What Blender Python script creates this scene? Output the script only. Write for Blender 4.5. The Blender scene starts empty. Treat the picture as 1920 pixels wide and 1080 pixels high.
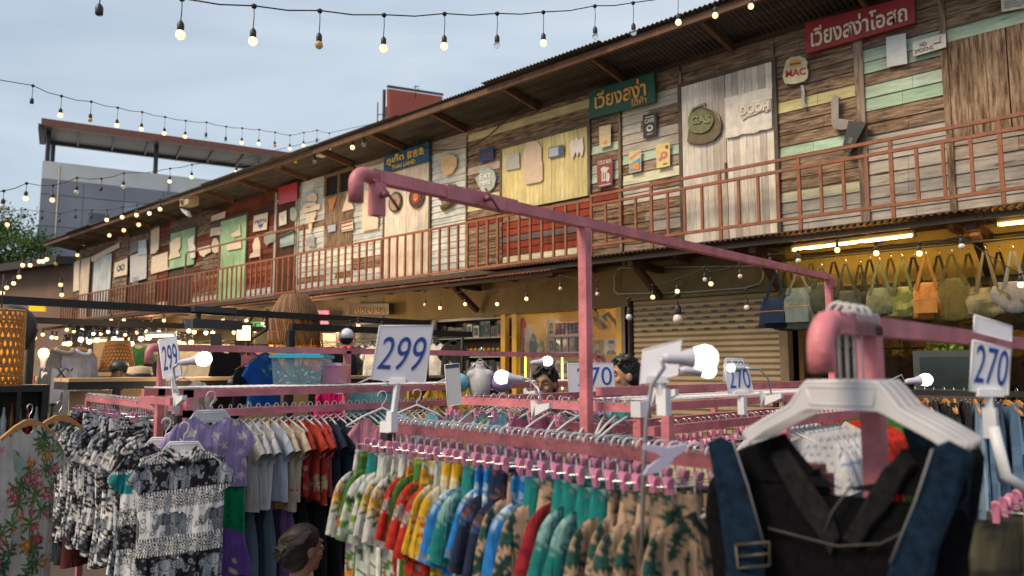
import bpy, math, random
import numpy as np
from mathutils import Vector, Matrix
R = random.Random(7)
C = bpy.context.scene.collection
sc = bpy.context.scene
# ------------------------------------------------------------------ camera
CAMZ = 1.65
PITCH = math.atan(150/1440.0)
F0 = Vector((-0.685, 0.7286, 0)).normalized()
RT = Vector((F0.y, -F0.x, 0))
FW = (F0*math.cos(PITCH) + Vector((0, 0, math.sin(PITCH)))).normalized()
UP = RT.cross(FW)
cam_d = bpy.data.cameras.new('camera'); cam = bpy.data.objects.new('camera', cam_d); C.objects.link(cam)
cam.location = (0, 0, CAMZ)
cam.rotation_euler = FW.to_track_quat('-Z', 'Y').to_euler()
cam_d.sensor_width = 36; cam_d.lens = 27; cam_d.clip_start = 0.05; cam_d.clip_end = 2000
cam_d.dof.use_dof = True; cam_d.dof.focus_distance = 5.6; cam_d.dof.aperture_fstop = 2.2
sc.camera = cam
# ------------------------------------------------------------------ world and light
SUN_EL, SUN_AZ = 46, 200
w = bpy.data.worlds.new('World'); sc.world = w; w.use_nodes = True
nt = w.node_tree; N = nt.nodes; L = nt.links
for n in list(N): N.remove(n)
out = N.new('ShaderNodeOutputWorld'); bg = N.new('ShaderNodeBackground'); bg.inputs[1].default_value = 0.1
sky = N.new('ShaderNodeTexSky'); sky.sky_type = 'NISHITA'; sky.sun_disc = False
sky.sun_elevation = math.radians(SUN_EL); sky.sun_rotation = math.radians(SUN_AZ); sky.air_density = 1.3; sky.dust_density = 2.0
tc = N.new('ShaderNodeTexCoord'); mp = N.new('ShaderNodeMapping'); mp.inputs['Scale'].default_value = (1.2, 1.2, 5.0)
nz = N.new('ShaderNodeTexNoise'); nz.inputs['Scale'].default_value = 1.7; nz.inputs['Detail'].default_value = 5; nz.inputs['Roughness'].default_value = .5; nz.inputs['Distortion'].default_value = .5
rp = N.new('ShaderNodeValToRGB'); rp.color_ramp.elements[0].position = .33; rp.color_ramp.elements[1].position = .70
rp.color_ramp.elements[0].color = (3.25, 3.95, 4.75, 1); rp.color_ramp.elements[1].color = (4.9, 5.5, 6.1, 1)
mx = N.new('ShaderNodeMix'); mx.data_type = 'RGBA'; mx.inputs[0].default_value = .9
L.new(tc.outputs['Generated'], mp.inputs[0]); L.new(mp.outputs[0], nz.inputs['Vector']); L.new(nz.outputs[0], rp.inputs[0])
L.new(sky.outputs[0], mx.inputs[6]); L.new(rp.outputs[0], mx.inputs[7]); L.new(mx.outputs[2], bg.inputs[0]); L.new(bg.outputs[0], out.inputs[0])
sd = bpy.data.lights.new('sun', 'SUN'); sd.energy = 2.6; sd.angle = math.radians(24); sd.color = (1, .80, .58)
so = bpy.data.objects.new('sun', sd); C.objects.link(so)
el, az = math.radians(SUN_EL), math.radians(SUN_AZ)
so.rotation_euler = Vector((math.sin(az)*math.cos(el), math.cos(az)*math.cos(el), math.sin(el))).to_track_quat('Z', 'Y').to_euler()
sc.view_settings.view_transform = 'Standard'; sc.view_settings.look = 'None'; sc.view_settings.gamma = 1
sc.view_settings.exposure = 0.58; sc.view_settings.use_curve_mapping = False
sc.cycles.use_denoising = True
# ------------------------------------------------------------------ rays
def ray(px, py):
    return FW + RT*((px-960)/1440) + UP*((540-py)/1440)
def atY(px, py, Y):
    d = ray(px, py); return Vector((0, 0, CAMZ)) + d*(Y/d.y)
def atX(px, py, X):
    d = ray(px, py); return Vector((0, 0, CAMZ)) + d*(X/d.x)
def atD(px, py, D):
    return Vector((0, 0, CAMZ)) + ray(px, py)*D
def atZ(px, py, z):
    d = ray(px, py); return Vector((0, 0, CAMZ)) + d*((z-CAMZ)/d.z)
V = Vector
# ------------------------------------------------------------------ materials
MATS = {}
def lin(c):
    return tuple((x/255/12.92 if x/255 <= .04045 else ((x/255+.055)/1.055)**2.4) for x in c)
def newmat(name):
    m = bpy.data.materials.new(name); m.use_nodes = True
    nt = m.node_tree; b = nt.nodes['Principled BSDF']; return m, nt, b
def mat(name, col, rough=.6, metal=0, var=.25, scale=6, bump=.0, bscale=60, emit=0, ecol=None, alpha=1, trans=0, stretch=None, spec=None, chips=None):
    """flat paint / metal / plastic with noise variation of tone"""
    if name in MATS: return MATS[name]
    m, nt, b = newmat(name); N = nt.nodes; L = nt.links
    b.inputs['Roughness'].default_value = rough; b.inputs['Metallic'].default_value = metal
    if spec is not None: b.inputs['Specular IOR Level'].default_value = spec
    if var > 0:
        tc = N.new('ShaderNodeTexCoord'); mp = N.new('ShaderNodeMapping')
        if stretch: mp.inputs['Scale'].default_value = stretch
        nz = N.new('ShaderNodeTexNoise'); nz.inputs['Scale'].default_value = scale; nz.inputs['Detail'].default_value = 6; nz.inputs['Roughness'].default_value = .65
        mr = N.new('ShaderNodeMapRange'); mr.inputs[1].default_value = .3; mr.inputs[2].default_value = .7; mr.inputs[3].default_value = 1-var; mr.inputs[4].default_value = 1+var*.5
        mu = N.new('ShaderNodeMix'); mu.data_type = 'RGBA'; mu.blend_type = 'MULTIPLY'; mu.inputs[0].default_value = 1; mu.inputs[6].default_value = (*col, 1)
        L.new(tc.outputs['Object'], mp.inputs[0]); L.new(mp.outputs[0], nz.inputs['Vector']); L.new(nz.outputs[0], mr.inputs[0])
        cb = N.new('ShaderNodeCombineColor')
        for k in range(3): L.new(mr.outputs[0], cb.inputs[k])
        L.new(cb.outputs[0], mu.inputs[7]); L.new(mu.outputs[2], b.inputs['Base Color'])
        if chips:
            n4 = N.new('ShaderNodeTexNoise'); n4.inputs['Scale'].default_value = chips[0]; n4.inputs['Detail'].default_value = 9; n4.inputs['Roughness'].default_value = .75
            L.new(tc.outputs['Object'], n4.inputs['Vector']); m4 = N.new('ShaderNodeMapRange'); m4.inputs[1].default_value = chips[1]; m4.inputs[2].default_value = chips[1]+.03; L.new(n4.outputs[0], m4.inputs[0])
            x4 = N.new('ShaderNodeMix'); x4.data_type = 'RGBA'; L.new(m4.outputs[0], x4.inputs[0]); L.new(mu.outputs[2], x4.inputs[6]); x4.inputs[7].default_value = (*chips[2], 1); L.new(x4.outputs[2], b.inputs['Base Color'])
        if bump > 0:
            n2 = N.new('ShaderNodeTexNoise'); n2.inputs['Scale'].default_value = bscale; n2.inputs['Detail'].default_value = 4
            L.new(mp.outputs[0], n2.inputs['Vector'])
            bp = N.new('ShaderNodeBump'); bp.inputs['Strength'].default_value = bump; bp.inputs['Distance'].default_value = .01
            L.new(n2.outputs[0], bp.inputs['Height']); L.new(bp.outputs[0], b.inputs['Normal'])
    else:
        b.inputs['Base Color'].default_value = (*col, 1)
    if emit > 0:
        b.inputs['Emission Color'].default_value = (*(ecol or col), 1); b.inputs['Emission Strength'].default_value = emit
    if alpha < 1: b.inputs['Alpha'].default_value = alpha
    if trans > 0: b.inputs['Transmission Weight'].default_value = trans; b.inputs['IOR'].default_value = 1.3
    MATS[name] = m; return m
def wood_mat(name, grain):
    """weathered boards: Col.rgb = paint colour of the board, Col.a = how much paint is left; bare wood shows in the flakes"""
    m, nt, b = newmat(name); N = nt.nodes; L = nt.links
    b.inputs['Roughness'].default_value = .85; b.inputs['Specular IOR Level'].default_value = .2
    at = N.new('ShaderNodeAttribute'); at.attribute_name = 'Col'
    tc = N.new('ShaderNodeTexCoord'); mp = N.new('ShaderNodeMapping'); mp.inputs['Scale'].default_value = (1.6, 9, 14) if grain == 'h' else (14, 9, 1.3)
    L.new(tc.outputs['Object'], mp.inputs[0])
    n1 = N.new('ShaderNodeTexNoise'); n1.inputs['Scale'].default_value = 2.2; n1.inputs['Detail'].default_value = 9; n1.inputs['Roughness'].default_value = .72
    n2 = N.new('ShaderNodeTexNoise'); n2.inputs['Scale'].default_value = .9; n2.inputs['Detail'].default_value = 8; n2.inputs['Roughness'].default_value = .68
    n3 = N.new('ShaderNodeTexNoise'); n3.inputs['Scale'].default_value = 1.4; n3.inputs['Detail'].default_value = 3
    L.new(mp.outputs[0], n1.inputs['Vector']); L.new(mp.outputs[0], n2.inputs['Vector']); L.new(tc.outputs['Object'], n3.inputs['Vector'])
    bare = N.new('ShaderNodeValToRGB'); e = bare.color_ramp.elements
    e[0].position = .36; e[0].color = (.058, .034, .020, 1); e[1].position = .66; e[1].color = (.42, .30, .20, 1)
    x = e.new(.5); x.color = (.205, .135, .083, 1)
    L.new(n1.outputs[0], bare.inputs[0])
    # flakes
    sub = N.new('ShaderNodeMath'); sub.operation = 'ADD'; L.new(n2.outputs[0], sub.inputs[0])
    a2 = N.new('ShaderNodeMath'); a2.operation = 'SUBTRACT'; L.new(at.outputs['Alpha'], a2.inputs[0]); a2.inputs[1].default_value = .5
    L.new(a2.outputs[0], sub.inputs[1])
    mr = N.new('ShaderNodeMapRange'); mr.inputs[1].default_value = .46; mr.inputs[2].default_value = .56; L.new(sub.outputs[0], mr.inputs[0])
    # paint with dirt
    mr2 = N.new('ShaderNodeMapRange'); mr2.inputs[1].default_value = .3; mr2.inputs[2].default_value = .65; mr2.inputs[3].default_value = .62; mr2.inputs[4].default_value = 1.08; L.new(n1.outputs[0], mr2.inputs[0])
    vs = N.new('ShaderNodeVectorMath'); vs.operation = 'SCALE'; L.new(at.outputs['Color'], vs.inputs[0]); L.new(mr2.outputs[0], vs.inputs['Scale'])
    mx = N.new('ShaderNodeMix'); mx.data_type = 'RGBA'; L.new(mr.outputs[0], mx.inputs[0]); L.new(bare.outputs[0], mx.inputs[6]); L.new(vs.outputs[0], mx.inputs[7])
    mr3 = N.new('ShaderNodeMapRange'); mr3.inputs[1].default_value = .35; mr3.inputs[2].default_value = .65; mr3.inputs[3].default_value = .8; mr3.inputs[4].default_value = 1.12; L.new(n3.outputs[0], mr3.inputs[0])
    v2 = N.new('ShaderNodeVectorMath'); v2.operation = 'SCALE'; L.new(mx.outputs[2], v2.inputs[0]); L.new(mr3.outputs[0], v2.inputs['Scale'])
    L.new(v2.outputs[0], b.inputs['Base Color'])
    bp = N.new('ShaderNodeBump'); bp.inputs['Strength'].default_value = .5; bp.inputs['Distance'].default_value = .006
    L.new(n1.outputs[0], bp.inputs['Height']); L.new(bp.outputs[0], b.inputs['Normal'])
    MATS[name] = m; return m
WH = wood_mat('weathered_boards', 'h'); WV = wood_mat('weathered_upright_boards', 'v')
def col_mat(name, rough=.9, bump=.25, bscale=160, var=.12, sheen=0, spec=.2, vscale=9, alpha=1, emit=0, crease=0):
    """colour comes from the object's own Col attribute (dye, print, lettering)"""
    m, nt, b = newmat(name); N = nt.nodes; L = nt.links
    b.inputs['Roughness'].default_value = rough; b.inputs['Specular IOR Level'].default_value = spec
    if sheen: b.inputs['Sheen Weight'].default_value = sheen
    at = N.new('ShaderNodeAttribute'); at.attribute_name = 'Col'
    tc = N.new('ShaderNodeTexCoord'); nz = N.new('ShaderNodeTexNoise'); nz.inputs['Scale'].default_value = vscale; nz.inputs['Detail'].default_value = 5
    L.new(tc.outputs['Object'], nz.inputs['Vector'])
    mr = N.new('ShaderNodeMapRange'); mr.inputs[1].default_value = .3; mr.inputs[2].default_value = .7; mr.inputs[3].default_value = 1-var; mr.inputs[4].default_value = 1+var*.6; L.new(nz.outputs[0], mr.inputs[0])
    vs = N.new('ShaderNodeVectorMath'); vs.operation = 'SCALE'; L.new(at.outputs['Color'], vs.inputs[0]); L.new(mr.outputs[0], vs.inputs['Scale']); L.new(vs.outputs[0], b.inputs['Base Color'])
    n2 = N.new('ShaderNodeTexNoise'); n2.inputs['Scale'].default_value = bscale; L.new(tc.outputs['Object'], n2.inputs['Vector'])
    bp = N.new('ShaderNodeBump'); bp.inputs['Strength'].default_value = bump; bp.inputs['Distance'].default_value = .003
    L.new(n2.outputs[0], bp.inputs['Height']); L.new(bp.outputs[0], b.inputs['Normal'])
    if crease:
        mp = N.new('ShaderNodeMapping'); mp.inputs['Scale'].default_value = (22, 22, 3.2); oi = N.new('ShaderNodeObjectInfo')
        va = N.new('ShaderNodeVectorMath'); va.operation = 'ADD'; sc2 = N.new('ShaderNodeVectorMath'); sc2.operation = 'SCALE'; sc2.inputs[0].default_value = (7, 5, 9)
        L.new(oi.outputs['Random'], sc2.inputs['Scale']); L.new(tc.outputs['Object'], va.inputs[0]); L.new(sc2.outputs[0], va.inputs[1]); L.new(va.outputs[0], mp.inputs[0])
        n3 = N.new('ShaderNodeTexNoise'); n3.inputs['Scale'].default_value = 1; n3.inputs['Detail'].default_value = 3; n3.inputs['Distortion'].default_value = .8; L.new(mp.outputs[0], n3.inputs['Vector'])
        b2 = N.new('ShaderNodeBump'); b2.inputs['Strength'].default_value = .9; b2.inputs['Distance'].default_value = crease
        L.new(n3.outputs[0], b2.inputs['Height']); L.new(bp.outputs[0], b2.inputs['Normal']); L.new(b2.outputs[0], b.inputs['Normal'])
    if alpha < 1: b.inputs['Alpha'].default_value = alpha
    MATS[name] = m; return m
CLOTH = col_mat('printed_cloth', .95, .25, 220, .2, sheen=.05, crease=.022)
PAINTED = col_mat('painted_board', .7, .3, 50, .3, vscale=5)
PRINT = col_mat('printed_plastic', .45, .05, 50, .08)
M_RUST = mat('rust_red_paint', (.27, .088, .032), .55, 0, .4, 9, .3, 40)
M_EAVEWOOD = mat('brown_rafter_wood', (.14, .070, .038), .8, 0, .45, 5, .3, 30)
M_DARKTIN = mat('dark_weathered_tin', (.085, .075, .068), .6, .3, .6, 2.2, .3, 20, stretch=(.5, 3, 1))
M_RUSTTIN = mat('rusty_tin', (.28, .11, .07), .75, .1, .5, 3, .3, 30)
M_PINK = mat('pink_gloss_paint', (.60, .19, .215), .5, 0, .4, 6, .35, 40, chips=(9, .63, (.12, .07, .06)))
M_PINKD = mat('shaded_pink_paint', (.24, .07, .085), .5, 0, .55, 12, .3, 30, chips=(12, .60, (.10, .07, .065)))  # darker pink: shade under the rail put into the colour, chips aside
M_CHROME = mat('bright_wire', (.6, .6, .6), .25, 1, .1)
M_BLACK = mat('black_plastic', (.02, .02, .021), .45, 0, .3)
M_WHITEP = mat('white_plastic', (.72, .72, .74), .35, 0, .1, 8)
M_PINKCLIP = mat('pink_clip_plastic', (.72, .27, .42), .35, 0, .15)
M_BULB = mat('lit_warm_bulb', (1, .78, .45), .4, 0, 0, emit=1.5, ecol=(1, .62, .26))
M_BULBW = mat('lit_white_bulb', (1, 1, 1), .4, 0, 0, emit=1.7, ecol=(1, .96, .9))
M_GLASS = mat('clear_bulb_glass', (.9, .9, .9), .05, 0, 0, trans=.85, alpha=.55)
M_AMBER = mat('amber_bulb_glass', (.75, .5, .16), .15, 0, 0, trans=.3)
M_FROST = mat('unlit_frosted_bulb', (.62, .6, .55), .4, 0, 0)
M_CABLE = mat('black_cable', (.025, .015, .015), .6, 0, .2)
M_BEAM = mat('black_steel_beam', (.018, .017, .016), .5, .2, .3)
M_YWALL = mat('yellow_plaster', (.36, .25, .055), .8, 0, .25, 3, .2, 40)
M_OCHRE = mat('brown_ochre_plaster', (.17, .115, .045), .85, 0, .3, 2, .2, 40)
# ------------------------------------------------------------------ mesh builder
ORG = {}
class MB:
    def __init__(s): s.v = []; s.f = []; s.c = []; s.mi = []; s.col = (1, 1, 1, 1); s.m = 0; s.smooth = set()
    def add(s, vs, fs, sm=False):
        o = len(s.v); s.v += [tuple(p) for p in vs]; s.c += [s.col]*len(vs)
        k = len(s.f)
        s.f += [tuple(i+o for i in f) for f in fs]; s.mi += [s.m]*len(fs)
        if sm: s.smooth.update(range(k, len(s.f)))
        return s
    def box(s, a, b, rot=None):
        x0, y0, z0 = a; x1, y1, z1 = b
        return s.add([(x0,y0,z0),(x1,y0,z0),(x1,y1,z0),(x0,y1,z0),(x0,y0,z1),(x1,y0,z1),(x1,y1,z1),(x0,y1,z1)],
            [(3,2,1,0),(4,5,6,7),(0,1,5,4),(1,2,6,5),(2,3,7,6),(3,0,4,7)])
    def cbox(s, c, sx, sy, sz):
        return s.box((c[0]-sx/2, c[1]-sy/2, c[2]-sz/2), (c[0]+sx/2, c[1]+sy/2, c[2]+sz/2))
    def tube(s, pts, r, n=8, caps=True, rr=None, square=False):
        pts = [V(p) for p in pts]; rings = []
        if square: n = 4
        up = None
        for i, p in enumerate(pts):
            if i == 0: d = pts[1]-p
            elif i == len(pts)-1: d = p-pts[i-1]
            else: d = (pts[i+1]-p).normalized()+(p-pts[i-1]).normalized()
            if d.length < 1e-9: d = V((0, 0, 1))
            d.normalize()
            if up is None:
                up = V((0, 0, 1)) if abs(d.z) < .9 else V((0, 1, 0))
            a = d.cross(up)
            if a.length < 1e-4: a = d.cross(V((1, 0, 0)))
            a.normalize(); b = a.cross(d).normalized()
            if not square and i > 0: up = b
            rad = (rr[i] if rr else r)*(math.sqrt(2) if square else 1)
            ph = math.pi/4 if square else 0
            rings.append([p + a*math.cos(ph+2*math.pi*k/n)*rad + b*math.sin(ph+2*math.pi*k/n)*rad for k in range(n)])
        vs = [q for r_ in rings for q in r_]; fs = []
        for i in range(len(pts)-1):
            for k in range(n): fs.append((i*n+k, i*n+(k+1) % n, (i+1)*n+(k+1) % n, (i+1)*n+k))
        if caps: fs.append(tuple(range(n))[::-1]); fs.append(tuple(range((len(pts)-1)*n, len(pts)*n)))
        return s.add(vs, fs, not square)
    def lathe(s, prof, c=(0, 0, 0), n=12, axis=None, caps=True):
        """prof = [(r, h)...] about z through c, or about the given axis"""
        q = axis.to_track_quat('Z', 'Y') if axis is not None else None
        vs = []
        for r, h in prof:
            for k in range(n):
                p = V((r*math.cos(2*math.pi*k/n), r*math.sin(2*math.pi*k/n), h))
                if q: p = q @ p
                vs.append(p+V(c))
        fs = []
        for i in range(len(prof)-1):
            for k in range(n): fs.append((i*n+k, i*n+(k+1) % n, (i+1)*n+(k+1) % n, (i+1)*n+k))
        if caps: fs.append(tuple(range(n))[::-1]); fs.append(tuple(range((len(prof)-1)*n, len(prof)*n)))
        return s.add(vs, fs, True)
    def ball(s, c, r, n=12, m=8, sc_=(1, 1, 1)):
        prof = [(max(1e-4, r*math.sin(math.pi*i/m)), -r*math.cos(math.pi*i/m)) for i in range(m+1)]
        vs = []
        for a, h in prof:
            for k in range(n): vs.append((c[0]+a*math.cos(2*math.pi*k/n)*sc_[0], c[1]+a*math.sin(2*math.pi*k/n)*sc_[1], c[2]+h*sc_[2]))
        fs = []
        for i in range(m):
            for k in range(n): fs.append((i*n+k, i*n+(k+1) % n, (i+1)*n+(k+1) % n, (i+1)*n+k))
        return s.add(vs, fs, True)
    def prism(s, poly, d):
        """poly = list of 3-D points in a plane, extruded by vector d (front face = poly, back = poly + d)"""
        n = len(poly); poly = [V(p) for p in poly]; d = V(d)
        nr = V((0, 0, 0))
        for i in range(n): nr += poly[i].cross(poly[(i+1) % n])
        if nr.dot(d) > 0: poly = poly[::-1]
        vs = poly+[p+d for p in poly]
        fs = [tuple(range(n)), tuple(range(n, 2*n))[::-1]]
        for i in range(n): fs.append((i, i+n, (i+1) % n+n, (i+1) % n)[::1])
        return s.add(vs, fs)
    def build(s, name, mats, parent=None, org=None):
        if not isinstance(mats, (list, tuple)): mats = [mats]
        if not s.v: print('EMPTY', name); return None
        vs = np.array(s.v, dtype=float)
        if parent is not None: o = ORG[parent.name]
        elif org is not None: o = V(org)
        else:
            lo, hi = vs.min(0), vs.max(0); o = V(((lo[0]+hi[0])/2, (lo[1]+hi[1])/2, lo[2]))
        me = bpy.data.meshes.new(name); me.from_pydata((vs-np.array(o)).tolist(), [], s.f)
        for m in mats: me.materials.append(m)
        if len(mats) > 1: me.polygons.foreach_set('material_index', s.mi)
        if s.smooth:
            me.polygons.foreach_set('use_smooth', [i in s.smooth for i in range(len(s.f))])
        if any(c != (1, 1, 1, 1) for c in s.c):
            a = me.color_attributes.new('Col', 'FLOAT_COLOR', 'POINT'); a.data.foreach_set('color', np.array(s.c, dtype=np.float32).ravel())
        me.update()
        ob = bpy.data.objects.new(name, me); C.objects.link(ob)
        if parent is not None: ob.parent = parent
        else: ob.location = o
        ORG[ob.name] = V(o); return ob
def empty(name, loc=(0, 0, 0)):
    o = bpy.data.objects.new(name, None); C.objects.link(o); o.location = loc; o.empty_display_size = .1; ORG[o.name] = V(loc); return o
def tag(o, label=None, cat=None, group=None, kind=None):
    if label: o['label'] = label
    if cat: o['category'] = cat
    if group: o['group'] = group
    if kind: o['kind'] = kind
    return o
def copy_tree(o, parent=None):
    c = o.copy(); C.objects.link(c); c.parent = parent
    for k in ('label', 'group'):
        if k in c and parent is None: del c[k]
    for ch in o.children: copy_tree(ch, c)
    return c
NTH = 'first second third fourth fifth sixth seventh eighth ninth tenth eleventh twelfth thirteenth fourteenth fifteenth sixteenth seventeenth eighteenth nineteenth twentieth'.split()
TENS = {2: 'twenty', 3: 'thirty', 4: 'forty', 5: 'fifty', 6: 'sixty', 7: 'seventy', 8: 'eighty'}
def nth(i):
    if i < 20: return NTH[i]
    n = i+1; t, u = divmod(n, 10)
    return TENS[t][:-1]+'ieth' if u == 0 else TENS[t]+'-'+NTH[u-1]
def text_mesh(body, quad, mt, name, parent, lift=.004, thick=.003, fit=(.08, .12, .92, .88), shear=0, bold=.0, keep=False):
    """lettering laid on a quad (TL, TR, BR, BL) as a thin solid; fit = u0,v0,u1,v1 from the lower left"""
    cu = bpy.data.curves.new('lettering', 'FONT'); cu.body = body; cu.extrude = .02; cu.shear = shear; cu.offset = bold; cu.align_x = 'CENTER'
    cu.resolution_u = 4
    ob = bpy.data.objects.new('lettering', cu); C.objects.link(ob)
    dg = bpy.context.evaluated_depsgraph_get()
    me = bpy.data.meshes.new_from_object(ob.evaluated_get(dg)); C.objects.unlink(ob); bpy.data.objects.remove(ob)
    vs = np.zeros(len(me.vertices)*3); me.vertices.foreach_get('co', vs); vs = vs.reshape(-1, 3)
    lo, hi = vs.min(0), vs.max(0)
    TL, TR, BR, BL = [V(p) for p in quad]
    nr = (TR-TL).cross(BL-TL).normalized()*-1   # faces the reader
    nr = -nr if nr.dot(V((0, 0, CAMZ))-TL) < 0 else nr
    u0, v0, u1, v1 = fit
    o = ORG[parent.name]; res = []
    if keep:
        W = ((TR-TL).length)*(u1-u0); H = ((BL-TL).length)*(v1-v0); s = min(W/(hi[0]-lo[0]), H/(hi[1]-lo[1]))
        cu_, cv_ = (u0+u1)/2, (v0+v1)/2; du = s*(hi[0]-lo[0])/((TR-TL).length)/2; dv = s*(hi[1]-lo[1])/((BL-TL).length)/2
        u0, u1, v0, v1 = cu_-du, cu_+du, cv_-dv, cv_+dv
    for p in vs:
        a = u0+(u1-u0)*(p[0]-lo[0])/(hi[0]-lo[0]); b = v0+(v1-v0)*(p[1]-lo[1])/(hi[1]-lo[1])
        bot = BL.lerp(BR, a); top = TL.lerp(TR, a)
        res.append(bot.lerp(top, b)+nr*(lift+(thick if p[2] > 0 else -.001))-o)
    me.vertices.foreach_set('co', np.array(res).ravel()); me.materials.clear(); me.materials.append(mt); me.update()
    me.name = name
    ob = bpy.data.objects.new(name, me); C.objects.link(ob); ob.parent = parent; ORG[ob.name] = V(o); return ob
# ================================================================== ground
g = MB(); g.box((-150, -80, -.3), (120, 150, 0))
tag(g.build('ground', mat('worn_paving', (.075, .06, .05), .8, 0, .4, 1.2, .3, 8)), kind='structure')
# ================================================================== two-storey wooden building
YW, YR = 10.15, 9.74
Z0, Z1 = 3.45, 6.30
XL, XR = -33.2, 4.0
bld = empty('wooden_building', ((XL+XR)/2, YW, 0))
tag(bld, 'long two-storey market building clad in patched weathered boards with rust-red balcony rail', 'building')
def wx(px, py=None):
    if py is None: py = 250 if px > 900 else 400
    return atY(px, py, YW).x
BROWN = [(.17, .118, .085, .35), (.12, .08, .055, .2), (.22, .16, .12, .3), (.15, .105, .075, .15), (.26, .20, .155, .45), (.19, .14, .11, .5)]
GREYW = [(.50, .45, .38, .62), (.38, .32, .26, .55), (.54, .49, .41, .7), (.34, .27, .21, .5)]
WHITE = [(.66, .67, .62, .92), (.58, .60, .57, .85), (.70, .69, .62, .8), (.63, .65, .59, .97)]
REDB = [(.16, .042, .022, .93), (.20, .055, .03, .85), (.13, .035, .02, .95), (.21, .07, .04, .7)]
MINT = (.40, .54, .39, .82); MINT2 = (.47, .58, .45, .68); YEL = (.60, .53, .26, .88); CREAM = (.66, .63, .42, .85); OFFW = (.62, .56, .46, .9); RED = (.26, .045, .025, .93)
def jit(c, j=.1):
    k = 1+R.uniform(-j, j); return (min(1, c[0]*k), min(1, c[1]*k), min(1, c[2]*k*(1+R.uniform(-.04, .04))), c[3] if len(c) > 3 else 1)
def hplanks(x0, x1, z0, z1, pal, over=(), h=.16, y=YW, breaks=.5, name='wall_boards'):
    """lap boards; over = (zlo, zhi, colour[, xlo, xhi])"""
    if z1-z0 < .04 or x1-x0 < .01: return
    m = MB(); z = z0
    while z < z1-.03:
        hh = min(h*R.uniform(.93, 1.07), z1-z)
        xs = [x0]
        if R.random() < breaks and x1-x0 > .9: xs.append(R.uniform(x0+.35, x1-.35))
        if breaks > .8 and x1-x0 > 3:
            xs = [x0]+sorted(R.uniform(x0+.3, x1-.3) for _ in range(int((x1-x0)/1.6)))
        xs.append(x1)
        for a, b in zip(xs[:-1], xs[1:]):
            c = jit(R.choice(pal), .12)
            for ov in over:
                if ov[0] <= z+hh/2 <= ov[1] and (len(ov) < 5 or ov[3] <= (a+b)/2 <= ov[4]): c = jit(ov[2], .07)
            m.col = c; t = R.uniform(0, .004); g_ = .004
            yb = y-.022-t; yt = y-.006-t
            m.add([(a+g_/2, yb, z+g_), (b-g_/2, yb, z+g_), (b-g_/2, y+.01, z+g_), (a+g_/2, y+.01, z+g_), (a+g_/2, yt, z+hh), (b-g_/2, yt, z+hh), (b-g_/2, y+.01, z+hh), (a+g_/2, y+.01, z+hh)],
                  [(3,2,1,0),(4,5,6,7),(0,1,5,4),(1,2,6,5),(2,3,7,6),(3,0,4,7)])
        z += hh
    return m.build(name, WH, bld)
def vplanks(x0, x1, z0, z1, cols, w=.1, y=YW-.05, t=.03, name='door', slope=0, parent=None):
    m = MB(); x = x0
    n = max(1, round((x1-x0)/w)); w = (x1-x0)/n
    for i in range(n):
        m.col = jit(R.choice(cols), .06); a = x0+i*w; yy = y-R.uniform(0, .004)
        m.box((a+.002, yy, z0), (a+w-.002, y+t, z1+slope*0))
    return m.build(name, WV, parent or bld)
def zz(px, py, y=YW): return atY(px, py, y).z
# core walls behind the boards
m = MB(); m.box((XL, YW+.012, 3.3), (XR, YW+.12, 6.5)); m.box((XL, YW+.12, 3.3), (XL+.12, YW+6, 6.2)); m.box((XR-.12, YW+.12, 0), (XR, YW+6, 6.2)); m.box((XL, YW+5.9, 0), (XR, YW+6, 6))
m.build('wall_core', mat('dark_old_wood', (.07, .045, .03), .9, 0, .3), bld)
# upper front, from the right
S = lambda a, b: (wx(a), wx(b))
def bands(l): return [(zz(px, yb), zz(px, yt), c) + tuple(r) for (px, yt, yb, c, *r) in l]
x0, x1 = wx(1782, 250), XR
hplanks(x0, x1, Z0, zz(1840, 255), GREYW, h=.17)
hplanks(x0, x1, zz(1850, 62), Z1, BROWN, bands([(1850, 30, 52, MINT2)]), h=.17)
vplanks(x0, wx(1895, 200), zz(1840, 255), zz(1850, 62), [(.21, .12, .065, .3), (.25, .155, .09, .3), (.15, .085, .05, .2)], .22, YW-.03, name='board_panel')
vplanks(wx(1897, 200), XR, zz(1840, 255), zz(1850, 62), [(.24, .14, .08, .3), (.30, .19, .11, .3), (.15, .085, .05, .2)], .22, YW-.03, name='board_panel')
hplanks(*S(1625, 1778), Z0, Z1, BROWN, bands([(1650, 96, 127, MINT2), (1650, 148, 176, MINT2), (1650, 178, 207, MINT), (1650, 262, 420, GREYW[0])]), h=.165)
hplanks(*S(1459, 1612), Z0, Z1, BROWN, bands([(1500, 186, 214, YEL), (1500, 262, 292, MINT), (1500, 350, 372, CREAM), (1500, 385, 440, (.5, .46, .4, .8))]), h=.16)
hplanks(*S(1168, 1278), Z0, zz(1220, 150)+.02, BROWN[:3]+GREYW, bands([(1225, 178, 202, GREYW[2]), (1225, 248, 272, GREYW[0]), (1225, 274, 300, MINT2), (1225, 318, 344, CREAM), (1225, 348, 372, GREYW[2])]), h=.16)
hplanks(*S(1110, 1160), Z0, Z1-.35, BROWN, bands([(1135, 262, 282, MINT2), (1135, 300, 318, GREYW[2]), (1135, 322, 345, MINT2), (1135, 362, 378, RED)]), h=.16, breaks=.9)
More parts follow.
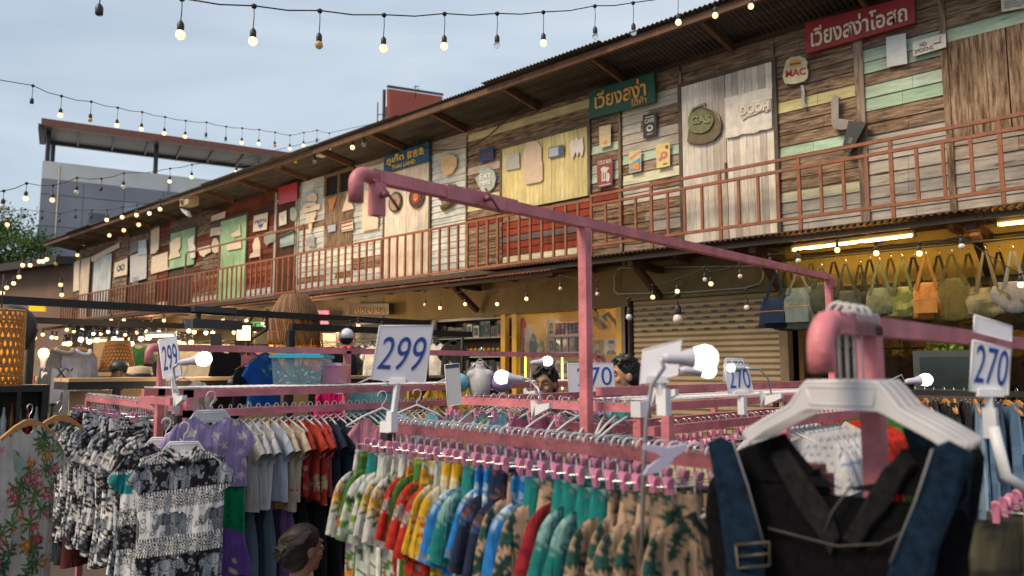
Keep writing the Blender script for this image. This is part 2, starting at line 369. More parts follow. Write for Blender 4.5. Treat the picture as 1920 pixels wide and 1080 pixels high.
# long top boards above doors and windows
hplanks(wx(1459, 80), wx(1278, 130), zz(1370, 138)+.0, Z1, BROWN, h=.18) if False else None
dz = zz(1283, 160); dzr = zz(1455, 121); DTOP = (dz+dzr)/2
hplanks(wx(1281), wx(1458), DTOP+.05, Z1, BROWN, h=.17)
hplanks(wx(1110), wx(1278), Z1-.33, Z1, BROWN, h=.17, breaks=.9)
hplanks(wx(877, 300), wx(1107, 300), zz(945, 281)+.04, Z1, BROWN, bands([(950, 236, 252, (.62, .56, .30, .96))]), h=.15, breaks=.3)
WTOP, WBOT = zz(945, 281), zz(945, 398)
hplanks(wx(877, 300), wx(942, 300), Z0, zz(945, 281)+.03, BROWN, bands([(905, 309, 326, (.62, .5, .42, .97)), (905, 372, 396, (.62, .56, .32, .9)), (905, 410, 425, RED), (905, 426, 440, BROWN[1])]), h=.15)
hplanks(wx(944, 300), wx(1107, 300), Z0, WBOT-.02, [REDB[1], BROWN[1], RED, (.10, .08, .07, .3)], [(4.13, 4.28, RED), (3.98, 4.12, (.16, .13, .12, .9)), (3.62, 3.74, CREAM), (3.76, 3.88, (.55, .55, .42, .8))], h=.13, breaks=.7)
hplanks(*S(808, 876), Z0, Z1, WHITE, [(Z1-.3, Z1, (.40, .33, .27, .6))], h=.135)
D2T = zz(765, 316)
hplanks(*S(663, 722), Z0, Z1, WHITE, [(Z1-.2, Z1, (.40, .33, .27, .6)), (3.9, 4.1, (.28, .22, .17, .5))], h=.135)
hplanks(*S(563, 611), Z0, Z1, WHITE, [(5.0, 5.2, (.24, .18, .14, .4)), (3.7, 3.9, (.28, .22, .17, .5))], h=.135)
hplanks(wx(608), wx(668), zz(640, 322), Z1, [GREYW[0], GREYW[3]], h=.14)
hplanks(wx(615), wx(661), Z0, zz(640, 462), WHITE+[BROWN[1]], h=.135)
hplanks(wx(518), wx(561), zz(540, 345), Z1, WHITE, h=.135)
hplanks(*S(465, 518), Z0, zz(490, 400), REDB, [(Z0, 3.75, WHITE[0])], h=.15)
hplanks(wx(398), wx(518), zz(440, 410)+.05, Z1, REDB[:3], h=.15, breaks=.9)
hplanks(wx(369), wx(413), Z0, Z1, REDB[1:]+BROWN[:2], [(3.6, 3.72, OFFW), (3.85, 3.97, OFFW), (Z1-.75, Z1, BROWN[3])], h=.15)
hplanks(wx(302), wx(321), Z0, Z1, REDB+BROWN[:2], [(3.6, 3.72, OFFW), (3.85, 3.97, OFFW)], h=.15)
hplanks(wx(321), wx(369), zz(345, 433)+.02, Z1, BROWN, [(Z1-.62, Z1-.47, CREAM)], h=.15)
hplanks(wx(283), wx(301), Z0, Z1, BROWN+[REDB[3]], h=.15)
vplanks(wx(246), wx(282), zz(262, 475), Z1-.15, [(.17, .10, .06, .3), (.12, .07, .045, .3), (.24, .16, .10, .3)], .16, YW-.03, name='board_panel')
hplanks(wx(224), wx(245), Z0, Z1, [GREYW[3], BROWN[2], BROWN[4]], [(5.0, 5.9, (.2, .12, .07, .3))], h=.15)
hplanks(wx(212), wx(224), Z0, Z1-.1, REDB[2:]+BROWN[:3], h=.15)
hplanks(XL, wx(212), zz(190, 470)-.05, Z1-.05, [(.22, .09, .05, .5), BROWN[2], (.2, .08, .045, .6)], h=.15)
hplanks(XL, wx(178), Z0, zz(190, 470)-.05, [BROWN[2], BROWN[4], REDB[3]], h=.15)
# doors, shutters, panels (own paint)
CR = (.70, .60, .48, .985)
def door(pl, pr, zb, zt, cols, w=.1, leaves=1, name='door', frame=(.10, .075, .055), y=YW-.05, py=None, handle=True):
    a, b = wx(pl, py), wx(pr, py); lab = None
    for k in range(leaves):
        l = a+(b-a)*k/leaves+(.008 if k else 0); r = a+(b-a)*(k+1)/leaves
        d = vplanks(l, r, zb, zt, cols, w, y, name=name)
    f = MB()
    f.box((a-.06, y-.012, zb), (a-.004, YW, zt+.06)); f.box((b+.004, y-.012, zb), (b+.06, YW, zt+.06)); f.box((a-.004, y-.01, zt+.004), (b+.004, YW, zt+.06))
    f.build(name+'_frame', mat('frame_'+str(frame), frame, .85, 0, .4, 5, .2, 30), bld)
    return d
door(1283, 1455, Z0, DTOP, [(.76, .69, .58, .9), (.70, .63, .55, .84), (.78, .71, .60, .93), (.55, .48, .41, .74)], .105, 2, py=280)
m = MB(); p = atY(1372, 395, YW-.07)
m.box((p.x-.09, YW-.075, 4.35), (p.x-.06, YW-.055, 4.62)); m.build('door_handle', mat('rusty_iron', (.12, .06, .035), .7, .5, .4), bld)
door(945, 1105, WBOT, WTOP, [(.72, .60, .26, .97), (.74, .63, .31, .93), (.64, .54, .25, .97)], .1, 2, name='window_shutter', frame=(.14, .10, .065), py=330)
door(725, 807, Z0, D2T, [(.78, .67, .54, .99), (.74, .64, .52, .95)], .11, 2, py=400)
door(415, 464, Z0, zz(440, 410), [(.40, .60, .34, .97)], .3, 1, py=460)
door(322, 368, zz(345, 500), zz(345, 433), [(.36, .56, .32, .97)], .3, 1, name='window_shutter', py=460)
door(178, 211, Z0, zz(195, 480), [(.56, .62, .60, .98), (.50, .56, .55, .95)], .12, 1, py=510)
door(153, 170, Z0, zz(161, 485), [(.72, .58, .44, .99)], .2, 1, py=520)
door(522, 557, Z0, zz(540, 375), [(.10, .042, .025, .97)], .15, 1, frame=(.45, .42, .38), py=420)
# window with open upper half at px 610-665
a, b = wx(611), wx(664)
vplanks(a, b, zz(640, 460), zz(640, 362), [(.13, .085, .055, .2), (.17, .115, .08, .2)], .16, YW-.04, name='window_board')
f = MB(); zt, zb = zz(640, 322), zz(640, 362)
for q in (a, (a+b)/2, b): f.box((q-.03, YW-.06, zb), (q+.03, YW+.05, zt))
f.box((a-.03, YW-.065, zt-.05), (b+.03, YW+.05, zt)); f.build('window_frame', mat('ochre_wood', (.20, .13, .05), .8, 0, .3), bld)
m = MB(); m.box((a+.03, YW-.012, zb), (b-.03, YW-.002, zt-.05)); m.build('window_dark_panel', mat('unlit_interior', (.006, .005, .005), .9, 0, 0), bld)  # near-black panel paints in the darkness of the open upper half
# upright posts and trim
CP = []
for px, t, c in ((1618, .11, (.34, .26, .20, .5)), (1164, .05, (.20, .15, .11, .3)), (1781, .07, (.18, .12, .085, .3))):
    m = MB(); m.col = c; X = wx(px, 250); m.box((X-t/2, YW-.05, Z0), (X+t/2, YW-.001, Z1-.12)); m.build('corner_post', WV, bld)
for px, t, c in ((1456.5, .03, (.12, .09, .07, .2)), (1280, .03, (.12, .09, .07, .2)), (876.5, .03, (.13, .1, .08, .2)), (807, .04, (.11, .06, .045, .3)), (723, .04, (.11, .06, .045, .3)), (562, .05, (.5, .48, .42, .8)), (519, .07, (.5, .48, .42, .8)), (301.5, .05, (.15, .09, .06, .3)), (246, .06, (.2, .13, .09, .3))):
    m = MB(); m.col = c; X = wx(px); m.box((X-t/2, YW-.045, Z0), (X+t/2, YW-.001, Z1-.1)); m.build('corner_post', WV, bld)
# roof: corrugated sheets rising to the front, purlin, rafters
def corr(mb, x0, x1, pA, pB, amp=.011, wl=.076, seg=6, thick=True):
    """corrugated sheet along x between profile points pA=(y,z) and pB=(y,z)"""
    n = int((x1-x0)/wl*seg); vs = []; fs = []
    for i in range(n+1):
        x = x0+(x1-x0)*i/n; o = amp*math.sin(2*math.pi*(x-x0)/wl)
        for (y, z) in (pA, pB): vs += [(x, y, z+o), (x, y, z+o+.006)]
    for i in range(n):
        a = i*4; b = a+4
        fs += [(a, b, b+2, a+2)[::-1], (a+1, a+3, b+3, b+1)[::-1], (a, a+1, b+1, b), (a+2, b+2, b+3, a+3)]
    mb.add(vs, fs)
YE = 9.2; ZE = 6.44
m = MB()
x = XL-.9; k = 0
while x < XR+.5:
    x2 = min(x+R.uniform(2.2, 3.2), XR+.5); dy = R.uniform(-.05, .05)
    corr(m, x, x2+.04, (YE-.13+dy, ZE+.12+.014*(k % 2)), (YW+6.3, 5.45+.014*(k % 2))); x = x2; k += 1
m.build('roof', M_DARKTIN, bld)
m = MB(); m.box((XL-.8, YE-.03, ZE-.02), (XR+.4, YE+.03, ZE+.09)); m.build('eave_beam', M_EAVEWOOD, bld)
rx = [-32.9]
for px, py in ((1300, 37), (942, 155), (812, 200), (704, 240)): rx.append(atY(px, py, YE).x)
step = rx[2]-rx[3] if abs(rx[2]-rx[3]) > .5 else 1.9
rx = [-2.0+.0 - i*1.9 for i in range(-3, 17)]
rx += []
off = atY(942, 155, YE).x - min(rx, key=lambda q: abs(q-atY(942, 155, YE).x)); rx = [q+off for q in rx]
for q in rx:
    m = MB(); m.add([(q-.025, YE+.035, ZE-.03), (q+.025, YE+.035, ZE-.03), (q+.025, YW-.03, Z1-.04), (q-.025, YW-.03, Z1-.04),
        (q-.025, YE+.035, ZE+.08), (q+.025, YE+.035, ZE+.08), (q+.025, YW-.03, Z1+.09), (q-.025, YW-.03, Z1+.09)],
        [(3,2,1,0)[::-1],(4,5,6,7),(0,1,5,4),(1,2,6,5),(2,3,7,6),(3,0,4,7)])
    m.build('rafter', M_EAVEWOOD, bld)
# balcony: slab, rails, balusters
m = MB(); m.box((XL, YR-.05, Z0-.12), (XR, YW-.001, Z0-.02)); m.build('balcony_floor', mat('dark_old_wood', (.07, .045, .03)), bld)
j = XL+.3
while j < XR: m = MB(); m.box((j, YR-.03, Z0-.24), (j+.06, YW, Z0-.121)); m.build('floor_joist', M_EAVEWOOD, bld); j += .9
XS = atY(1107, 400, YR).x
rail = MB()
rail.box((XL-.5, YR-.02, 4.33), (XS, YR+.02, 4.37)); rail.box((XL-.5, YR-.02, 3.45), (XS, YR+.02, 3.49))
rail.box((XL-.5, YR-.012, 3.37), (XS, YR+.012, 3.39))
for z in (4.385, 4.235, 3.575): rail.box((XS, YR-.022, z), (XR, YR+.022, z+.04))
a = atY(350, 470, YR).x; b = atY(570, 417, YR).x; rail.box((a, YR-.02, 5.0), (b, YR+.02, 5.04))
for px in (350, 413, 490, 570): q = atY(px, 450, YR).x; rail.box((q-.02, YR-.02, 4.37), (q+.02, YR+.02, 5.0))
RAIL = rail.build('balcony_railing', M_RUST, bld)
def bal(x, z0, z1, w_=.04):
    m = MB(); m.box((x-w_/2, YR-.018, z0), (x+w_/2, YR+.018, z1)); return m.build('baluster', M_RUST, RAIL)
nb = []
x = XS+.02; i = 0
xs_r = []
while x < .4: xs_r.append((x, i)); x += .283; i += 1
for x, i in xs_r: bal(x, 3.42 if i % 4 == 0 else 3.616, 4.384 if i % 4 == 0 else 4.234, .045 if i % 4 == 0 else .036)
x = XS-.25; xl = []
while x > XL-.3: xl.append(x); x -= .262
for x in xl[:100-len(xs_r)]: bal(x, 3.491, 4.329)
m = MB()
for x in xl[100-len(xs_r):]: m.box((x-.02, YR-.018, 3.491), (x+.02, YR+.018, 4.329))
tag(m.build('far_balusters', M_RUST, RAIL), kind='stuff')
# awnings below the balcony
XA = atY(1037, 503, 9.1).x
m = MB(); corr(m, XA-1.6, XR, (9.08, 3.30), (YW-.03, 3.325), .012); m.build('tin_awning', mat('brown_tin', (.10, .05, .04), .6, .2, .5, 3), bld)
m = MB(); corr(m, XL-.5, XA, (9.05, 3.17), (YW-.03, 3.29), .011); m.build('tin_awning', M_RUSTTIN, bld)
m = MB(); m.box((XL, 9.14, 3.09), (XA-.05, 9.18, 3.14)); m.box((XA-1.5, 9.16, 3.2), (XR, 9.21, 3.26)); m.build('awning_beam', mat('sooty_beam', (.045, .03, .022), .8), bld)
# awning brackets
for px, py in ((1838, 440), (1440, 500), (1213, 500), (870, 560)):
    q = atY(px, py, 9.7).x; m = MB(); m.tube([(q, 9.25, 3.18), (q, 10.1, 3.14)], .05, square=True); m.tube([(q, 9.45, 3.12), (q, 10.05, 2.72)], .045, square=True)
    m.build('awning_bracket', mat('dark_brown_wood', (.06, .025, .018), .7), bld)
# ---------------- ground floor
GY = YW
XT0, XT1 = wx(812, 640), wx(1162, 600)     # toy shop
XS0, XS1 = wx(1187, 600), wx(1462, 600)    # shutter
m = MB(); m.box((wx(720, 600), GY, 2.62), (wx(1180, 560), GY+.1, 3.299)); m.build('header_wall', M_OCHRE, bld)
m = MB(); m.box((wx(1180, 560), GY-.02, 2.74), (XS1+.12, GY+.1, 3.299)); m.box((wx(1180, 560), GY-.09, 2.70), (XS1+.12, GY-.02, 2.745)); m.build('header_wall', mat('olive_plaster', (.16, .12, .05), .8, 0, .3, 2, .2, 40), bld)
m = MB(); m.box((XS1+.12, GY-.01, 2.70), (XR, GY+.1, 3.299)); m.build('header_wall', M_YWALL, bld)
m = MB(); m.box((XS1+.12, GY-.05, 2.60), (XR, GY+.1, 2.699)); m.build('lintel', mat('black_lintel', (.02, .014, .012), .7), bld)
for q, w_ in ((wx(1174, 600), .14), (XS0-.1, .06), (XS1+.06, .12)): 
    m = MB(); m.box((q-w_/2, GY-.04, 0), (q+w_/2, GY+.12, 2.62 if w_ == .14 else 2.7)); m.build('door_post', mat('grey_brown_post', (.17, .12, .08), .8), bld)
for px in (945, 966, 1163):
    q = wx(px, 640); m = MB(); m.box((q-.055, GY-.03, 0), (q+.055, GY+.08, 2.62)); m.build('shop_pillar', mat('mustard_paint', (.52, .29, .03), .5, 0, .2), bld)
# roller shutter
m = MB(); z = .02; fs = []
while z < 2.7:
    m.add([(XS0, GY+.03, z), (XS1, GY+.03, z), (XS1, GY+.012, z+.03), (XS0, GY+.012, z+.03), (XS1, GY+.016, z+.07), (XS0, GY+.016, z+.07), (XS1, GY+.038, z+.084), (XS0, GY+.038, z+.084)],
          [(0, 1, 2, 3), (3, 2, 4, 5), (5, 4, 6, 7)]); z += .084
SH = m.build('roller_shutter', mat('tan_shutter_steel', (.32, .24, .14), .5, .2, .2, 3), bld)
m = MB()
for r_ in range(5):
    for k in range(9):
        q = XS0+.15+k*.27+(.13 if r_ % 2 else 0)
        if q < XS1-.1: zc = 2.60-r_*.084-.035; m.box((q, GY+.009, zc-.012), (q+.1, GY+.02, zc+.012))
m.build('vent_slots', M_BLACK, SH)
# shop floors, back rooms
def room(x0, x1, y1, colm, floor=True, nm='shop_wall'):
    m = MB(); m.box((x0, y1, 0), (x1, y1+.08, 3.25)); m.box((x0-.06, GY+.13, 0), (x0, y1, 3.25)); m.box((x1, GY+.13, 0), (x1+.06, y1, 3.25)); m.box((x0, GY+.13, 3.2), (x1, y1, 3.25))
    return m.build(nm, colm, bld)
room(XT0-.9, XT1+.1, 12.2, mat('mustard_wall', (.62, .35, .02), .7, 0, .15))
room(XS1+.25, XR-.15, 12.6, mat('bagshop_wall', (.16, .08, .03), .8, 0, .2))
room(wx(470, 640), wx(800, 620), 12.0, mat('grey_shop_wall', (.30, .27, .22), .8, 0, .2))
room(wx(250, 640), wx(465, 620)-.2, 12.3, mat('cream_shop_wall', (.55, .45, .30), .8, 0, .2))
room(XL+.3, wx(245, 640)-.3, 12.3, mat('tan_shop_wall', (.5, .36, .2), .8, 0, .2))
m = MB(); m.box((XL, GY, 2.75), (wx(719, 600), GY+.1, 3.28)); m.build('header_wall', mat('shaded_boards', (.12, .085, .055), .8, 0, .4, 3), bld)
# shutter of a closed shop by the post at px 690
m = MB(); z = .02; a, b = wx(665, 640), wx(716, 640)
while z < 2.74:
    m.add([(a, GY+.03, z), (b, GY+.03, z), (b, GY+.005, z+.035), (a, GY+.005, z+.035), (b, GY+.035, z+.084), (a, GY+.035, z+.084)], [(0, 1, 2, 3), (3, 2, 4, 5)]); z += .084
m.build('roller_shutter', mat('grey_shutter_steel', (.40, .37, .31), .5, .3, .2, 3), bld)
# numbers painted on the header
for t, px, py, c in (('11', 1618, 517, (.02, .02, .02)), ('12', 1286, 530, (.12, .09, .05))):
    p = atY(px, py, GY-.022); s = .055
    q = [p+V((-s, 0, s*1.1)), p+V((s, 0, s*1.1)), p+V((s, 0, -s*1.1)), p+V((-s, 0, -s*1.1))]
    text_mesh(t, q, mat('number_paint_'+t, c, .8, 0, 0), 'number', bld, lift=.002, thick=.002, keep=True)
# white conduit round the olive header
m = MB(); y_ = GY-.06
pts = [atY(*q, y_) for q in ((1158, 505), (1152, 520), (1152, 545), (1158, 551), (1290, 548), (1395, 540), (1425, 532), (1431, 520), (1431, 505), (1424, 498), (1165, 502), (1158, 505))]
m.tube(pts, .012, 6); m.build('conduit', M_WHITEP if False else mat('grey_conduit', (.4, .38, .34), .5, 0, .1), bld)
def lamp(nm, loc, e, col, r=.15, kind='POINT', size=None, rot=None):
    d = bpy.data.lights.new(nm, kind); d.energy = e; d.color = col
    if kind == 'POINT': d.shadow_soft_size = r
    else: d.shape = 'RECTANGLE'; d.size = size[0]; d.size_y = size[1]
    o = bpy.data.objects.new(nm, d); C.objects.link(o); o.location = loc
    if rot: o.rotation_euler = rot
    return o
# fluorescent tubes
def tube_light(p0, p1, label):
    t = empty('fluorescent_tube', (p0+p1)/2); tag(t, label, 'tube light', 'warm fluorescent tubes under the awning')
    m = MB(); d = (p1-p0).normalized(); m.tube([p0+d*.03, p1-d*.03], .016, 10); m.build('tube', mat('glowing_tube', (1, .75, .3), .4, 0, 0, emit=16, ecol=(1, .62, .16)), t)
    m = MB(); m.tube([p0+V((0, .02, .045)), p1+V((0, .02, .045))], .022, square=True)
    for p in (p0, p1): m.tube([p+V((0, 0, -.02)), p+V((0, 0, .05))], .02, 8)
    m.build('fitting', mat('tube_fitting', (.35, .3, .2), .5), t)
tube_light(atY(1484, 469, 9.35), atY(1715, 441, 9.35), 'long warm fluorescent tube under the awning above the hanging denim bags')
tube_light(atY(1868, 422, 9.35), atY(1868, 422, 9.35)+V((1.25, 0, 0)), 'warm fluorescent tube at the right edge under the awning')
# ================================================================== signs and cut-outs on the wall
ys = YW-.075
def quadY(pts, y=ys): return [atY(*p, y) for p in pts]
def board(nm, label, cat, pts, mt, y=None, t=.025, group=None, frame=None):
    """flat board; pts = outline in the wall plane"""
    y = y or ys; q = quadY(pts, y); root = empty(nm, sum(q, V())/len(q)); tag(root, label, cat, group)
    m = MB(); m.prism(q, (0, t, 0)); m.build('board', mt, root)
    return root, q
def simple(nm, label, cat, pts, mt, y=None, t=.02, group=None, holes=True):
    m = MB(); q = quadY(pts, y or ys); m.prism(q, (0, t, 0)); o = m.build(nm, mt); tag(o, label, cat, group); return o
P_CREAM = mat('cream_cut_board', (.74, .60, .44), .8, 0, .22, 9, .3, 40)
P_WHITE = mat('old_white_board', (.68, .64, .56), .75, 0, .3, 8, .3, 40)
P_TAN = mat('tan_cut_board', (.60, .42, .22), .8, 0, .25, 9, .3, 40)
P_REDS = mat('sign_red', (.33, .018, .016), .45, 0, .25, 4, .2, 20)
P_GREENS = mat('sign_green', (.012, .085, .05), .5, 0, .25, 4, .2, 20)
P_BLUES = mat('sign_blue', (.01, .07, .16), .5, 0, .25, 4, .2, 20)
L_CREAM = mat('cream_letters', (.75, .66, .48), .6, 0, .15)
L_ORANGE = mat('orange_letters', (.72, .36, .08), .5, 0, .15)
L_YEL = mat('yellow_letters', (.75, .50, .06), .5, 0, .15)
L_BLACK = mat('black_letters', (.02, .02, .025), .6, 0, 0)
L_RED = mat('red_letters', (.5, .02, .015), .6, 0, .1)
L_NAVY = mat('navy_letters', (.01, .03, .22), .5, 0, 0)
L_WHITE = mat('white_letters', (.75, .73, .68), .6, 0, .1)
L_GREY = mat('grey_relief_letters', (.42, .40, .34), .8, 0, .2)
r_, q = board('name_sign', 'long red board with carved cream Thai lettering high under the eave', 'sign', [(1509, 43), (1714, -9), (1716, 42), (1511, 101)], P_REDS, YW-.12, .05)
text_mesh('เวียงสง่าโอสถ', q, L_CREAM, 'lettering', r_, .004, .012, (.06, .14, .94, .84), bold=.018)
r_, q = board('name_sign', 'green board with orange Thai lettering above the yellow shutters', 'sign', [(1104, 172), (1226, 135), (1229, 191), (1105, 223)], P_GREENS, YW-.12, .05)
text_mesh('เวียงสง่า', q, L_ORANGE, 'lettering', r_, .004, .012, (.1, .28, .88, .92), bold=.018)
text_mesh('ใต้ฟ้า', q, L_ORANGE, 'lettering', r_, .004, .01, (.66, .04, .88, .30), bold=.012)
r_, q = board('name_sign', 'blue board with yellow Thai and Chinese lettering above the bottle-cap door', 'sign', [(720, 294), (804, 266), (804, 302), (719, 326)], P_BLUES, YW-.12, .05)
text_mesh('ภูเก็ต', q, L_YEL, 'lettering', r_, .004, .012, (.07, .38, .47, .9), bold=.018)
text_mesh('普吉岛', q, L_YEL, 'lettering', r_, .004, .012, (.54, .44, .9, .84), bold=.012)
text_mesh('THAI LAND', q, L_YEL, 'lettering', r_, .004, .012, (.2, .1, .72, .32), bold=.01)
# small painted tin signs; drawings are raised paint parts
def disc(m, c, rx, rz, y, t=.003, n=20):
    m.prism([(c[0]+rx*math.cos(2*math.pi*k/n), y, c[1]+rz*math.sin(2*math.pi*k/n)) for k in range(n)], (0, t, 0))
def uvp(q, u, v):
    TL, TR, BR, BL = q; return BL.lerp(BR, u).lerp(TL.lerp(TR, u), v)
def blob(m, q, u, v, ru, rv, lift=.004, n=18, irr=0):
    pts = []
    for k in range(n):
        a = 2*math.pi*k/n; f = 1+irr*math.sin(3*a+1)*.5+irr*math.sin(5*a)*.5
        pts.append(uvp(q, u+ru*f*math.cos(a), v+rv*f*math.sin(a))+V((0, -lift, 0)))
    m.prism(pts, (0, lift, 0))
def bar(m, q, u0, v0, u1, v1, lift=.004):
    m.prism([uvp(q, u0, v1)+V((0, -lift, 0)), uvp(q, u1, v1)+V((0, -lift, 0)), uvp(q, u1, v0)+V((0, -lift, 0)), uvp(q, u0, v0)+V((0, -lift, 0))], (0, lift, 0))
# burger sign: rounded cream board, burger drawing, MAC
pts = [(1470, 128), (1474, 114), (1484, 107), (1498, 105), (1509, 109), (1514, 116), (1512, 124), (1515, 133), (1514, 146), (1508, 152), (1490, 157), (1472, 157), (1467, 144)]
r_, q0 = board('food_sign', 'small rounded cream burger sign reading MAC right of the white doors', 'sign', pts, mat('aged_cream_sign', (.62, .58, .36), .6, 0, .3, 8), ys)
q = quadY([(1468, 110), (1514, 103), (1515, 150), (1469, 158)])
m = MB(); blob(m, q, .5, .80, .24, .10, .006); blob(m, q, .5, .66, .22, .06, .006); m.build('burger_bun', mat('bun_orange', (.68, .34, .05), .6), r_)
m = MB(); bar(m, q, .28, .69, .72, .75, .008); m.build('burger_filling', mat('filling_brown', (.16, .07, .02), .6), r_)
text_mesh('MAC', q, L_RED, 'lettering', r_, .003, .004, (.1, .24, .92, .52), bold=.03)
r_, q = board('no_smoking_sign', 'worn white no smoking sign under the red board', 'sign', [(1711, 79), (1773, 62), (1774, 88), (1712, 106)], P_WHITE, ys, .01)
text_mesh('NO', q, L_BLACK, 'lettering', r_, .003, .002, (.22, .5, .42, .76)); text_mesh('SMOKING', q, L_BLACK, 'lettering', r_, .003, .002, (.05, .12, .62, .42))
m = MB(); bar(m, q, .64, .42, .86, .5); m.build('cigarette_drawing', L_BLACK, r_)
m = MB(); m.tube([uvp(q, .84, .55)+V((0, -.004, 0)), uvp(q, .8, .66)+V((0, -.004, 0)), uvp(q, .88, .72)+V((0, -.004, 0)), uvp(q, .84, .86)+V((0, -.004, 0))], .003, 5); m.build('smoke_drawing', L_BLACK, r_)
simple('blank_plate', 'blank white rusty-edged enamel plate left of the no smoking sign', 'plate', [(1661, 70), (1698, 62), (1701, 119), (1663, 126)], mat('white_enamel', (.60, .62, .60), .45, 0, .2, 7), t=.01)
r_, q = board('plank_sign', 'cream plank sign with worn letters at the top right corner', 'sign', [(1876, -8), (1935, -24), (1936, 12), (1878, 22)], P_WHITE, ys, .02)
text_mesh('BEA', q, L_GREY, 'lettering', r_, .003, .008, (.1, .15, .95, .6), bold=.03)
# gas sign and torn plank sign on the white doors
yd = YW-.10
ptsO = [(1288, 266), (1291, 240), (1293, 213), (1298, 202), (1321, 193), (1320, 199), (1336, 205), (1348, 216), (1353, 233), (1350, 250), (1339, 262), (1322, 269), (1305, 270)]
r_, q = board('gas_sign', 'round green and bronze relief sign reading GAS on the left white door leaf', 'sign', ptsO, mat('bronze_paint', (.13, .095, .045), .5, .3, .4, 9, .5, 40), yd, .04)
qq = quadY([(1290, 208), (1343, 204), (1343, 248), (1290, 252)], yd-.005)
m = MB(); blob(m, qq, .46, .5, .46, .5, .02, 24, .04); m.build('green_face', mat('mottled_green', (.16, .17, .06), .6, 0, .5, 12, .5, 30), r_)
text_mesh('GAS', [a+V((0, -.02, 0)) for a in qq], mat('worn_olive', (.26, .25, .12), .7, 0, .3), 'lettering', r_, .002, .015, (.16, .4, .82, .74), bold=.03)
m = MB(); m.tube([atY(*p, yd-.02) for p in ((1294, 213), (1300, 203), (1321, 195), (1320, 200), (1337, 207), (1348, 219), (1352, 234))], .008, 5); m.build('rim_tube', L_GREY, r_)
pts = [(1359, 184), (1375, 180), (1390, 177), (1405, 172), (1420, 169), (1436, 165), (1447, 163), (1447, 240), (1435, 243), (1425, 244), (1416, 249), (1404, 250), (1392, 251), (1380, 256), (1361, 259)]
r_, q0 = board('plank_sign', 'torn-edged white plank sign with raised letters on the right white door leaf', 'sign', pts, P_WHITE, yd+.01, .03)
q = quadY([(1384, 198), (1446, 186), (1446, 208), (1386, 222)], yd+.01)
m = MB(); m.prism([uvp(q, a, b)+V((0, -.02, 0)) for a, b in ((0, .95), (.1, 1.05), (.2, .9), (.45, 1), (.6, .95), (.75, 1.0), (.9, 1.1), (1, 1.05), (1, .1), (.86, -.05), (.8, .15), (.55, .0), (.3, -.05), (.12, -.25), (.05, .1))], (0, .02, 0))
m.build('raised_panel', mat('cream_relief', (.58, .50, .40), .8, 0, .3, 9), r_)
text_mesh('DOOH', q, P_WHITE, 'lettering', r_, .022, .01, (.08, .12, .96, .86), bold=.04)
# arrow box and chain
m = MB(); q = quadY([(1501, 160), (1507, 160), (1509, 175), (1508, 190), (1513, 200), (1506, 202), (1502, 188), (1503, 175)]); m.prism(q, (0, .02, 0))
tag(m.build('hanging_chain', mat('galvanised_chain', (.25, .26, .26), .5, .6, .5, 60)), 'short galvanised chain hanging below the burger sign', 'chain')
arr = empty('arrow_sign', atY(1590, 240, YW-.1)); tag(arr, 'grey bent tin arrow sign with a black open box end beside the upright post', 'sign')
m = MB(); m.prism(quadY([(1558, 188), (1564, 177), (1575, 182), (1572, 186), (1572, 222), (1623, 229), (1620, 236), (1578, 243), (1563, 241), (1559, 232)], YW-.12), (0, .03, 0)); m.build('arrow_tube', mat('grey_tin', (.26, .23, .20), .6, .3, .3), arr)
m = MB(); m.prism(quadY([(1591, 226), (1625, 229), (1594, 286), (1578, 281)], YW-.17), (0, .08, 0)); m.build('black_box', M_BLACK, arr)
m = MB(); m.prism(quadY([(1592, 257), (1600, 259), (1596, 270), (1588, 268)], YW-.175), (0, .004, 0)); m.build('box_window', mat('dull_window', (.12, .12, .09), .4), arr)
# posters left of the post
def poster(label, pts, base, items, nm='poster', t=.008, y=None, cat='poster'):
    r_, q = board(nm, label, cat, pts, base, y, t)
    for it in items:
        if it[0] == 'blob': m = MB(); blob(m, q, *it[2:]); m.build('drawing', it[1], r_)
        elif it[0] == 'bar': m = MB(); bar(m, q, *it[2:]); m.build('drawing', it[1], r_)
        elif it[0] == 'poly':
            m = MB(); m.prism([uvp(q, a, b)+V((0, -.004, 0)) for a, b in it[2]], (0, .004, 0)); m.build('drawing', it[1], r_)
        else: text_mesh(it[0], q, it[1], 'lettering', r_, .003, .002, it[2], bold=.02)
    return r_, q
c_cream = mat('poster_cream', (.62, .50, .30), .6, 0, .2, 12); c_org = mat('poster_orange', (.70, .25, .04), .6, 0, .1); c_bl = mat('poster_blue', (.06, .28, .42), .6, 0, .1)
c_redd = mat('poster_red', (.24, .035, .03), .6, 0, .3, 10); c_y = mat('poster_yellow', (.66, .52, .20), .6, 0, .2, 10); c_blk = mat('chalk_black', (.03, .032, .03), .7, 0, .3)
c_w = mat('chalk_white', (.55, .54, .48), .7, 0, .3, 20); c_pk = mat('poster_pink', (.55, .16, .12), .6, 0, .2); c_dk = mat('poster_dark', (.05, .03, .03), .6, 0, .2)
poster('black cafe poster with chalk drawing of a cup', [(1205, 216), (1231, 210), (1231, 253), (1206, 259)], c_blk, [('CAFE', c_w, (.14, .6, .86, .78)), ('blob', c_w, .5, .36, .24, .14), ('blob', c_blk, .5, .38, .13, .07, .006), ('bar', c_w, .2, .84, .8, .88), ('bar', c_w, .3, .1, .7, .13)])
poster('cream poster with a small fruit drawing below the green board', [(1123, 238), (1145, 233), (1145, 273), (1124, 278)], c_cream, [('blob', c_org, .5, .22, .2, .09), ('blob', c_y, .4, .3, .12, .06, .005), ('bar', c_w, .2, .78, .8, .84), ('bar', c_y, .2, .6, .8, .66)])
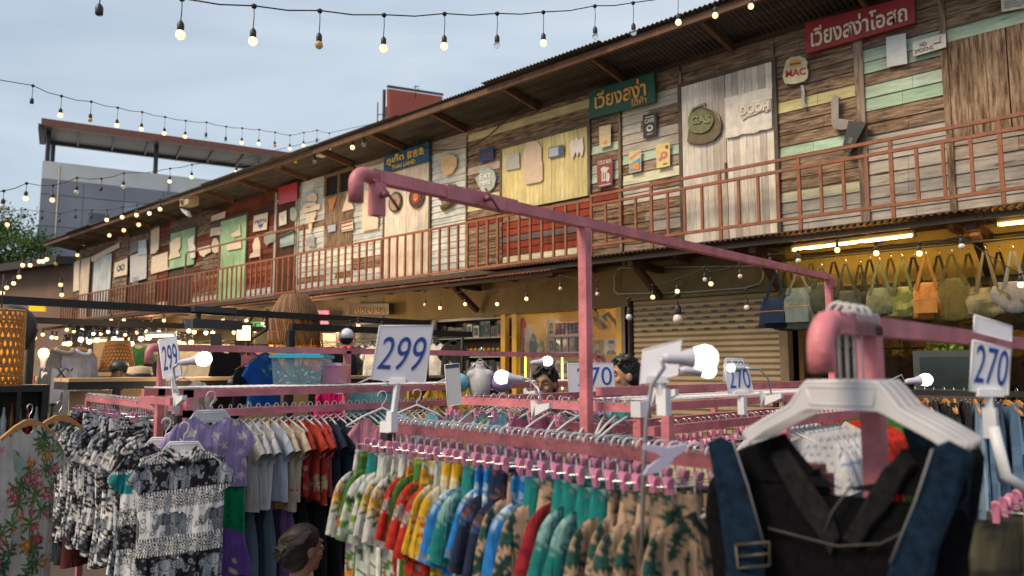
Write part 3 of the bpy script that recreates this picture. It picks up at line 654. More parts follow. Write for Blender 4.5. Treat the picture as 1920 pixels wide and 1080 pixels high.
poster('rusty red cold beer poster with a white foaming mug', [(1119, 299), (1149, 294), (1148, 347), (1120, 353)], c_redd, [('COLD BEER', c_w, (.06, .8, .94, .93)), ('blob', c_w, .5, .6, .26, .1, .005, 18, .25), ('bar', c_w, .3, .2, .66, .58), ('blob', c_w, .72, .3, .12, .16), ('bar', c_redd, .38, .26, .44, .5, .006), ('bar', c_redd, .52, .26, .58, .5, .006), ('bar', c_w, .1, .05, .9, .08)])
poster('cream and blue fruit juice poster with three oranges', [(1179, 285), (1202, 280), (1202, 320), (1180, 325)], c_cream, [('poly', c_org, [(.08, .62), (.92, .86), (.92, .94), (.08, .72)]), ('poly', c_bl, [(.06, .06), (.94, .06), (.94, .62), (.06, .42)]), ('blob', c_org, .34, .26, .2, .12, .006), ('blob', c_org, .64, .32, .2, .12, .007), ('blob', c_org, .7, .18, .18, .1, .008)])
poster('pale yellow poster with a pink doughnut drawing', [(1230, 272), (1256, 266), (1256, 311), (1231, 316)], c_y, [('blob', c_pk, .58, .5, .26, .16), ('blob', c_y, .58, .5, .1, .06, .007), ('blob', c_redd, .78, .82, .12, .08), ('blob', c_pk, .3, .36, .16, .08), ('bar', c_redd, .5, .1, .8, .15)])
poster('small navy poster with red and yellow flashes left of the yellow shutters', [(898, 282), (925, 276), (925, 299), (899, 304)], mat('poster_navy', (.02, .035, .12), .5, 0, .3, 10), [('poly', c_redd, [(.2, .5), (.4, .66), (.8, .62), (.84, .48), (.5, .4)]), ('poly', mat('poster_gold', (.7, .4, .04), .5, 0, 0), [(.42, .45), (.5, .62), (.62, .62), (.6, .46)])])
# round tin EAT sign
r_, q = board('cafe_sign', 'pale round arrow-shaped sign with raised EAT letters beside the yellow shutters', 'sign', [(891, 334), (899, 326), (897, 320), (905, 315), (916, 314), (926, 321), (930, 334), (926, 350), (914, 361), (903, 358), (896, 347)], mat('pale_mint_sign', (.42, .46, .40), .6, 0, .4, 8), YW-.06, .03)
q = quadY([(894, 318), (928, 314), (928, 356), (894, 360)], YW-.06)
text_mesh('EAT', q, L_WHITE, 'lettering', r_, .002, .01, (.18, .54, .84, .78), bold=.04); text_mesh('HERE', q, L_WHITE, 'lettering', r_, .002, .01, (.2, .28, .8, .48), bold=.03)
simple('cutout_board', 'tan shield-shaped blank board above the curved arrow sign', 'board', [(826, 300), (834, 291), (847, 289), (856, 295), (856, 311), (848, 324), (836, 330), (828, 320)], P_TAN)
r_, q = board('arrow_sign', 'grey round relief sign with curved bronze arrow, partly behind the pink bar', 'sign', [(822, 356), (826, 346), (838, 342), (852, 345), (858, 356), (857, 374), (847, 388), (829, 396), (829, 384), (824, 372)], mat('grey_relief', (.24, .22, .17), .7, .2, .5, 9, .5, 30), YW-.06, .04)
m = MB(); m.tube([atY(*p, YW-.08) for p in ((829, 390), (843, 383), (852, 372), (855, 358))], .05, 6, rr=[.06, .055, .045, .04]); m.build('curved_arrow', mat('bronze_paint', (.13, .095, .045)), r_)
# boards on yellow shutters
simple('blank_plate', 'small blank grey plate on the left yellow shutter', 'plate', [(947, 291), (973, 285), (974, 315), (948, 320)], mat('pale_grey_plate', (.42, .41, .36), .6, 0, .2), YW-.085, .015)
simple('cutout_board', 'tall cream glove-shaped board on the left yellow shutter', 'board', [(981, 285), (986, 273), (998, 264), (1008, 266), (1015, 277), (1015, 297), (1017, 306), (1017, 337), (1012, 341), (985, 346), (983, 330), (980, 305)], mat('cream_glove', (.60, .46, .33), .8, 0, .15, 8), YW-.085, .02)
poster('small framed blue and white plate on the right yellow shutter', [(1028, 277), (1057, 271), (1057, 291), (1028, 297)], mat('plate_frame', (.14, .12, .10), .6), [('bar', mat('plate_blue', (.38, .42, .50), .5, 0, .1), .05, .1, .66, .9), ('bar', mat('plate_navy', (.07, .09, .18), .5, 0, .2), .68, .1, .93, .9)], nm='framed_plate', y=YW-.09, cat='plate')
simple('cutout_board', 'white board with four jagged points on the right yellow shutter', 'board', [(1068, 268), (1072, 262), (1077, 264), (1080, 257), (1086, 263), (1092, 256), (1094, 276), (1092, 291), (1089, 293), (1086, 283), (1082, 294), (1079, 284), (1074, 297), (1071, 294), (1068, 284)], mat('white_relief', (.66, .60, .52), .8, 0, .15), YW-.085, .02)
# bottle caps on the cream door
def cap(px, py, r, label, face, items):
    c = atY(px, py, YW-.09); t = empty('crown_sign', c); tag(t, label, 'sign', 'giant bottle caps on the cream door')
    m = MB(); n = 42; vs = []
    for k in range(n):
        a = 2*math.pi*k/n; rr = r*(1+.05*(k % 2)); vs.append((c.x+rr*math.cos(a), c.y-.01, c.z+rr*math.sin(a)))
    m.prism(vs, (0, .04, 0)); m.build('crown_rim', mat('rusty_crown', (.13, .08, .045), .6, .4, .5, 20), t)
    m = MB()
    m.prism([(c.x+r*.82*math.cos(2*math.pi*k/32), c.y-.02, c.z+r*.82*math.sin(2*math.pi*k/32)) for k in range(32)], (0, .012, 0)); m.build('face', face, t)
    for (rx_, rz_, dx, dz_, mt) in items:
        m = MB(); m.prism([(c.x+dx*r+rx_*r*math.cos(2*math.pi*k/24), c.y-.024, c.z+dz_*r+rz_*r*math.sin(2*math.pi*k/24)) for k in range(24)], (0, .006, 0)); m.build('emblem', mt, t)
        c = c+V((0, -.003, 0))
    return t
gold = mat('emblem_gold', (.6, .36, .05), .5, 0, .1)
cap(741, 379, .215, 'worn tan bottle cap, left one on the cream door', mat('tan_cap_face', (.36, .26, .18), .6, 0, .4, 10), [(.4, .3, 0, 0, mat('tan_emblem', (.28, .13, .06), .6, 0, .3))])
cap(781, 369, .235, 'dark bottle cap with red and gold crest, right one on the cream door', mat('dark_cap_face', (.05, .04, .035), .6), [(.58, .58, 0, 0, L_RED), (.46, .46, 0, 0, mat('crest_dark', (.08, .02, .015), .5)), (.3, .4, 0, 0, gold), (.2, .24, 0, .02, L_RED), (.06, .16, 0, .0, gold)])
# cream sheets and odds and ends further left
simple('cutout_board', 'tall ragged cream board left of the cream door', 'board', [(678, 360), (690, 352), (708, 344), (711, 360), (707, 370), (711, 385), (707, 395), (709, 412), (708, 428), (679, 434)], P_CREAM)
poster('orange pennant sign hanging point down on the brown board', [(613, 374), (632, 366), (622, 396), (622, 396)], mat('pennant_orange', (.50, .20, .04), .6, 0, .3, 12), [], nm='pennant', cat='sign')
simple('cutout_board', 'pale blank triangle board beside the orange pennant', 'board', [(641, 397), (652, 360), (663, 391)], P_CREAM)
poster('small white plate with red stripes on the brown board', [(640, 417), (661, 411), (662, 431), (641, 435)], P_CREAM, [('bar', c_redd, .02, .76, .98, .95), ('bar', c_redd, .05, .44, .95, .56), ('bar', c_redd, .05, .1, .95, .18)], nm='striped_plate', cat='plate')
simple('blank_plate', 'small pale blue plate low on the brown board', 'plate', [(614, 424), (629, 420), (629, 433), (615, 436)], mat('pale_blue_plate', (.38, .44, .5), .6), t=.01)
m = MB()
for pg in ([(574, 377), (576, 366), (583, 361), (592, 363), (594, 372), (591, 378)], [(567, 390), (569, 384), (600, 382), (599, 392), (568, 400)], [(574, 380), (592, 379), (591, 386), (574, 390)], [(574, 401), (592, 396), (592, 402), (588, 412), (593, 414), (574, 420)], [(578, 420), (585, 418), (583, 435), (580, 436)]):
    m.prism(quadY(pg), (0, .02, 0))
tag(m.build('cutout_board', P_CREAM), 'cream board cut like a stepped totem on the white boards', 'board')
simple('table_sign', 'faint grey table-shaped board under the cream totem', 'board', [(573, 446), (589, 441), (590, 462), (575, 462)], mat('pale_grey_plate', (.42, .41, .36)), t=.012)
simple('red_sheet', 'bright red sheet nailed to the top of the brown door', 'sheet', [(522, 352), (557, 341), (557, 375), (522, 384)], mat('red_vinyl', (.50, .025, .03), .3, 0, .2, 3), YW-.1, .01)
simple('dark_slot', 'black narrow sheet edge beside the red sheet', 'sheet', [(557.5, 344), (561, 343), (561, 371), (557.5, 373)], M_BLACK, YW-.08, .01)
poster('pale blank card with a faint pink drawing on the brown door', [(523, 400), (537, 394), (537, 420), (523, 424)], P_WHITE, [('blob', c_cream, .5, .5, .2, .2)], nm='card', y=YW-.09)
simple('oval_plaque', 'round pale green plaque on the brown door', 'plaque', [(544, 392), (549, 388), (555, 391), (557, 400), (555, 411), (549, 415), (544, 411)], mat('pale_green_plaque', (.34, .40, .32), .6, 0, .4), YW-.09, .02)
rb, q = board('mail_sign', 'pale teal scroll-topped notice box low on the brown door', 'sign', [(525, 444), (550, 434), (551, 458), (525, 464)], mat('teal_notice', (.34, .42, .38), .6, 0, .3), YW-.1, .03)
m = MB(); m.tube([atY(524, 445, YW-.11), atY(552, 433, YW-.11)], .035, 8); m.build('scroll', mat('dark_teal', (.03, .1, .12), .5), rb)
poster('cream cola sign with blue half disc on the red boards', [(476, 405), (502, 398), (500, 430), (474, 435)], P_CREAM, [('PEPSI', mat('sign_ink_blue', (.02, .05, .16), .6), (.1, .44, .93, .68)), ('poly', mat('sign_blue_mark', (.03, .12, .32), .6), [(.35, .38), (.75, .42), (.7, .24), (.56, .14), (.42, .22)])], nm='cola_sign', cat='sign')
simple('relief_sign', 'crumpled grey-green relief sign right of the cream bear board', 'sign', [(495, 437), (510, 433), (517, 436), (516, 452), (505, 456), (500, 461), (495, 455)], mat('grey_green_relief', (.28, .32, .27), .7, 0, .5, 12, .5, 30))
simple('cutout_board', 'cream board cut like a sitting figure under the cola sign', 'board', [(467, 484), (470, 476), (475, 472), (473, 460), (478, 446), (483, 440), (487, 455), (489, 475), (489, 480)], P_CREAM)
simple('cutout_board', 'large cream jagged board on the upper half of the mint door', 'board', [(432, 440), (447, 430), (449, 417), (451, 441), (437, 445)], P_CREAM, YW-.09)
simple('cutout_board', 'cream rectangular board in the middle of the mint door', 'board', [(426, 456), (451, 448), (452, 465), (425, 470)], P_CREAM, YW-.09)
for i, (lb, pts) in enumerate((
  ('slanting cream board on the brown boards left of the mint door', [(396, 405), (422, 396), (421, 408), (396, 415)]),
  ('cream board just left of the mint door', [(395, 428), (414, 425), (413, 440), (394, 443)]),
  ('small cream bottle-shaped board beside the mint door', [(397, 456), (400, 447), (406, 446), (410, 455), (409, 472), (403, 475), (397, 470)]),
  ('drooping cream board under the pipe rail', [(370, 466), (394, 460), (395, 472), (386, 477), (382, 482), (375, 478)]),
  ('ragged cream board on the left of the mint shutter', [(318, 455), (330, 446), (338, 444), (338, 463), (334, 470), (338, 480), (316, 487), (319, 470)]),
  ('narrow ragged cream board on the right of the mint shutter', [(352, 448), (364, 441), (363, 456), (366, 464), (365, 483), (357, 485), (354, 470)]),
  ('large blank cream board between dark boards', [(284, 482), (314, 472), (314, 500), (317, 505), (283, 514)]),
  ('tall wavy cream board beside the upright brown boards', [(283, 434), (292, 427), (298, 426), (297, 467), (290, 475), (282, 476)]),
  ('cream board above the pale blue door', [(170, 482), (223, 455), (224, 464), (172, 491)]),
  ('narrow cream painted board at the far left end of the wall', [(139, 492), (149, 488), (148, 544), (137, 547)]))):
    simple('cutout_board', lb, 'board', pts, P_CREAM if i not in (5,) else P_WHITE, YW-(.09 if i in (4, 5) else .07))
poster('white board with a dark eyeglasses emblem near the far end', [(215, 493), (239, 484), (238, 515), (213, 520)], P_CREAM, [('blob', mat('emblem_slate', (.07, .10, .11), .6), .38, .52, .16, .22, .004, 18), ('blob', mat('emblem_slate', (.07, .10, .11), .6), .66, .52, .16, .22, .004, 18), ('blob', P_CREAM, .36, .52, .07, .1, .007), ('blob', P_CREAM, .68, .52, .07, .1, .007)], nm='emblem_board', cat='board')
simple('louvre_board', 'pale panel with a vent grille under the grey cloth', 'panel', [(244, 480), (275, 470), (274, 522), (244, 530)], mat('pale_panel', (.52, .50, .47), .6, 0, .15))
m = MB(); 
for k in range(5): a = atY(248, 521+k*3, YW-.082); b = atY(259, 518+k*3, YW-.082); m.box((a.x, YW-.084, a.z-.012), (b.x, YW-.075, a.z+.012))
tag(m.build('vent_grille', mat('grey_grille', (.28, .30, .32), .5)), 'small grey louvred vent on the pale panel', 'vent')
m = MB(); n = 24
for i in range(n):
    for zt_, zb_ in ((0, 1),):
        pass
a, b = atY(259, 452, YW-.1), atY(275, 448, YW-.1); zb_ = atY(262, 478, YW-.1).z
vs = []
for j in range(8):
    for i in range(n+1):
        u = i/n; vs.append((a.x+(b.x-a.x)*u, YW-.1+.025*math.sin(u*18+j*.3), a.z+(b.z-a.z)*u+(zb_-a.z)*j/7))
m.add(vs, [(j*(n+1)+i, j*(n+1)+i+1, (j+1)*(n+1)+i+1, (j+1)*(n+1)+i) for j in range(7) for i in range(n)], True)
tag(m.build('hanging_cloth', mat('pale_blue_cloth', (.48, .55, .58), .9, 0, .2)), 'pale blue-grey cloth draped over the boards near the far end', 'cloth')
simple('grey_sheet', 'dark grey square sheet left of the draped cloth', 'sheet', [(244, 457), (259, 450), (259, 470), (244, 476)], mat('grey_sheet', (.20, .20, .20), .7, 0, .3))
# loudspeaker and small lamps under the eave
sp = empty('horn_speaker', atY(353, 380, YE+.1)); tag(sp, 'beige horn loudspeaker with a white lamp box under the eave', 'loudspeaker')
c = atY(355, 377, YE+.15); m = MB(); m.cbox((c.x, c.y, c.z), .55, .3, .28); m.build('housing', mat('beige_housing', (.46, .37, .23), .5, 0, .2), sp)
m = MB(); m.lathe([(.13, 0), (.12, .02), (.05, .03), (.045, .08)], (c.x-.1, c.y-.15, c.z), 16, V((0, -1, 0))); m.build('horn', mat('brown_horn', (.26, .17, .08), .5), sp)
c2 = atY(349, 396, YE+.15); m = MB(); m.prism([c2+V((-.3, -.05, .12)), c2+V((.15, -.05, -.02)), c2+V((.25, -.05, -.2)), c2+V((-.12, -.05, -.02))], (0, .1, 0)); m.build('lamp_box', mat('pale_lamp_box', (.5, .52, .52), .4), sp)
m = MB(); m.tube([c+V((.1, 0, .12)), c+V((.1, 0, .35))], .02, 6); m.build('bracket', M_BLACK, sp)
c = atY(605, 287, YE+.3); m = MB(); m.cbox((c.x, c.y, c.z), .34, .22, .12); m.tube([c, c+V((0, 0, .25))], .015, 6)
tag(m.build('flood_lamp', mat('white_lamp_box', (.55, .55, .52), .4)), 'small unlit white flood lamp under the eave above the red sheet', 'lamp')
# sagging black cable across the wall
m = MB(); m.tube([atY(*p, YW-.13) for p in ((970, 207), (948, 225), (920, 252), (890, 272), (850, 281), (812, 282), (786, 274), (770, 268))], .012, 6)
tag(m.build('wall_cable', M_CABLE), 'black cable sagging from the eave across the white boards', 'cable')
# ================================================================== far background
ob = empty('office_building', (-62, 40, 0)); tag(ob, 'tall grey and white clad office block with roof canopy behind the market', 'building')
def bk(px, py, D): return atD(px, py, D)
DB = 62
A = bk(80, 301, DB); B_ = bk(402, 352, DB+6.5)
fa, fb = V((A.x, A.y, 0)), V((B_.x, B_.y, 0)); ax = (fb-fa).normalized(); nrm = V((ax.y, -ax.x, 0)); nrm = nrm if nrm.dot(-fa) > 0 else -nrm
zt = A.z; Lb = (fb-fa).length+10
def bbox_(m, s0, s1, d0, d1, z0, z1):
    p = [fa+ax*s0-nrm*d0, fa+ax*s1-nrm*d0, fa+ax*s1-nrm*d1, fa+ax*s0-nrm*d1]
    m.add([(q.x, q.y, z0) for q in p]+[(q.x, q.y, z1) for q in p], [(3,2,1,0),(4,5,6,7),(0,1,5,4),(1,2,6,5),(2,3,7,6),(3,0,4,7)])
zw = bk(82, 335, DB).z
def P3_(s, d, z): q = fa+ax*s-nrm*d; return V((q.x, q.y, z))
m = MB(); bbox_(m, 0, Lb, 0, 14, zw+.02, zt); m.build('white_cladding', mat('white_panel_cladding', (.80, .77, .72), .6, 0, .06, 1), ob)
m = MB(); bbox_(m, 0, Lb, .05, 14, 0, zw); m.build('grey_wall', mat('grey_base_wall', (.18, .18, .2), .6), ob)
m = MB(); gw = 3.0; s = 0; i = 0
while s < Lb-.1:
    z = 0; j = 0
    while z < zw:
        h = 2.6; top = min(z+h-.04, zw)
        if s > Lb*.56 and z > zw*.62: m.col = (.74, .71, .67, 1)
        else:
            g_ = .32 if not (i % 3 == 2 and j % 2) else .42; m.col = (g_, g_*1.0, g_*1.1, 1)
        bbox_(m, s+.02, min(s+gw-.02, Lb), -.03, .04, z+.02, top); z += h; j += 1
    s += gw; i += 1
m.build('grey_cladding', col_mat('cladding_panels', .55, .02, 5, .08, vscale=.6), ob)
for s_ in (1.2, 9.4, 14.6):
    m = MB(); m.tube([P3_(s_, -.12, 1), P3_(s_, -.12, zt-.3)], .06, 6); m.build('drain_pipe', mat('dull_pipe', (.35, .35, .34), .5), ob)
for s_, z_ in ((3.4, zw*.80), (3.4, zw*.55), (6.6, zw*.80), (12.2, zw*.72), (12.2, zw*.5), (6.6, zw*.55)):
    m = MB(); bbox_(m, s_, s_+1.5, -.08, -.03, z_, z_+1.0); wf = m.build('window', mat('window_alu', (.30, .31, .32), .4), ob)
    m = MB(); bbox_(m, s_+.08, s_+1.42, -.095, -.081, z_+.08, z_+.92); m.build('pane', mat('dim_pane', (.10, .12, .15), .15, 0, .3, 1), wf)
# roof canopy
zc0 = bk(80, 229, DB-1.5).z; m = MB()
s0, s1 = -.2, Lb+6
def P3(s, d, z): q = fa+ax*s-nrm*d; return V((q.x, q.y, z))
zf, zbk = zc0, bk(92, 262, DB+2.5).z; DF, DBK = -1.5, 3.0
m.add([P3(s0, DF, zf), P3(s1, DF, zf), P3(s1, DBK, zbk), P3(s0, DBK, zbk), P3(s0, DF, zf+.25), P3(s1, DF, zf+.25), P3(s1, DBK, zbk+.25), P3(s0, DBK, zbk+.25)], [(0,1,2,3),(7,6,5,4),(0,4,5,1),(1,5,6,2),(2,6,7,3),(3,7,4,0)])
m.build('canopy_roof', mat('grey_canopy', (.075, .08, .08), .5, 0, .2, .5), ob)
m = MB(); m.tube([P3(s0, DF-.05, zf+.1), P3(s1, DF-.05, zf+.1)], .28, square=True); m.build('canopy_edge', mat('red_brown_edge', (.26, .09, .055), .5), ob)
m = MB(); m.tube([P3(s0, DBK, zbk-.1), P3(s1, DBK, zbk-.1)], .16, square=True)
k = s0
while k < s1: m.tube([P3(k, DF+.1, zf-.1), P3(k, DBK-.1, zbk-.12)], .06, square=True); k += 2.6
m.tube([P3(s0, DF, zf-.2), P3(s0, DBK, zbk-.15)], .2, square=True)
m.build('canopy_purlins', mat('dark_steel', (.045, .05, .055), .5), ob)
for k, d in ((.3, 0.2), (.6, 2.8), (8.3, .2), (17.4, 2.8), (18.3, .2)):
    m = MB(); m.tube([P3(k, d, zt-.1), P3(k, d, zf-(d-DF)/(DBK-DF)*(zf-zbk))], .14, square=True); m.build('canopy_post', mat('dark_steel', (.045, .05, .055)), ob)
# brown annex with dark roof at the left
an = empty('annex_building', (-48, 12, 0)); tag(an, 'low brown plastered building with dark tin roof at the left edge', 'building')
p0, p1 = atD(-260, 505, 52), atD(140, 505, 38); d_ = (V((p1.x, p1.y, 0))-V((p0.x, p0.y, 0))); nn = V((-d_.y, d_.x, 0)).normalized(); nn = nn if nn.dot(p0) > 0 else -nn
zt = 1.65+185/1440*40
m = MB(); q = [V((p0.x, p0.y, 0)), V((p1.x, p1.y, 0))]; q += [q[1]+nn*8, q[0]+nn*8]
m.add([(a.x, a.y, 0) for a in q]+[(a.x, a.y, zt) for a in q], [(3,2,1,0),(4,5,6,7),(0,1,5,4),(1,2,6,5),(2,3,7,6),(3,0,4,7)]); m.build('wall', mat('brown_plaster', (.20, .12, .08), .85, 0, .2, .5), an)
m = MB(); q2 = [a-nn*.9 for a in q[:2]]+[q[2], q[3]]; m.add([(a.x, a.y, zt-.1+(0 if i < 2 else .8)) for i, a in enumerate(q2)]+[(a.x, a.y, zt+.28+(0 if i < 2 else .8)) for i, a in enumerate(q2)], [(3,2,1,0),(4,5,6,7),(0,1,5,4),(1,2,6,5),(2,3,7,6),(3,0,4,7)]); m.build('roof', mat('near_black_tin', (.03, .026, .025), .7), an)
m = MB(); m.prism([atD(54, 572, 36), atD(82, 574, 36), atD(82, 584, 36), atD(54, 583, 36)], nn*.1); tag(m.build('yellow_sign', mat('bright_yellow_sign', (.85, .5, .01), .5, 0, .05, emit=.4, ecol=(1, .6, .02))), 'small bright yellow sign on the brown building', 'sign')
# rooftop container box and aerial
D = 34; c0, c1, c2, c3 = atD(727, 166, D), atD(830, 181, D+4), atD(830, 240, D+4), atD(727, 240, D)
m = MB(); n = 22; m.col = (1, 1, 1, 1)
vs = []
dd = V(((c1-c0).y, -(c1-c0).x, 0)).normalized()
for i in range(n*2+1):
    u = i/(n*2); o = dd*(.05 if (i//1) % 2 else -.05); vs += [c0.lerp(c1, u)+o, c3.lerp(c2, u)+o]
m.add(vs, [(2*i, 2*i+2, 2*i+3, 2*i+1) for i in range(n*2)])
bkd = V((c0.x, c0.y, 0)).normalized()
m.prism([c0+bkd*.12, c1+bkd*.12, V((c1.x, c1.y, 0))+bkd*.12, V((c0.x, c0.y, 0))+bkd*.12], bkd*2.5)
cb = m.build('rooftop_box', mat('orange_red_cladding', (.62, .14, .08), .5, 0, .12, .8)); tag(cb, 'orange-red ribbed rooftop box showing above the eave', 'roof box')
m = MB(); m.tube([c0+V((0, 0, .1)), c1+V((0, 0, .1))], .05, square=True); m.tube([c0+V((-.25, 0, 0)), V((c0.x-.25, c0.y, 3))], .05, square=True); m.build('edge_trim', mat('dark_trim', (.05, .03, .03), .5), cb)
a = atD(779, 172, D+1); m = MB(); m.tube([a+V((0, 0, -.3)), a+V((0, 0, .3))], .02, 5); m.tube([a+V((-.12, 0, .25)), a+V((.12, .1, .25))], .02, 5); m.tube([a+V((-.15, 0, .05)), a+V((.15, .1, .15))], .015, 5)
tag(m.build('roof_aerial', M_BLACK), 'little dark aerial on top of the orange-red box', 'aerial')
a = atD(708, 215, 30)
m = MB(); m.tube([a+V((0, 0, -2)), a+V((0, 0, .5))], .025, 5); m.tube([a+V((.28, .2, -2)), a+V((.28, .2, .3))], .025, 5); m.tube([a+V((0, 0, 0)), a+V((.28, .2, 0))], .02, 5)
tag(m.build('roof_ladder', M_BLACK), 'thin dark ladder frame left of the orange-red box', 'ladder')
# tree behind the annex
def tree(px, py, D, rad, label, seed):
    r = random.Random(seed); c = atD(px, py, D); t = empty('tree', (c.x, c.y, 0)); tag(t, label, 'tree')
    m = MB(); m.tube([(c.x, c.y, 0), (c.x+.1, c.y, c.z*.5), (c.x-.1, c.y, c.z-rad*.3)], .3, 8, rr=[.4, .28, .18])
    for k in range(9):
        a = k*.7; m.tube([(c.x, c.y, c.z-rad*.5), (c.x+math.cos(a)*rad*.5, c.y+math.sin(a)*rad*.5, c.z+r.uniform(-.2, .3)*rad), (c.x+math.cos(a)*rad*.8, c.y+math.sin(a)*rad*.8, c.z+r.uniform(-.1, .6)*rad)], .08, 5, rr=[.12, .07, .03])
    m.build('trunk', mat('bark', (.08, .055, .04), .9, 0, .4), t)
    m = MB(); cl = []
    for k in range(60):
        v = V((r.gauss(0, 1), r.gauss(0, 1), r.gauss(0, .75))).normalized()*rad*r.uniform(.45, 1.0); cl.append(c+v)
    for k in range(9000):
        q = r.choice(cl)+V((r.gauss(0, 1), r.gauss(0, 1), r.gauss(0, .7)))*rad*.15
        s = r.uniform(.08, .17); a = V((r.gauss(0, 1), r.gauss(0, 1), r.gauss(0, 1))).normalized()*s; b = a.cross(V((r.gauss(0, 1), r.gauss(0, 1), r.gauss(0, 1)))).normalized()*s*.5
        m.col = (*[x*r.uniform(.7, 1.3) for x in (.075, .15, .028)], 1)
        m.add([q-a, q+b, q+a, q-b], [(0, 1, 2, 3)])
    m.build('crown', col_mat('leaf_green_%d' % seed, .6, 0, 50, .3), t)
tree(10, 470, 58, 3.3, 'leafy green tree above the brown building at the left edge', 3)
tree(-70, 455, 62, 3.6, 'second green tree crown cut by the left frame edge', 4)
# ================================================================== string lights
def bulb_unit(parent, top, drop, k, lit, names=('lamp_holder', 'bulb')):
    """drop cord, socket and bulb hanging below top; k = size factor"""
    m = MB(); m.tube([top, top+V((.004, 0, -drop*.5)), top+V((-.002, 0, -drop))], .003*k, 5)
    m.lathe([(.004*k, .0), (.014*k, -.012*k), (.019*k, -.022*k), (.019*k, -.058*k), (.016*k, -.064*k)][::-1], top+V((0, 0, -drop)), 10)
    m.lathe([(.012*k, -.016*k), (.018*k, -.004*k), (.018*k, .004*k), (.008*k, .012*k)], top, 8)
    h = m.build(names[0], M_BLACK, parent)
    if lit is None: return h
    b = MB(); r = .027*k; c = top+V((0, 0, -drop-.064*k-r*.8))
    b.lathe([(.002*k, -r), (r*.55, -r*.86), (r*.9, -r*.45), (r, 0), (r*.86, r*.5), (r*.55, r*.95), (r*.5, r*1.1)], c, 12)
    b.build(names[1], {1: M_BULB, 2: M_BULBW, 0: M_GLASS, -1: M_AMBER, -2: M_FROST}[lit], h)
    return h
def string_light(label, pts, dep, drop_px, k=1, wire=None, group='festoon string lights', ext=None, extra=None):
    """pts = (px, py_of_bulb, lit); dep(px)=distance; cable runs drop_px above"""
    tops = []
    P0 = atD(pts[0][0], pts[0][1], dep(pts[0][0]))
    t = empty('string_light', P0); tag(t, label, 'string light', group)
    cab = []
    if ext: cab += [atD(x, y, dep(x)) for x, y in ext[0]]
    prev = None
    for px, py, lit in pts:
        D = dep(px); c = atD(px, py, D); s = D/1440
        d = drop_px(px) if callable(drop_px) else drop_px
        top = c+V((0, 0, d*s)); sz = k
        if prev is not None: mid = (prev+top)/2; mid.z -= (prev-top).length*.03; cab.append(mid)
        cab.append(top); prev = top
        bulb_unit(t, top, max(.01, d*s-.091*sz), sz, lit)
    if ext: cab += [atD(x, y, dep(x)) for x, y in ext[1]]
    m = MB(); m.tube(cab, .0045*k, 6); m.build('cable', M_CABLE, t)
    return t
string_light('large near string of warm bulbs crossing the top of the sky', [(185, 38, None), (338, 67, 1), (474, 79, 1), (598, 86, -1), (719, 92, 1), (833, 88, 1), (932, 86, 0), (1019, 82, 1), (1116, 69, 0), (1188, 62, 0), (1272, 43, 1), (1341, 30, 1), (1408, 13, 1)],
    lambda x: 3.9+(x-180)/1230*3.2, lambda x: 76-(x-180)/1230*20, 1.0, ext=([(0, -75), (100, -62)], [(1500, -75), (1600, -110)]))
string_light('string of small warm bulbs dipping across the left sky', [(59, 199, None), (113, 217, 1), (169, 226, -1), (219, 236, 1), (265, 243, 1), (308, 251, 1), (347, 257, 1), (386, 259, 0), (423, 266, 0), (453, 268, 1), (485, 270, 1), (515, 274, -1), (543, 279, 1), (569, 273, 1), (594, 268, 0), (617, 273, 1)],
    lambda x: 9.5+(x-59)/560*7.5, lambda x: 40-(x-59)/560*16, 1.2, ext=([(-60, 127), (0, 150)], [(660, 240), (700, 232)]))
string_light('lower string of pale bulbs in front of the grey office block', [(5, 388, -2), (48, 373, 1), (98, 376, 1), (143, 361, -2), (189, 362, None), (231, 351, -2), (318, 341, 1), (359, 333, 1)],
    lambda x: 10.5+x/360*5, lambda x: 31-(x)/360*6, 1.35, ext=([(-80, 390), (-30, 365)], [(450, 298), (600, 262)]))
string_light('sagging string of small bulbs by the building corner', [(46, 412, None), (78, 415, None), (111, 420, None), (141, 413, None), (171, 413, None), (200, 413, 1), (229, 408, 1), (256, 404, 1), (280, 401, 1), (300, 393, 1)],
    lambda x: 24-x/300*3, 20, 2.0, ext=([(-40, 408), (0, 400)], [(360, 372)]))
string_light('string of warm bulbs hanging from the far eave', [(133, 463, 1), (145, 479, 1), (158, 458, 1), (205, 442, 1), (232, 432, 1), (260, 421, 1)],
    lambda x: atY(x, 450, 9.3).length*.93, 12, 2.4)
string_light('short string of bulbs along the upper eave near the speaker', [(443, 322, 1), (482, 315, 1), (523, 311, 0), (534, 303, 0), (554, 300, -1), (590, 301, 0), (618, 273, 1), (661, 273, 1), (682, 268, 0)],
    lambda x: (atY(x, 300, 9.28)-V((0, 0, CAMZ))).dot(FW), 11, 1.8)
string_light('drooping cluster of warm bulbs beside the tree', [(14, 415, 1), (43, 491, 1), (57, 491, 1), (74, 484, 1), (81, 484, 1), (88, 480, 1), (36, 513, 1), (26, 525, 1), (13, 533, 1), (5, 543, 1)],
    lambda x: 23, 6, 2.2)
string_light('warm bulbs on a cable hanging down the building corner', [(114, 530, 1), (116, 549, 1), (105, 491, -1)], lambda x: 28, 8, 2.6)
def ydep(Y): return lambda x: Y/(ray(x, 600).y)
string_light('bulbs under the awning in front of the toy shop', [(797, 572, -2), (825, 578, 1), (872, 571, 1), (932, 571, 1), (987, 561, 1), (1051, 542, -2), (1120, 552, -2)], ydep(9.2), 26, 1.15, group='bulb strings under the awning')
string_light('bulbs under the awning in front of the roller shutter', [(1224, 558, 1), (1270, 547, 1), (1322, 525, -2), (1333, 533, 1), (1388, 519, -2)], ydep(9.3), 24, 1.15, group='bulb strings under the awning')
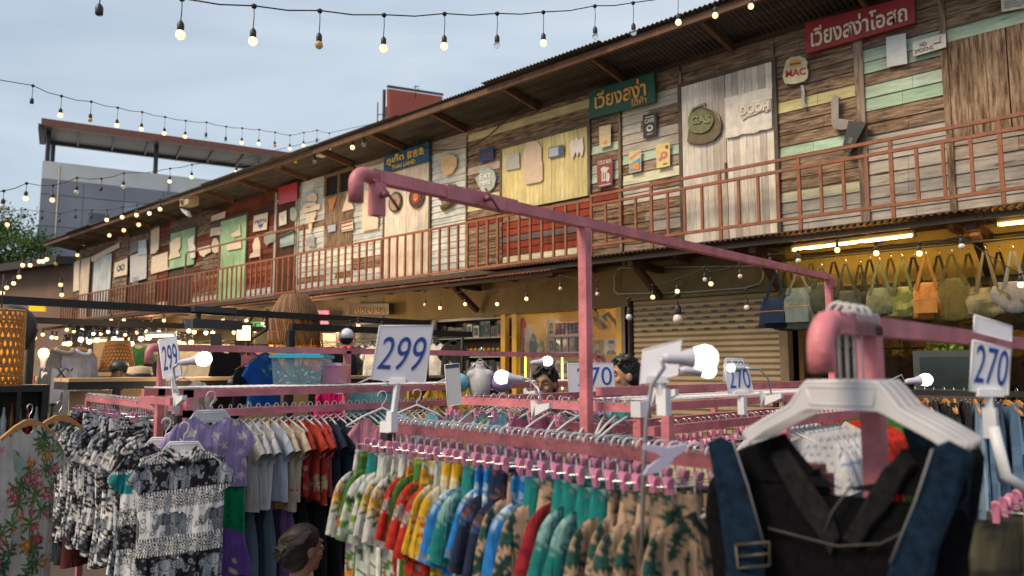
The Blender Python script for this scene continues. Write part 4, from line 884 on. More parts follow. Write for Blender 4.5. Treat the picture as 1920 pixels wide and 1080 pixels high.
string_light('bulbs under the awning above the hanging bags', [(1444, 497, 1), (1497, 490, -2), (1570, 470, 1), (1643, 476, 1), (1724, 476, 1), (1803, 462, -2), (1914, 533, 1)], ydep(9.15), 20, 1.2, group='bulb strings under the awning')
tb = empty('string_light', atY(1270, 585, 9.6)); tag(tb, 'big unlit globe lamps hanging before the roller shutter', 'string light')
for px, py, kk in ((1270, 583, 2.6), (1179, 590, 1.8), (1399, 573, 1.4)):
    top = atY(px, py-30, 9.5); bulb_unit(tb, top, .12, kk, -2)
# ================================================================== garments
def hsh(P, f, seed=0):
    return np.sin(P[:, 0]*f*12.9898+P[:, 1]*f*78.233+seed*3.7)
def snoise(P, f, seed):
    r = np.random.RandomState(seed); s = np.zeros(len(P))
    for k in range(7):
        a = r.uniform(0, 6.28); ff = f*r.uniform(.6, 1.7); s += np.sin(P[:, 0]*ff*math.cos(a)+P[:, 1]*ff*math.sin(a)+r.uniform(0, 6.28))
    return s/3.2
def put(C_, mask, col):
    C_[mask] = col
def plain(c, v=.0):
    def f(P, side):
        return np.tile(np.array(c, float), (len(P), 1))
    return f
def stamps(C_, P, n, R0, R1, cols, kind, seed, asp=1.0):
    r = np.random.RandomState(seed)
    for i in range(n):
        cx, cz = r.uniform(-.42, .42), r.uniform(-1.0, .02); Rr = r.uniform(R0, R1); a0 = r.uniform(0, 6.28); col = cols[r.randint(len(cols))]
        dx, dz = (P[:, 0]-cx), (P[:, 1]-cz); rr = np.hypot(dx, dz)+1e-6; m = rr < Rr*1.05
        if not m.any(): continue
        th = np.arctan2(dz[m], dx[m])+a0; q = rr[m]/Rr; idx = np.where(m)[0]
        if kind == 'flower':
            ins = q < .68+.3*np.cos(5*th); C_[idx[ins]] = col; c2 = q < .2; C_[idx[c2]] = (.75, .55, .1)
            ln = ins & (q > .25) & (np.abs(np.sin(2.5*th)) > .97); C_[idx[ln]] = np.array(col)*.55
        elif kind == 'palm':
            ins = q < .22+.78*np.abs(np.cos(4.5*th))**2.2; C_[idx[ins]] = col; l2 = ins & (np.abs(np.cos(4.5*th)) > .985); C_[idx[l2]] = np.array(col)*.5
        elif kind == 'leaf':
            u = q*np.cos(th); v = q*np.sin(th); w = .34*(1-u*u)**1.0*(.72+.28*np.sin(u*26)); ins = np.abs(v) < w; C_[idx[ins]] = col; l2 = ins & (np.abs(v) < .035); C_[idx[l2]] = np.array(col)*.6
        elif kind == 'dot':
            ins = q < 1; C_[idx[ins]] = col
        elif kind == 'ring':
            ins = (q < 1) & ((q > .72) | (q < .42)); C_[idx[ins]] = col
def leafprint(bg, cols, seed, n=38, R0=.05, R1=.11, kind='leaf', extra=None, dense=False):
    def f(P, side):
        C_ = np.tile(np.array(bg, float), (len(P), 1)); P2 = P+side*.37
        P2 = np.stack([((P2[:, 0]+.42) % .84)-.42, P2[:, 1]], 1)
        stamps(C_, P2, n, R0, R1, cols, kind, seed)
        if extra: stamps(C_, P2, extra[1], extra[2], extra[3], extra[4], extra[0], seed+9)
        if dense:
            stamps(C_, P2, 110, .016, .034, [tuple(np.array(c)*.5) for c in cols]+[bg], 'leaf', seed+21)
            C_ *= (1+.16*snoise(P2, 120, seed+5))[:, None]
        return np.clip(C_, 0, 1)
    return f
def camo(cols, seed, f0=38):
    def f(P, side):
        C_ = np.tile(np.array(cols[0], float), (len(P), 1))
        for k, c in enumerate(cols[1:]): C_[snoise(P+side*.3, f0, seed+k) > .32] = c
        return C_
    return f
def checks(a, b, s=.02, c=None):
    def f(P, side):
        i = np.floor(P[:, 0]/s).astype(int); j = np.floor(P[:, 1]/s).astype(int); m = (i+j) % 2 == 0
        C_ = np.where(m[:, None], np.array(a, float), np.array(b, float))
        if c is not None: mm = ((i*7+j*13) % 9 == 0); C_[mm] = c
        return C_
    return f
def stripes(a, b, s=.02, vert=False, duty=.5):
    def f(P, side):
        t = P[:, 0] if vert else P[:, 1]; m = (t/s) % 1 < duty
        return np.where(m[:, None], np.array(a, float), np.array(b, float))
    return f
def elephant_mask(u, v, flip=1):
    """u right, v up, elephant about 1 wide and .8 tall round the origin, trunk towards -u*flip; returns (inside, line)"""
    u = u*flip
    def el(cx, cy, rx, ry): return ((u-cx)/rx)**2+((v-cy)/ry)**2
    def seg(x0, y0, x1, y1, r0, r1):
        dx, dy = x1-x0, y1-y0; t = np.clip(((u-x0)*dx+(v-y0)*dy)/(dx*dx+dy*dy), 0, 1)
        return np.hypot(u-x0-t*dx, v-y0-t*dy)/(r0+(r1-r0)*t)
    parts = [el(.12, .08, .34, .25), el(-.26, .14, .17, .19)]
    parts += [seg(x, .0, x+.01, -.36, .075, .07) for x in (-.12, .02, .25, .38)]
    parts += [seg(-.38, .12, -.44, -.12, .07, .05), seg(-.44, -.12, -.52, -.14, .05, .035), seg(-.52, -.14, -.58, .0, .035, .025)]
    parts += [seg(.44, .1, .52, -.1, .02, .012)]
    d = np.min(np.stack(parts), 0); ins = d < 1
    ear = el(-.18, .12, .12, .16); line = ins & ((d > .84) | ((ear > .8) & (ear < 1.15)) | ((np.abs(el(.12, .12, .2, .18)-1) < .12)) | ((np.abs(u+.3) < .015) & (np.abs(v-.16) < .02)))
    return ins, line
def elephant_print(seed=0, accent=None, s=1.0, z0=0.0, inv=False):
    BK, WH_, G1, G2 = (.008, .008, .012), (.78, .78, .78), (.07, .08, .10), (.22, .245, .29)
    def f(P, side):
        x = P[:, 0]+side*.11+seed*.07; z = P[:, 1]-.10*P[:, 0]+z0
        C_ = np.tile(np.array(WH_, float), (len(P), 1)); per = .40*s; t = ((-z) % per)/per
        bandw = t < .32; lac1 = (t >= .32) & (t < .49); black = (t >= .49) & (t < .82); lac2 = t >= .82
        if inv: bandw, black = black, bandw
        C_[black] = BK
        for lac in (lac1, lac2):
            n1 = np.sin(x*260/s+3*np.sin(z*190/s))*np.sin(z*230/s+2.5*np.sin(x*150/s)); m = lac & (n1 > -.2); C_[m] = BK; C_[lac & (n1 > .55)] = WH_
        # borders: dotted lines
        for b in (.32, .49, .82, .995):
            e = np.abs(t-b) < .014; C_[e] = BK; C_[e & (np.sin(x*520/s) > .0)] = WH_
        # dots and rosettes
        for (cell, rad, sh) in ((.052*s, .011*s, 0), (.037*s, .006*s, .013*s)):
            gx, gz = x/cell, z/cell+sh; ix, iz = np.floor(gx), np.floor(gz)
            jx = .5+.3*np.sin(ix*12.1+iz*7.7+seed); jz = .5+.3*np.cos(ix*5.3+iz*9.1); d = np.hypot((gx-ix-jx), (gz-iz-jz))*cell
            m = (d < rad) & (bandw | black); C_[m] = np.where((black[m])[:, None], np.array(G2), np.array(G2)*.8); C_[(d < rad*.55) & m] = np.where(black[(d < rad*.55) & m][:, None], np.array(G1), np.array(WH_))
        for band, c0, h, fl in ((bandw, .16, .31, 1), (black, .655, .31, -1)):
            H = per*h; sz = H*1.12; w_ = sz*1.45; zi = np.floor((-z)/per); u = (x+zi*.05)/w_; ui = np.floor(u); uu = (u-ui-.5)*w_/sz; vv = (c0-t)*per/sz
            ins, line = elephant_mask(uu*1.0, vv*1.0, fl); ins &= band; line &= band
            tex = G2 if fl == 1 else (.36, .40, .46)
            C_[ins] = tex; n2 = np.sin(uu*70)*np.sin(vv*70); C_[ins & (n2 > .35)] = G1; C_[line] = (.02, .022, .03)
        if accent is not None:
            for (ax_, az_, ar) in accent[1]:
                m = (np.abs(P[:, 0]-ax_) < ar) & (np.abs(P[:, 1]-az_) < ar*.8); C_[m] = np.array(accent[0])*(.6+.6*(n2[m] > 0))[:, None]
        return C_
    return f
def sheet_pair(V_, F_, A_, gx, gz, yf, yb, skipface=None):
    """front and back sheets sharing their outline; gx,gz,yf,yb = (rows, cols)"""
    n, m = gx.shape; o = len(V_)//1
    fr = np.stack([gx, yf, gz], 2).reshape(-1, 3); bk = np.stack([gx, yb, gz], 2).reshape(-1, 3)
    base = sum(len(a) for a in V_); V_.append(fr); V_.append(bk); A_.append(np.zeros(n*m)); A_.append(np.ones(n*m))
    nm = n*m
    for i in range(n-1):
        for j in range(m-1):
            a = base+i*m+j; F_.append((a, a+m, a+m+1, a+1)); b = a+nm; F_.append((b, b+1, b+m+1, b+m))
    for i in range(n-1):
        a = base+i*m; F_.append((a, a+nm, a+nm+m, a+m)); a = base+i*m+m-1; F_.append((a, a+m, a+nm+m, a+nm))
def cloth_obj(name, V_, F_, A_, paint, xform=None, mt=None):
    P = np.concatenate(V_); A = np.concatenate(A_); col = np.zeros((len(P), 4)); col[:, 3] = 1
    for side in (0, 1):
        m = A == side; col[m, :3] = paint(P[m][:, [0, 2]], side)*.70
    me = bpy.data.meshes.new(name)
    if xform is not None: P = xform(P)
    me.from_pydata(P.tolist(), [], F_); me.materials.append(mt or CLOTH)
    a = me.color_attributes.new('Col', 'FLOAT_COLOR', 'POINT'); a.data.foreach_set('color', col.astype(np.float32).ravel())
    me.polygons.foreach_set('use_smooth', [True]*len(F_)); me.update()
    return me
def bender(seed, amp=.04):
    r = random.Random(seed); a, b, c, d = r.uniform(-amp, amp)*4, r.uniform(-amp, amp), r.uniform(0, 6), r.uniform(-.06, .06)
    def f(P):
        P = P.copy(); x, z = P[:, 0].copy(), P[:, 2].copy()
        P[:, 1] += a*x*x+b*np.sin(z*7+c)*(-z)+d*(-z-.1)*1.0+.012*np.sin(x*28+c)*np.clip(-z, 0, .6)*2
        P[:, 0] += .015*np.sin(z*9+c*2)*np.clip(-z-.2, 0, 1)
        return P
    return f
def shirt(name, paint, hw=.19, Lh=.60, slv=.16, slw=.13, res=.013, seed=1, flare=.02, thick=.022, top=-.10, neck=.065, sang=52, slope=.42, cap=.0, collar=False, fold=.006, wrap=True, waist=0, placket=False):
    V_, F_, A_ = [], [], []
    nx = max(6, int(2*hw/res)); nz = max(5, int(Lh/res)); r = random.Random(seed); ph = r.uniform(0, 6)
    def ztop(x, back):
        ax = np.abs(x); sl = top-(np.clip(ax-neck, 0, 9))*slope
        dip = np.where(ax < neck, (.05 if not back else .008)*(1-(ax/neck)**2), 0); return sl-dip
    xs = np.linspace(-1, 1, nx+1); vs = np.linspace(0, 1, nz+1)
    X, Vv = np.meshgrid(xs, vs); wv = hw*(1+flare/hw*Vv-waist*np.exp(-((Vv-.45)/.18)**2)); gx = X*wv
    zf = ztop(X*hw, False); gz = zf*(1-Vv)+(top-.06-Lh+.06+.012*np.sin(gx*18+ph))*Vv
    gz = zf-(Lh)*Vv+ (top-zf)*np.clip(Vv, 0, 1)*.8
    prof = np.sqrt(np.clip(1-X**4, 0, 1)); T = (.004+thick*np.clip(Vv*3, 0, 1))*prof
    fo = fold*np.sin(X*11+ph+Vv*2.2)*Vv+fold*.5*np.sin(X*23-ph*2+Vv*4)*np.clip(Vv*2, 0, 1)+fold*.6*np.sin(Vv*9+X*4+ph)*(1-np.abs(X))
    sheet_pair(V_, F_, A_, gx, gz, -T+fo*(prof > .02), T+fo*(prof > .02))
    if slv > 0:
        for sg in (-1, 1):
            ns, nt_ = max(4, int(slv/res)), max(4, int(slw/res)); s = np.linspace(0, 1, ns+1); t = np.linspace(0, 1, nt_+1); Tt, Ss = np.meshgrid(t, s)
            a = math.radians(sang); zt = top-(hw-neck)*slope
            ux, uz = hw*.90+slv*math.cos(a)*Ss+cap*np.sin(np.clip(Ss*2.4, 0, 1)*math.pi/2), zt+.012-slv*math.sin(a)*Ss**(1+cap*8)
            ex, ez = hw*.90+slv*math.cos(a)-slw*math.sin(a)*.8, zt+.012-slv*math.sin(a)-slw*math.cos(a)
            lx = hw*.90+(max(ex, hw*.84)-hw*.90)*Ss; lz = (zt-slw*1.1)+(min(ez, zt-slw*1.1-.02)-(zt-slw*1.1))*Ss
            gx = sg*(ux*(1-Tt)+lx*Tt); gz = uz*(1-Tt)+lz*Tt
            pr = np.sqrt(np.clip(1-(2*Tt-1)**4, 0, 1)); T = (.006+.016*np.clip(Ss*2, 0, 1))*pr; fo = .004*np.sin(Tt*9+ph)*Ss
            if sg > 0: sheet_pair(V_, F_, A_, gx, gz, -T-.001+fo, T+.001+fo)
            else: sheet_pair(V_, F_, A_, gx[:, ::-1], gz[:, ::-1], (-T-.001+fo)[:, ::-1], (T+.001+fo)[:, ::-1])
    if collar:
        for sg in (-1, 1):
            nn = 10; t = np.linspace(0, 1, nn); s = np.linspace(0, 1, 8); Tt, Ss = np.meshgrid(t, s)
            inx = neck*(1-Ss)*1.0; inz = top+.012-.062*Ss
            outx = (neck+.045)*(1-Ss)+.035*Ss; outz = top-.03-.085*Ss
            gx = sg*(inx*(1-Tt)+outx*Tt); gz = inz*(1-Tt)+outz*Tt; y = -.016-.012*np.sin(Tt*2.6)
            if sg > 0: sheet_pair(V_, F_, A_, gx, gz, y, y+.003)
            else: sheet_pair(V_, F_, A_, gx[:, ::-1], gz[:, ::-1], y[:, ::-1], y[:, ::-1]+.003)
    if placket:
        pass
    return cloth_obj(name, V_, F_, A_, paint, bender(seed) if wrap else None)
def pants(name, paint, hw=.15, Lh=.5, res=.015, seed=1, rise=.2, legw=.1, top=-.115, fold=.012, short=False):
    V_, F_, A_ = [], [], []; r = random.Random(seed); ph = r.uniform(0, 6)
    for sg in (-1, 1):
        nx = max(4, int(hw/res)); nz = max(6, int(Lh/res)); xs = np.linspace(0, 1, nx+1); vs = np.linspace(0, 1, nz+1); X, Vv = np.meshgrid(xs, vs)
        inner = np.where(Vv*Lh < rise, 0.0, (Vv*Lh-rise)*.12+.004); outer = hw+ .02*np.clip(Vv*3, 0, 1)-(hw-legw-.03)*np.clip(Vv-.3, 0, 1)*.8
        gx = sg*(inner+(outer-inner)*X); gz = top-Lh*Vv
        pr = np.sqrt(np.clip(1-(2*X-1)**6, 0, 1)); T = (.004+.02*np.clip(Vv*4, 0, 1))*pr; fo = fold*np.sin(X*12+ph+sg)*np.clip(.3+Vv*3, 0, 1)
        y0, y1 = -T+fo, T+fo
        if sg > 0: sheet_pair(V_, F_, A_, gx, gz, y0, y1)
        else: sheet_pair(V_, F_, A_, gx[:, ::-1], gz[:, ::-1], y0[:, ::-1], y1[:, ::-1])
    return cloth_obj(name, V_, F_, A_, paint, bender(seed, .03))
# ------------------------------------------------------------------ hangers (origin = where the hook sits on the rail)
M_HWHITE = mat('hanger_white', (.52, .51, .53), .35, 0, .08, 8)
M_HPINK = mat('hanger_pale_pink', (.70, .55, .60), .35, 0, .08)
M_WOODH = mat('hanger_wood', (.48, .24, .08), .5, 0, .25, 20)
def hook_pts(drop, r=.022, n=10):
    p = [(-r*math.cos(a), 0, r*math.sin(a)) for a in [math.radians(-20+200*k/(n-1)+0) for k in range(n)]]
    p = [(r*math.cos(math.radians(200-220*k/(n-1))), 0, -0.0+r*math.sin(math.radians(200-220*k/(n-1)))) for k in range(n)]
    return [(x, y, z-.0) for x, y, z in p]+[(r*.7, 0, -r*1.1), (0, 0, -r*1.9), (0, 0, -drop)]
def mk_hanger_wide(name='white_hanger', w_=.40, drop=.075, mt=None):
    """plastic hanger with a broad flat top plate and sloping ribbed arms"""
    t = empty(name); mt = mt or M_HWHITE
    m = MB(); m.tube(hook_pts(drop+.01), .0035, 7); m.build('hook', mt, t)
    h = w_/2; z = -drop
    outer = [(-h-.005, z-.135), (-h-.008, z-.118), (-h*.8, z-.088), (-h*.52, z-.055), (-h*.40, z-.018), (-h*.33, z-.002), (h*.33, z-.002), (h*.40, z-.018), (h*.52, z-.055), (h*.8, z-.088), (h+.008, z-.118), (h+.005, z-.135)]
    inner = [(h*.8, z-.116), (h*.52, z-.085), (h*.32, z-.068), (0, z-.062), (-h*.32, z-.068), (-h*.52, z-.085), (-h*.8, z-.116)]
    m = MB(); n = len(outer)
    # as quads between outer and inner outline so that the arch stays open
    o_ = outer; i_ = [(-h*.97, z-.138), (-h*.97, z-.138), (-h*.8, z-.112), (-h*.52, z-.080), (-h*.40, z-.066), (-h*.33, z-.060), (h*.33, z-.060), (h*.40, z-.066), (h*.52, z-.080), (h*.8, z-.112), (h*.97, z-.138), (h*.97, z-.138)]
    for y0, y1 in ((-.0045, .0045),):
        vs = [(x, y0, zz_) for x, zz_ in o_]+[(x, y0, zz_) for x, zz_ in i_]+[(x, y1, zz_) for x, zz_ in o_]+[(x, y1, zz_) for x, zz_ in i_]
        fs = []
        for k in range(n-1):
            fs += [(k, k+n, k+n+1, k+1), (k+2*n, k+1+2*n, k+1+3*n, k+3*n), (k, k+1, k+1+2*n, k+2*n), (k+n, k+3*n, k+3*n+1, k+n+1)]
        fs += [(0, 2*n, 3*n, n), (n-1, 2*n-1, 4*n-1, 3*n-1)]
        m.add(vs, fs)
    m.build('hanger_body', mt, t)
    m = MB(); m.tube([(x, 0, zz_) for x, zz_ in o_], .0055, 6); m.tube([(x, 0, zz_+.004) for x, zz_ in i_[1:-1]], .004, 6); m.tube([(-h*.34, -.004, z-.012), (-h*.30, -.004, z-.05), (h*.30, -.004, z-.05), (h*.34, -.004, z-.012), (-h*.34, -.004, z-.012)], .003, 5); m.build('rim', mt, t)
    return t
def mk_hanger_slim(name, w_=.34, drop=.06, mt=None):
    t = empty(name); mt = mt or M_HWHITE; h = w_/2; z = -drop
    m = MB(); m.tube(hook_pts(drop+.01), .003, 6); m.build('hook', mt, t)
    m = MB(); m.tube([(-h, 0, z-.085), (-h*.55, 0, z-.04), (0, 0, z), (h*.55, 0, z-.04), (h, 0, z-.085)], .0065, 6); m.tube([(-h, 0, z-.085), (0, 0, z-.088), (h, 0, z-.085)], .0045, 5); m.build('hanger_body', mt, t)
    return t
def mk_hanger_clip(name='clip_hanger', w_=.27, drop=.09, mt=None):
    t = empty(name); h = w_/2
    m = MB(); m.tube(hook_pts(drop), .0022, 6); m.tube([(-h, 0, -drop), (h, 0, -drop)], .0022, 6); m.build('wire', M_CHROME, t)
    for sg in (-1, 1):
        m = MB(); x = sg*h*.72; z = -drop
        for s2 in (-1, 1):
            m.prism([(x-.008, s2*.003, z-.030), (x+.008, s2*.003, z-.030), (x+.009, s2*.005, z-.004), (x+.011, s2*.012, z+.012), (x+.009, s2*.015, z+.022), (x, s2*.016, z+.026), (x-.009, s2*.015, z+.022), (x-.011, s2*.012, z+.012), (x-.009, s2*.005, z-.004)], (0, s2*.004, 0))
        m.tube([(x-.012, 0, z-.002), (x+.012, 0, z-.002)], .005, 8); m.build('clip', mt or M_PINKCLIP, t)
    return t
def mk_hanger_wood(name='wooden_hanger', w_=.42, drop=.07):
    t = empty(name); h = w_/2; z = -drop
    m = MB(); m.tube(hook_pts(drop+.01), .0028, 6); m.build('hook', M_CHROME, t)
    m = MB(); pts = [(-h, z-.10), (-h, z-.082), (-h*.5, z-.022), (-.03, z+.006), (.03, z+.006), (h*.5, z-.022), (h, z-.082), (h, z-.10), (h*.5, z-.05), (0, z-.028), (-h*.5, z-.05)]
    m.prism([(x, -.007, q) for x, q in pts], (0, .014, 0)); m.build('hanger_body', M_WOODH, t)
    return t
PROTO = []
def proto(t): PROTO.append(t); return t
HG = {'wide': proto(mk_hanger_wide()), 'long': proto(mk_hanger_slim('white_hanger', .33, .15)), 'slim': proto(mk_hanger_slim('white_hanger')), 'clip': proto(mk_hanger_clip()), 'wood': proto(mk_hanger_wood()),
      'clipmetal': proto(mk_hanger_clip('clip_hanger', .3, .08, M_CHROME)), 'hero': proto(mk_hanger_wide('white_hanger', .42, .145)), 'black': proto(mk_hanger_slim('black_hanger', .38, .06, M_BLACK))}
def place(t, loc, rz, label, cat, group=None):
    c = copy_tree(t); c.location = loc; c.rotation_euler = (0, 0, rz); tag(c, label, cat, group); return c
def garm(me, name, loc, rz, label, cat, group=None, sc_=1.0, tilt=0):
    o = bpy.data.objects.new(name, me); C.objects.link(o); o.location = loc; o.rotation_euler = (tilt, 0, rz); o.scale = (sc_,)*3; tag(o, label, cat, group); return o
def face_cam(p, off=0):
    """rotation about z so that local -Y looks at the camera, turned by off degrees"""
    return math.atan2(p.y, p.x)-math.pi/2+math.radians(off)
# ------------------------------------------------------------------ rack helpers
def tubebox(m, a, b, t=.04): m.tube([a, b], t/2, square=True)
def mkrack(name, label, rails, posts, cat='clothes rack', mt=None, group='pink clothes racks', t=.04, elbows=()):
    """rails / posts = list of (a, b)"""
    p0 = rails[0][0]; r_ = empty(name, (p0[0], p0[1], 0)); tag(r_, label, cat, group)
    for a, b in rails: m = MB(); tubebox(m, a, b, t); m.build('rail', mt or M_PINK, r_)
    for a, b in posts: m = MB(); tubebox(m, a, b, t); m.build('post', mt or M_PINK, r_)
    for pts in elbows: m = MB(); m.tube(pts, t*.60, 12); m.build('pipe_elbow', M_PINK, r_)
    return r_
def elbow(p, d, rr=.06, down=.06, t=.04):
    """PVC elbow leaving p in direction d then turning down"""
    p = V(p); d = V(d).normalized(); pts = [p-d*.05, p]
    for k in range(1, 7):
        a = math.radians(15*k); pts.append(p+d*rr*math.sin(a)+V((0, 0, -rr*(1-math.cos(a)))))
    pts.append(pts[-1]+V((0, 0, -down))); return pts
# gantry
GX = -2.2; GZ = 2.33
mk = [(GX, 1.76, GZ), (GX, 5.84, GZ)]
gan = mkrack('pipe_gantry', 'tall pink pipe frame rising above all the clothes racks', [((GX, 1.60, GZ), (GX, 5.86, GZ)),], [((GX, 2.84, 0), (GX, 2.84, GZ-.02)), ((GX, 5.82, 0), (GX, 5.82, GZ-.02)), ((GX, 1.635, GZ-.02), (GX, 1.635, GZ-.14))], 'pipe frame', t=.045,
   elbows=[elbow((GX, 1.58, GZ), (0, -1, 0), .035, .07), elbow((GX, 5.84, GZ), (0, 1, 0), .05, .03)])
m = MB(); m.box((GX-.026, 1.95, GZ-.028), (GX+.026, 2.35, GZ+.028)); m.build('sleeve', M_PINK, gan)
for y in (2.15, 1.635):
    m = MB(); q = V((GX+.03, y, GZ-(.0 if y > 2 else .07))); m.tube([q, q+V((.03, 0, 0))], .012, 8); m.tube([q+V((.03, -.03, .035)), q+V((.035, .05, -.05))], .005, 6); m.build('clamp_screw', M_PINKD, gan)
# centre front rack (A)
A0, A1 = atZ(728, 800, 1.40), atZ(1312, 862, 1.40); A1 = A1+(A1-A0).normalized()*.35
RA = mkrack('clothes_rack', 'low pink rack in front hung with tropical shirts and pink clips', [(A0, A1), (A0+V((0, 0, -.95)), A1+V((0, 0, -.95)))], [(A0+V((0, 0, .02)), V((A0.x, A0.y, 0))), (A1, V((A1.x, A1.y, 0)))], mt=M_PINKD)
m = MB(); tubebox(m, A0+V((.0, 0, -.025)), A0+V((0, 0, -.11)), .046); m.build('black_tape', M_BLACK, RA)
m = MB(); d = (A1-A0).normalized(); tubebox(m, A0-d*.03, A0+d*.04, .047); m.build('end_cap', M_WHITEP, RA)
# left front rack (B)
B0, B1 = atZ(166, 747, 1.41), atZ(338, 766, 1.41)
RB = mkrack('clothes_rack', 'left pink rack crowded with black and white elephant clothes', [(B0, B1), (B0+V((0, 0, -.95)), B1+V((0, 0, -.95)))], [(B0, V((B0.x, B0.y, 0))), (B1+V((0, 0, .03)), V((B1.x, B1.y, 0)))], mt=M_PINK)
m = MB(); tubebox(m, B1+V((0, 0, -.04)), B1+V((0, 0, -.13)), .048); m.build('black_tape', M_BLACK, RB)
# long middle rack with high rail and wire shelf (C, D)
CX, DX = -4.2, -4.62
RC = mkrack('clothes_rack', 'long pink shelf rack behind with a high bar and mesh top', [((DX, 1.88, 1.77), (DX, 6.2, 1.77)), ((CX, 1.86, 1.51), (CX, 6.3, 1.51)), ((DX, 1.8, 1.51), (DX, 6.3, 1.51)), ((CX, 1.86, 1.40), (CX, 6.3, 1.40)), ((CX, 1.8, 1.47), (DX, 1.8, 1.47)), ((CX, 6.3, 1.47), (DX, 6.3, 1.47))],
    [((DX, 1.90, 1.79), (DX, 1.90, 0)), ((DX, 3.2, 1.77), (DX, 3.2, 0)), ((DX, 6.15, 1.77), (DX, 6.15, 0)), ((CX, 1.88, 1.53), (CX, 1.88, 0)), ((CX, 3.9, 1.5), (CX, 3.9, 0)), ((CX, 6.28, 1.5), (CX, 6.28, 0)), ((CX, 5.0, 1.5), (CX, 5.0, 0))],
    elbows=[elbow((DX, 1.86, 1.77), (0, -1, 0), .035, .06), elbow((DX, 6.2, 1.77), (0, 1, 0), .05, .03)])
def mesh_shelf(x0, x1, y0, y1, z, parent, dx=.05, dy=.05):
    m = MB()
    x = x0
    while x <= x1+.001: m.tube([(x, y0, z), (x, y1, z)], .0028, 4); x += dx
    y = y0
    while y <= y1+.001: m.tube([(x0, y, z+.004), (x1, y, z+.004)], .0028, 4); y += dy
    return m.build('wire_shelf', M_WHITEP, parent)
mesh_shelf(DX+.02, CX-.01, 1.8, 6.3, 1.537, RC)
# middle rack (E/F)
FX0, FX1, FY0, FY1 = -3.22, -1.98, 2.94, 5.9
RF = mkrack('clothes_rack', 'pink rack in the centre with white wire top behind the tropical shirts', [((FX0, FY0, 1.47), (FX1, FY0, 1.47)), ((FX0+.5, FY0+.12, 1.36), (FX1, FY0+.12, 1.36)), ((FX1, FY0, 1.47), (FX1, FY1, 1.47)), ((FX0, FY0, 1.47), (FX0, FY1, 1.47)), ((FX0, FY1, 1.47), (FX1, FY1, 1.47)), ((FX1+.06, FY0, 1.37), (FX1+.06, FY1, 1.37)), ((FX1-.25, FY0+.1, 1.37), (FX1-.25, FY1, 1.37)), ((GX, FY0, 1.54), (GX, FY1, 1.54))],
    [((FX0, FY0, 1.47), (FX0, FY0, 0)), ((FX1, FY0, 1.47), (FX1, FY0, 0)), ((FX1, FY1, 1.47), (FX1, FY1, 0)), ((FX0, FY1, 1.47), (FX0, FY1, 0)), ((-2.72, FY0+.12, 1.45), (-2.72, FY0+.12, 0)), ((FX1+.16, FY0-.02, 1.45), (FX1+.16, FY0-.02, 0))])
mesh_shelf(FX1-.30, FX1+.0, FY0+.05, FY1, 1.50, RF, .06, .06)
m = MB(); tubebox(m, V((FX1, FY0, 1.43)), V((FX1, FY0, 1.5)), .052); m.build('end_cap', M_WHITEP, RF)
RI = mkrack('clothes_rack', 'pink rack of white and red floral tops seen behind the dark overalls', [((-1.38, 3.1, 1.43), (-1.38, 5.0, 1.43)), ((-1.38, 3.1, .4), (-1.38, 5.0, .4))], [((-1.38, 3.1, 1.43), (-1.38, 3.1, 0)), ((-1.38, 5.0, 1.43), (-1.38, 5.0, 0))])
# right front blurred rack (overalls)
HX, HZ = -.615, 1.745
RH = mkrack('clothes_rack', 'nearest pink rack at the right with a pipe elbow and dark overalls', [((HX, 1.62, HZ), (HX, 4.6, HZ))], [((HX, 1.86, HZ), (HX, 1.86, 0)), ((HX, 4.5, HZ), (HX, 4.5, 0))], t=.044, elbows=[elbow((HX, 1.625, HZ), (0, -1, 0), .055, .05, .044)])
m = MB()
for k in range(7): y = 1.70+k*.022; m.tube([(HX-.026, y, HZ-.02), (HX-.026, y+.004, HZ+.026), (HX+.026, y+.012, HZ+.026), (HX+.026, y+.014, HZ-.02)], .0022, 5)
m.build('wire_wrap', M_CHROME, RH)
RL = mkrack('clothes_rack', 'low pink rack at the right edge hung with clipped trousers', [((-.40, 2.35, 1.34), (-.40, 4.2, 1.34))], [((-.40, 2.35, 1.34), (-.40, 2.35, 0)), ((-.40, 4.2, 1.34), (-.40, 4.2, 0))])
RG = mkrack('clothes_rack', 'far dark rail of jeans in front of the bag shop', [((-3.0, 6.6, 1.46), (-.6, 6.6, 1.46))], [((-3.0, 6.6, 1.46), (-3.0, 6.6, 0)), ((-.6, 6.6, 1.46), (-.6, 6.6, 0))], mt=M_BEAM, group=None)
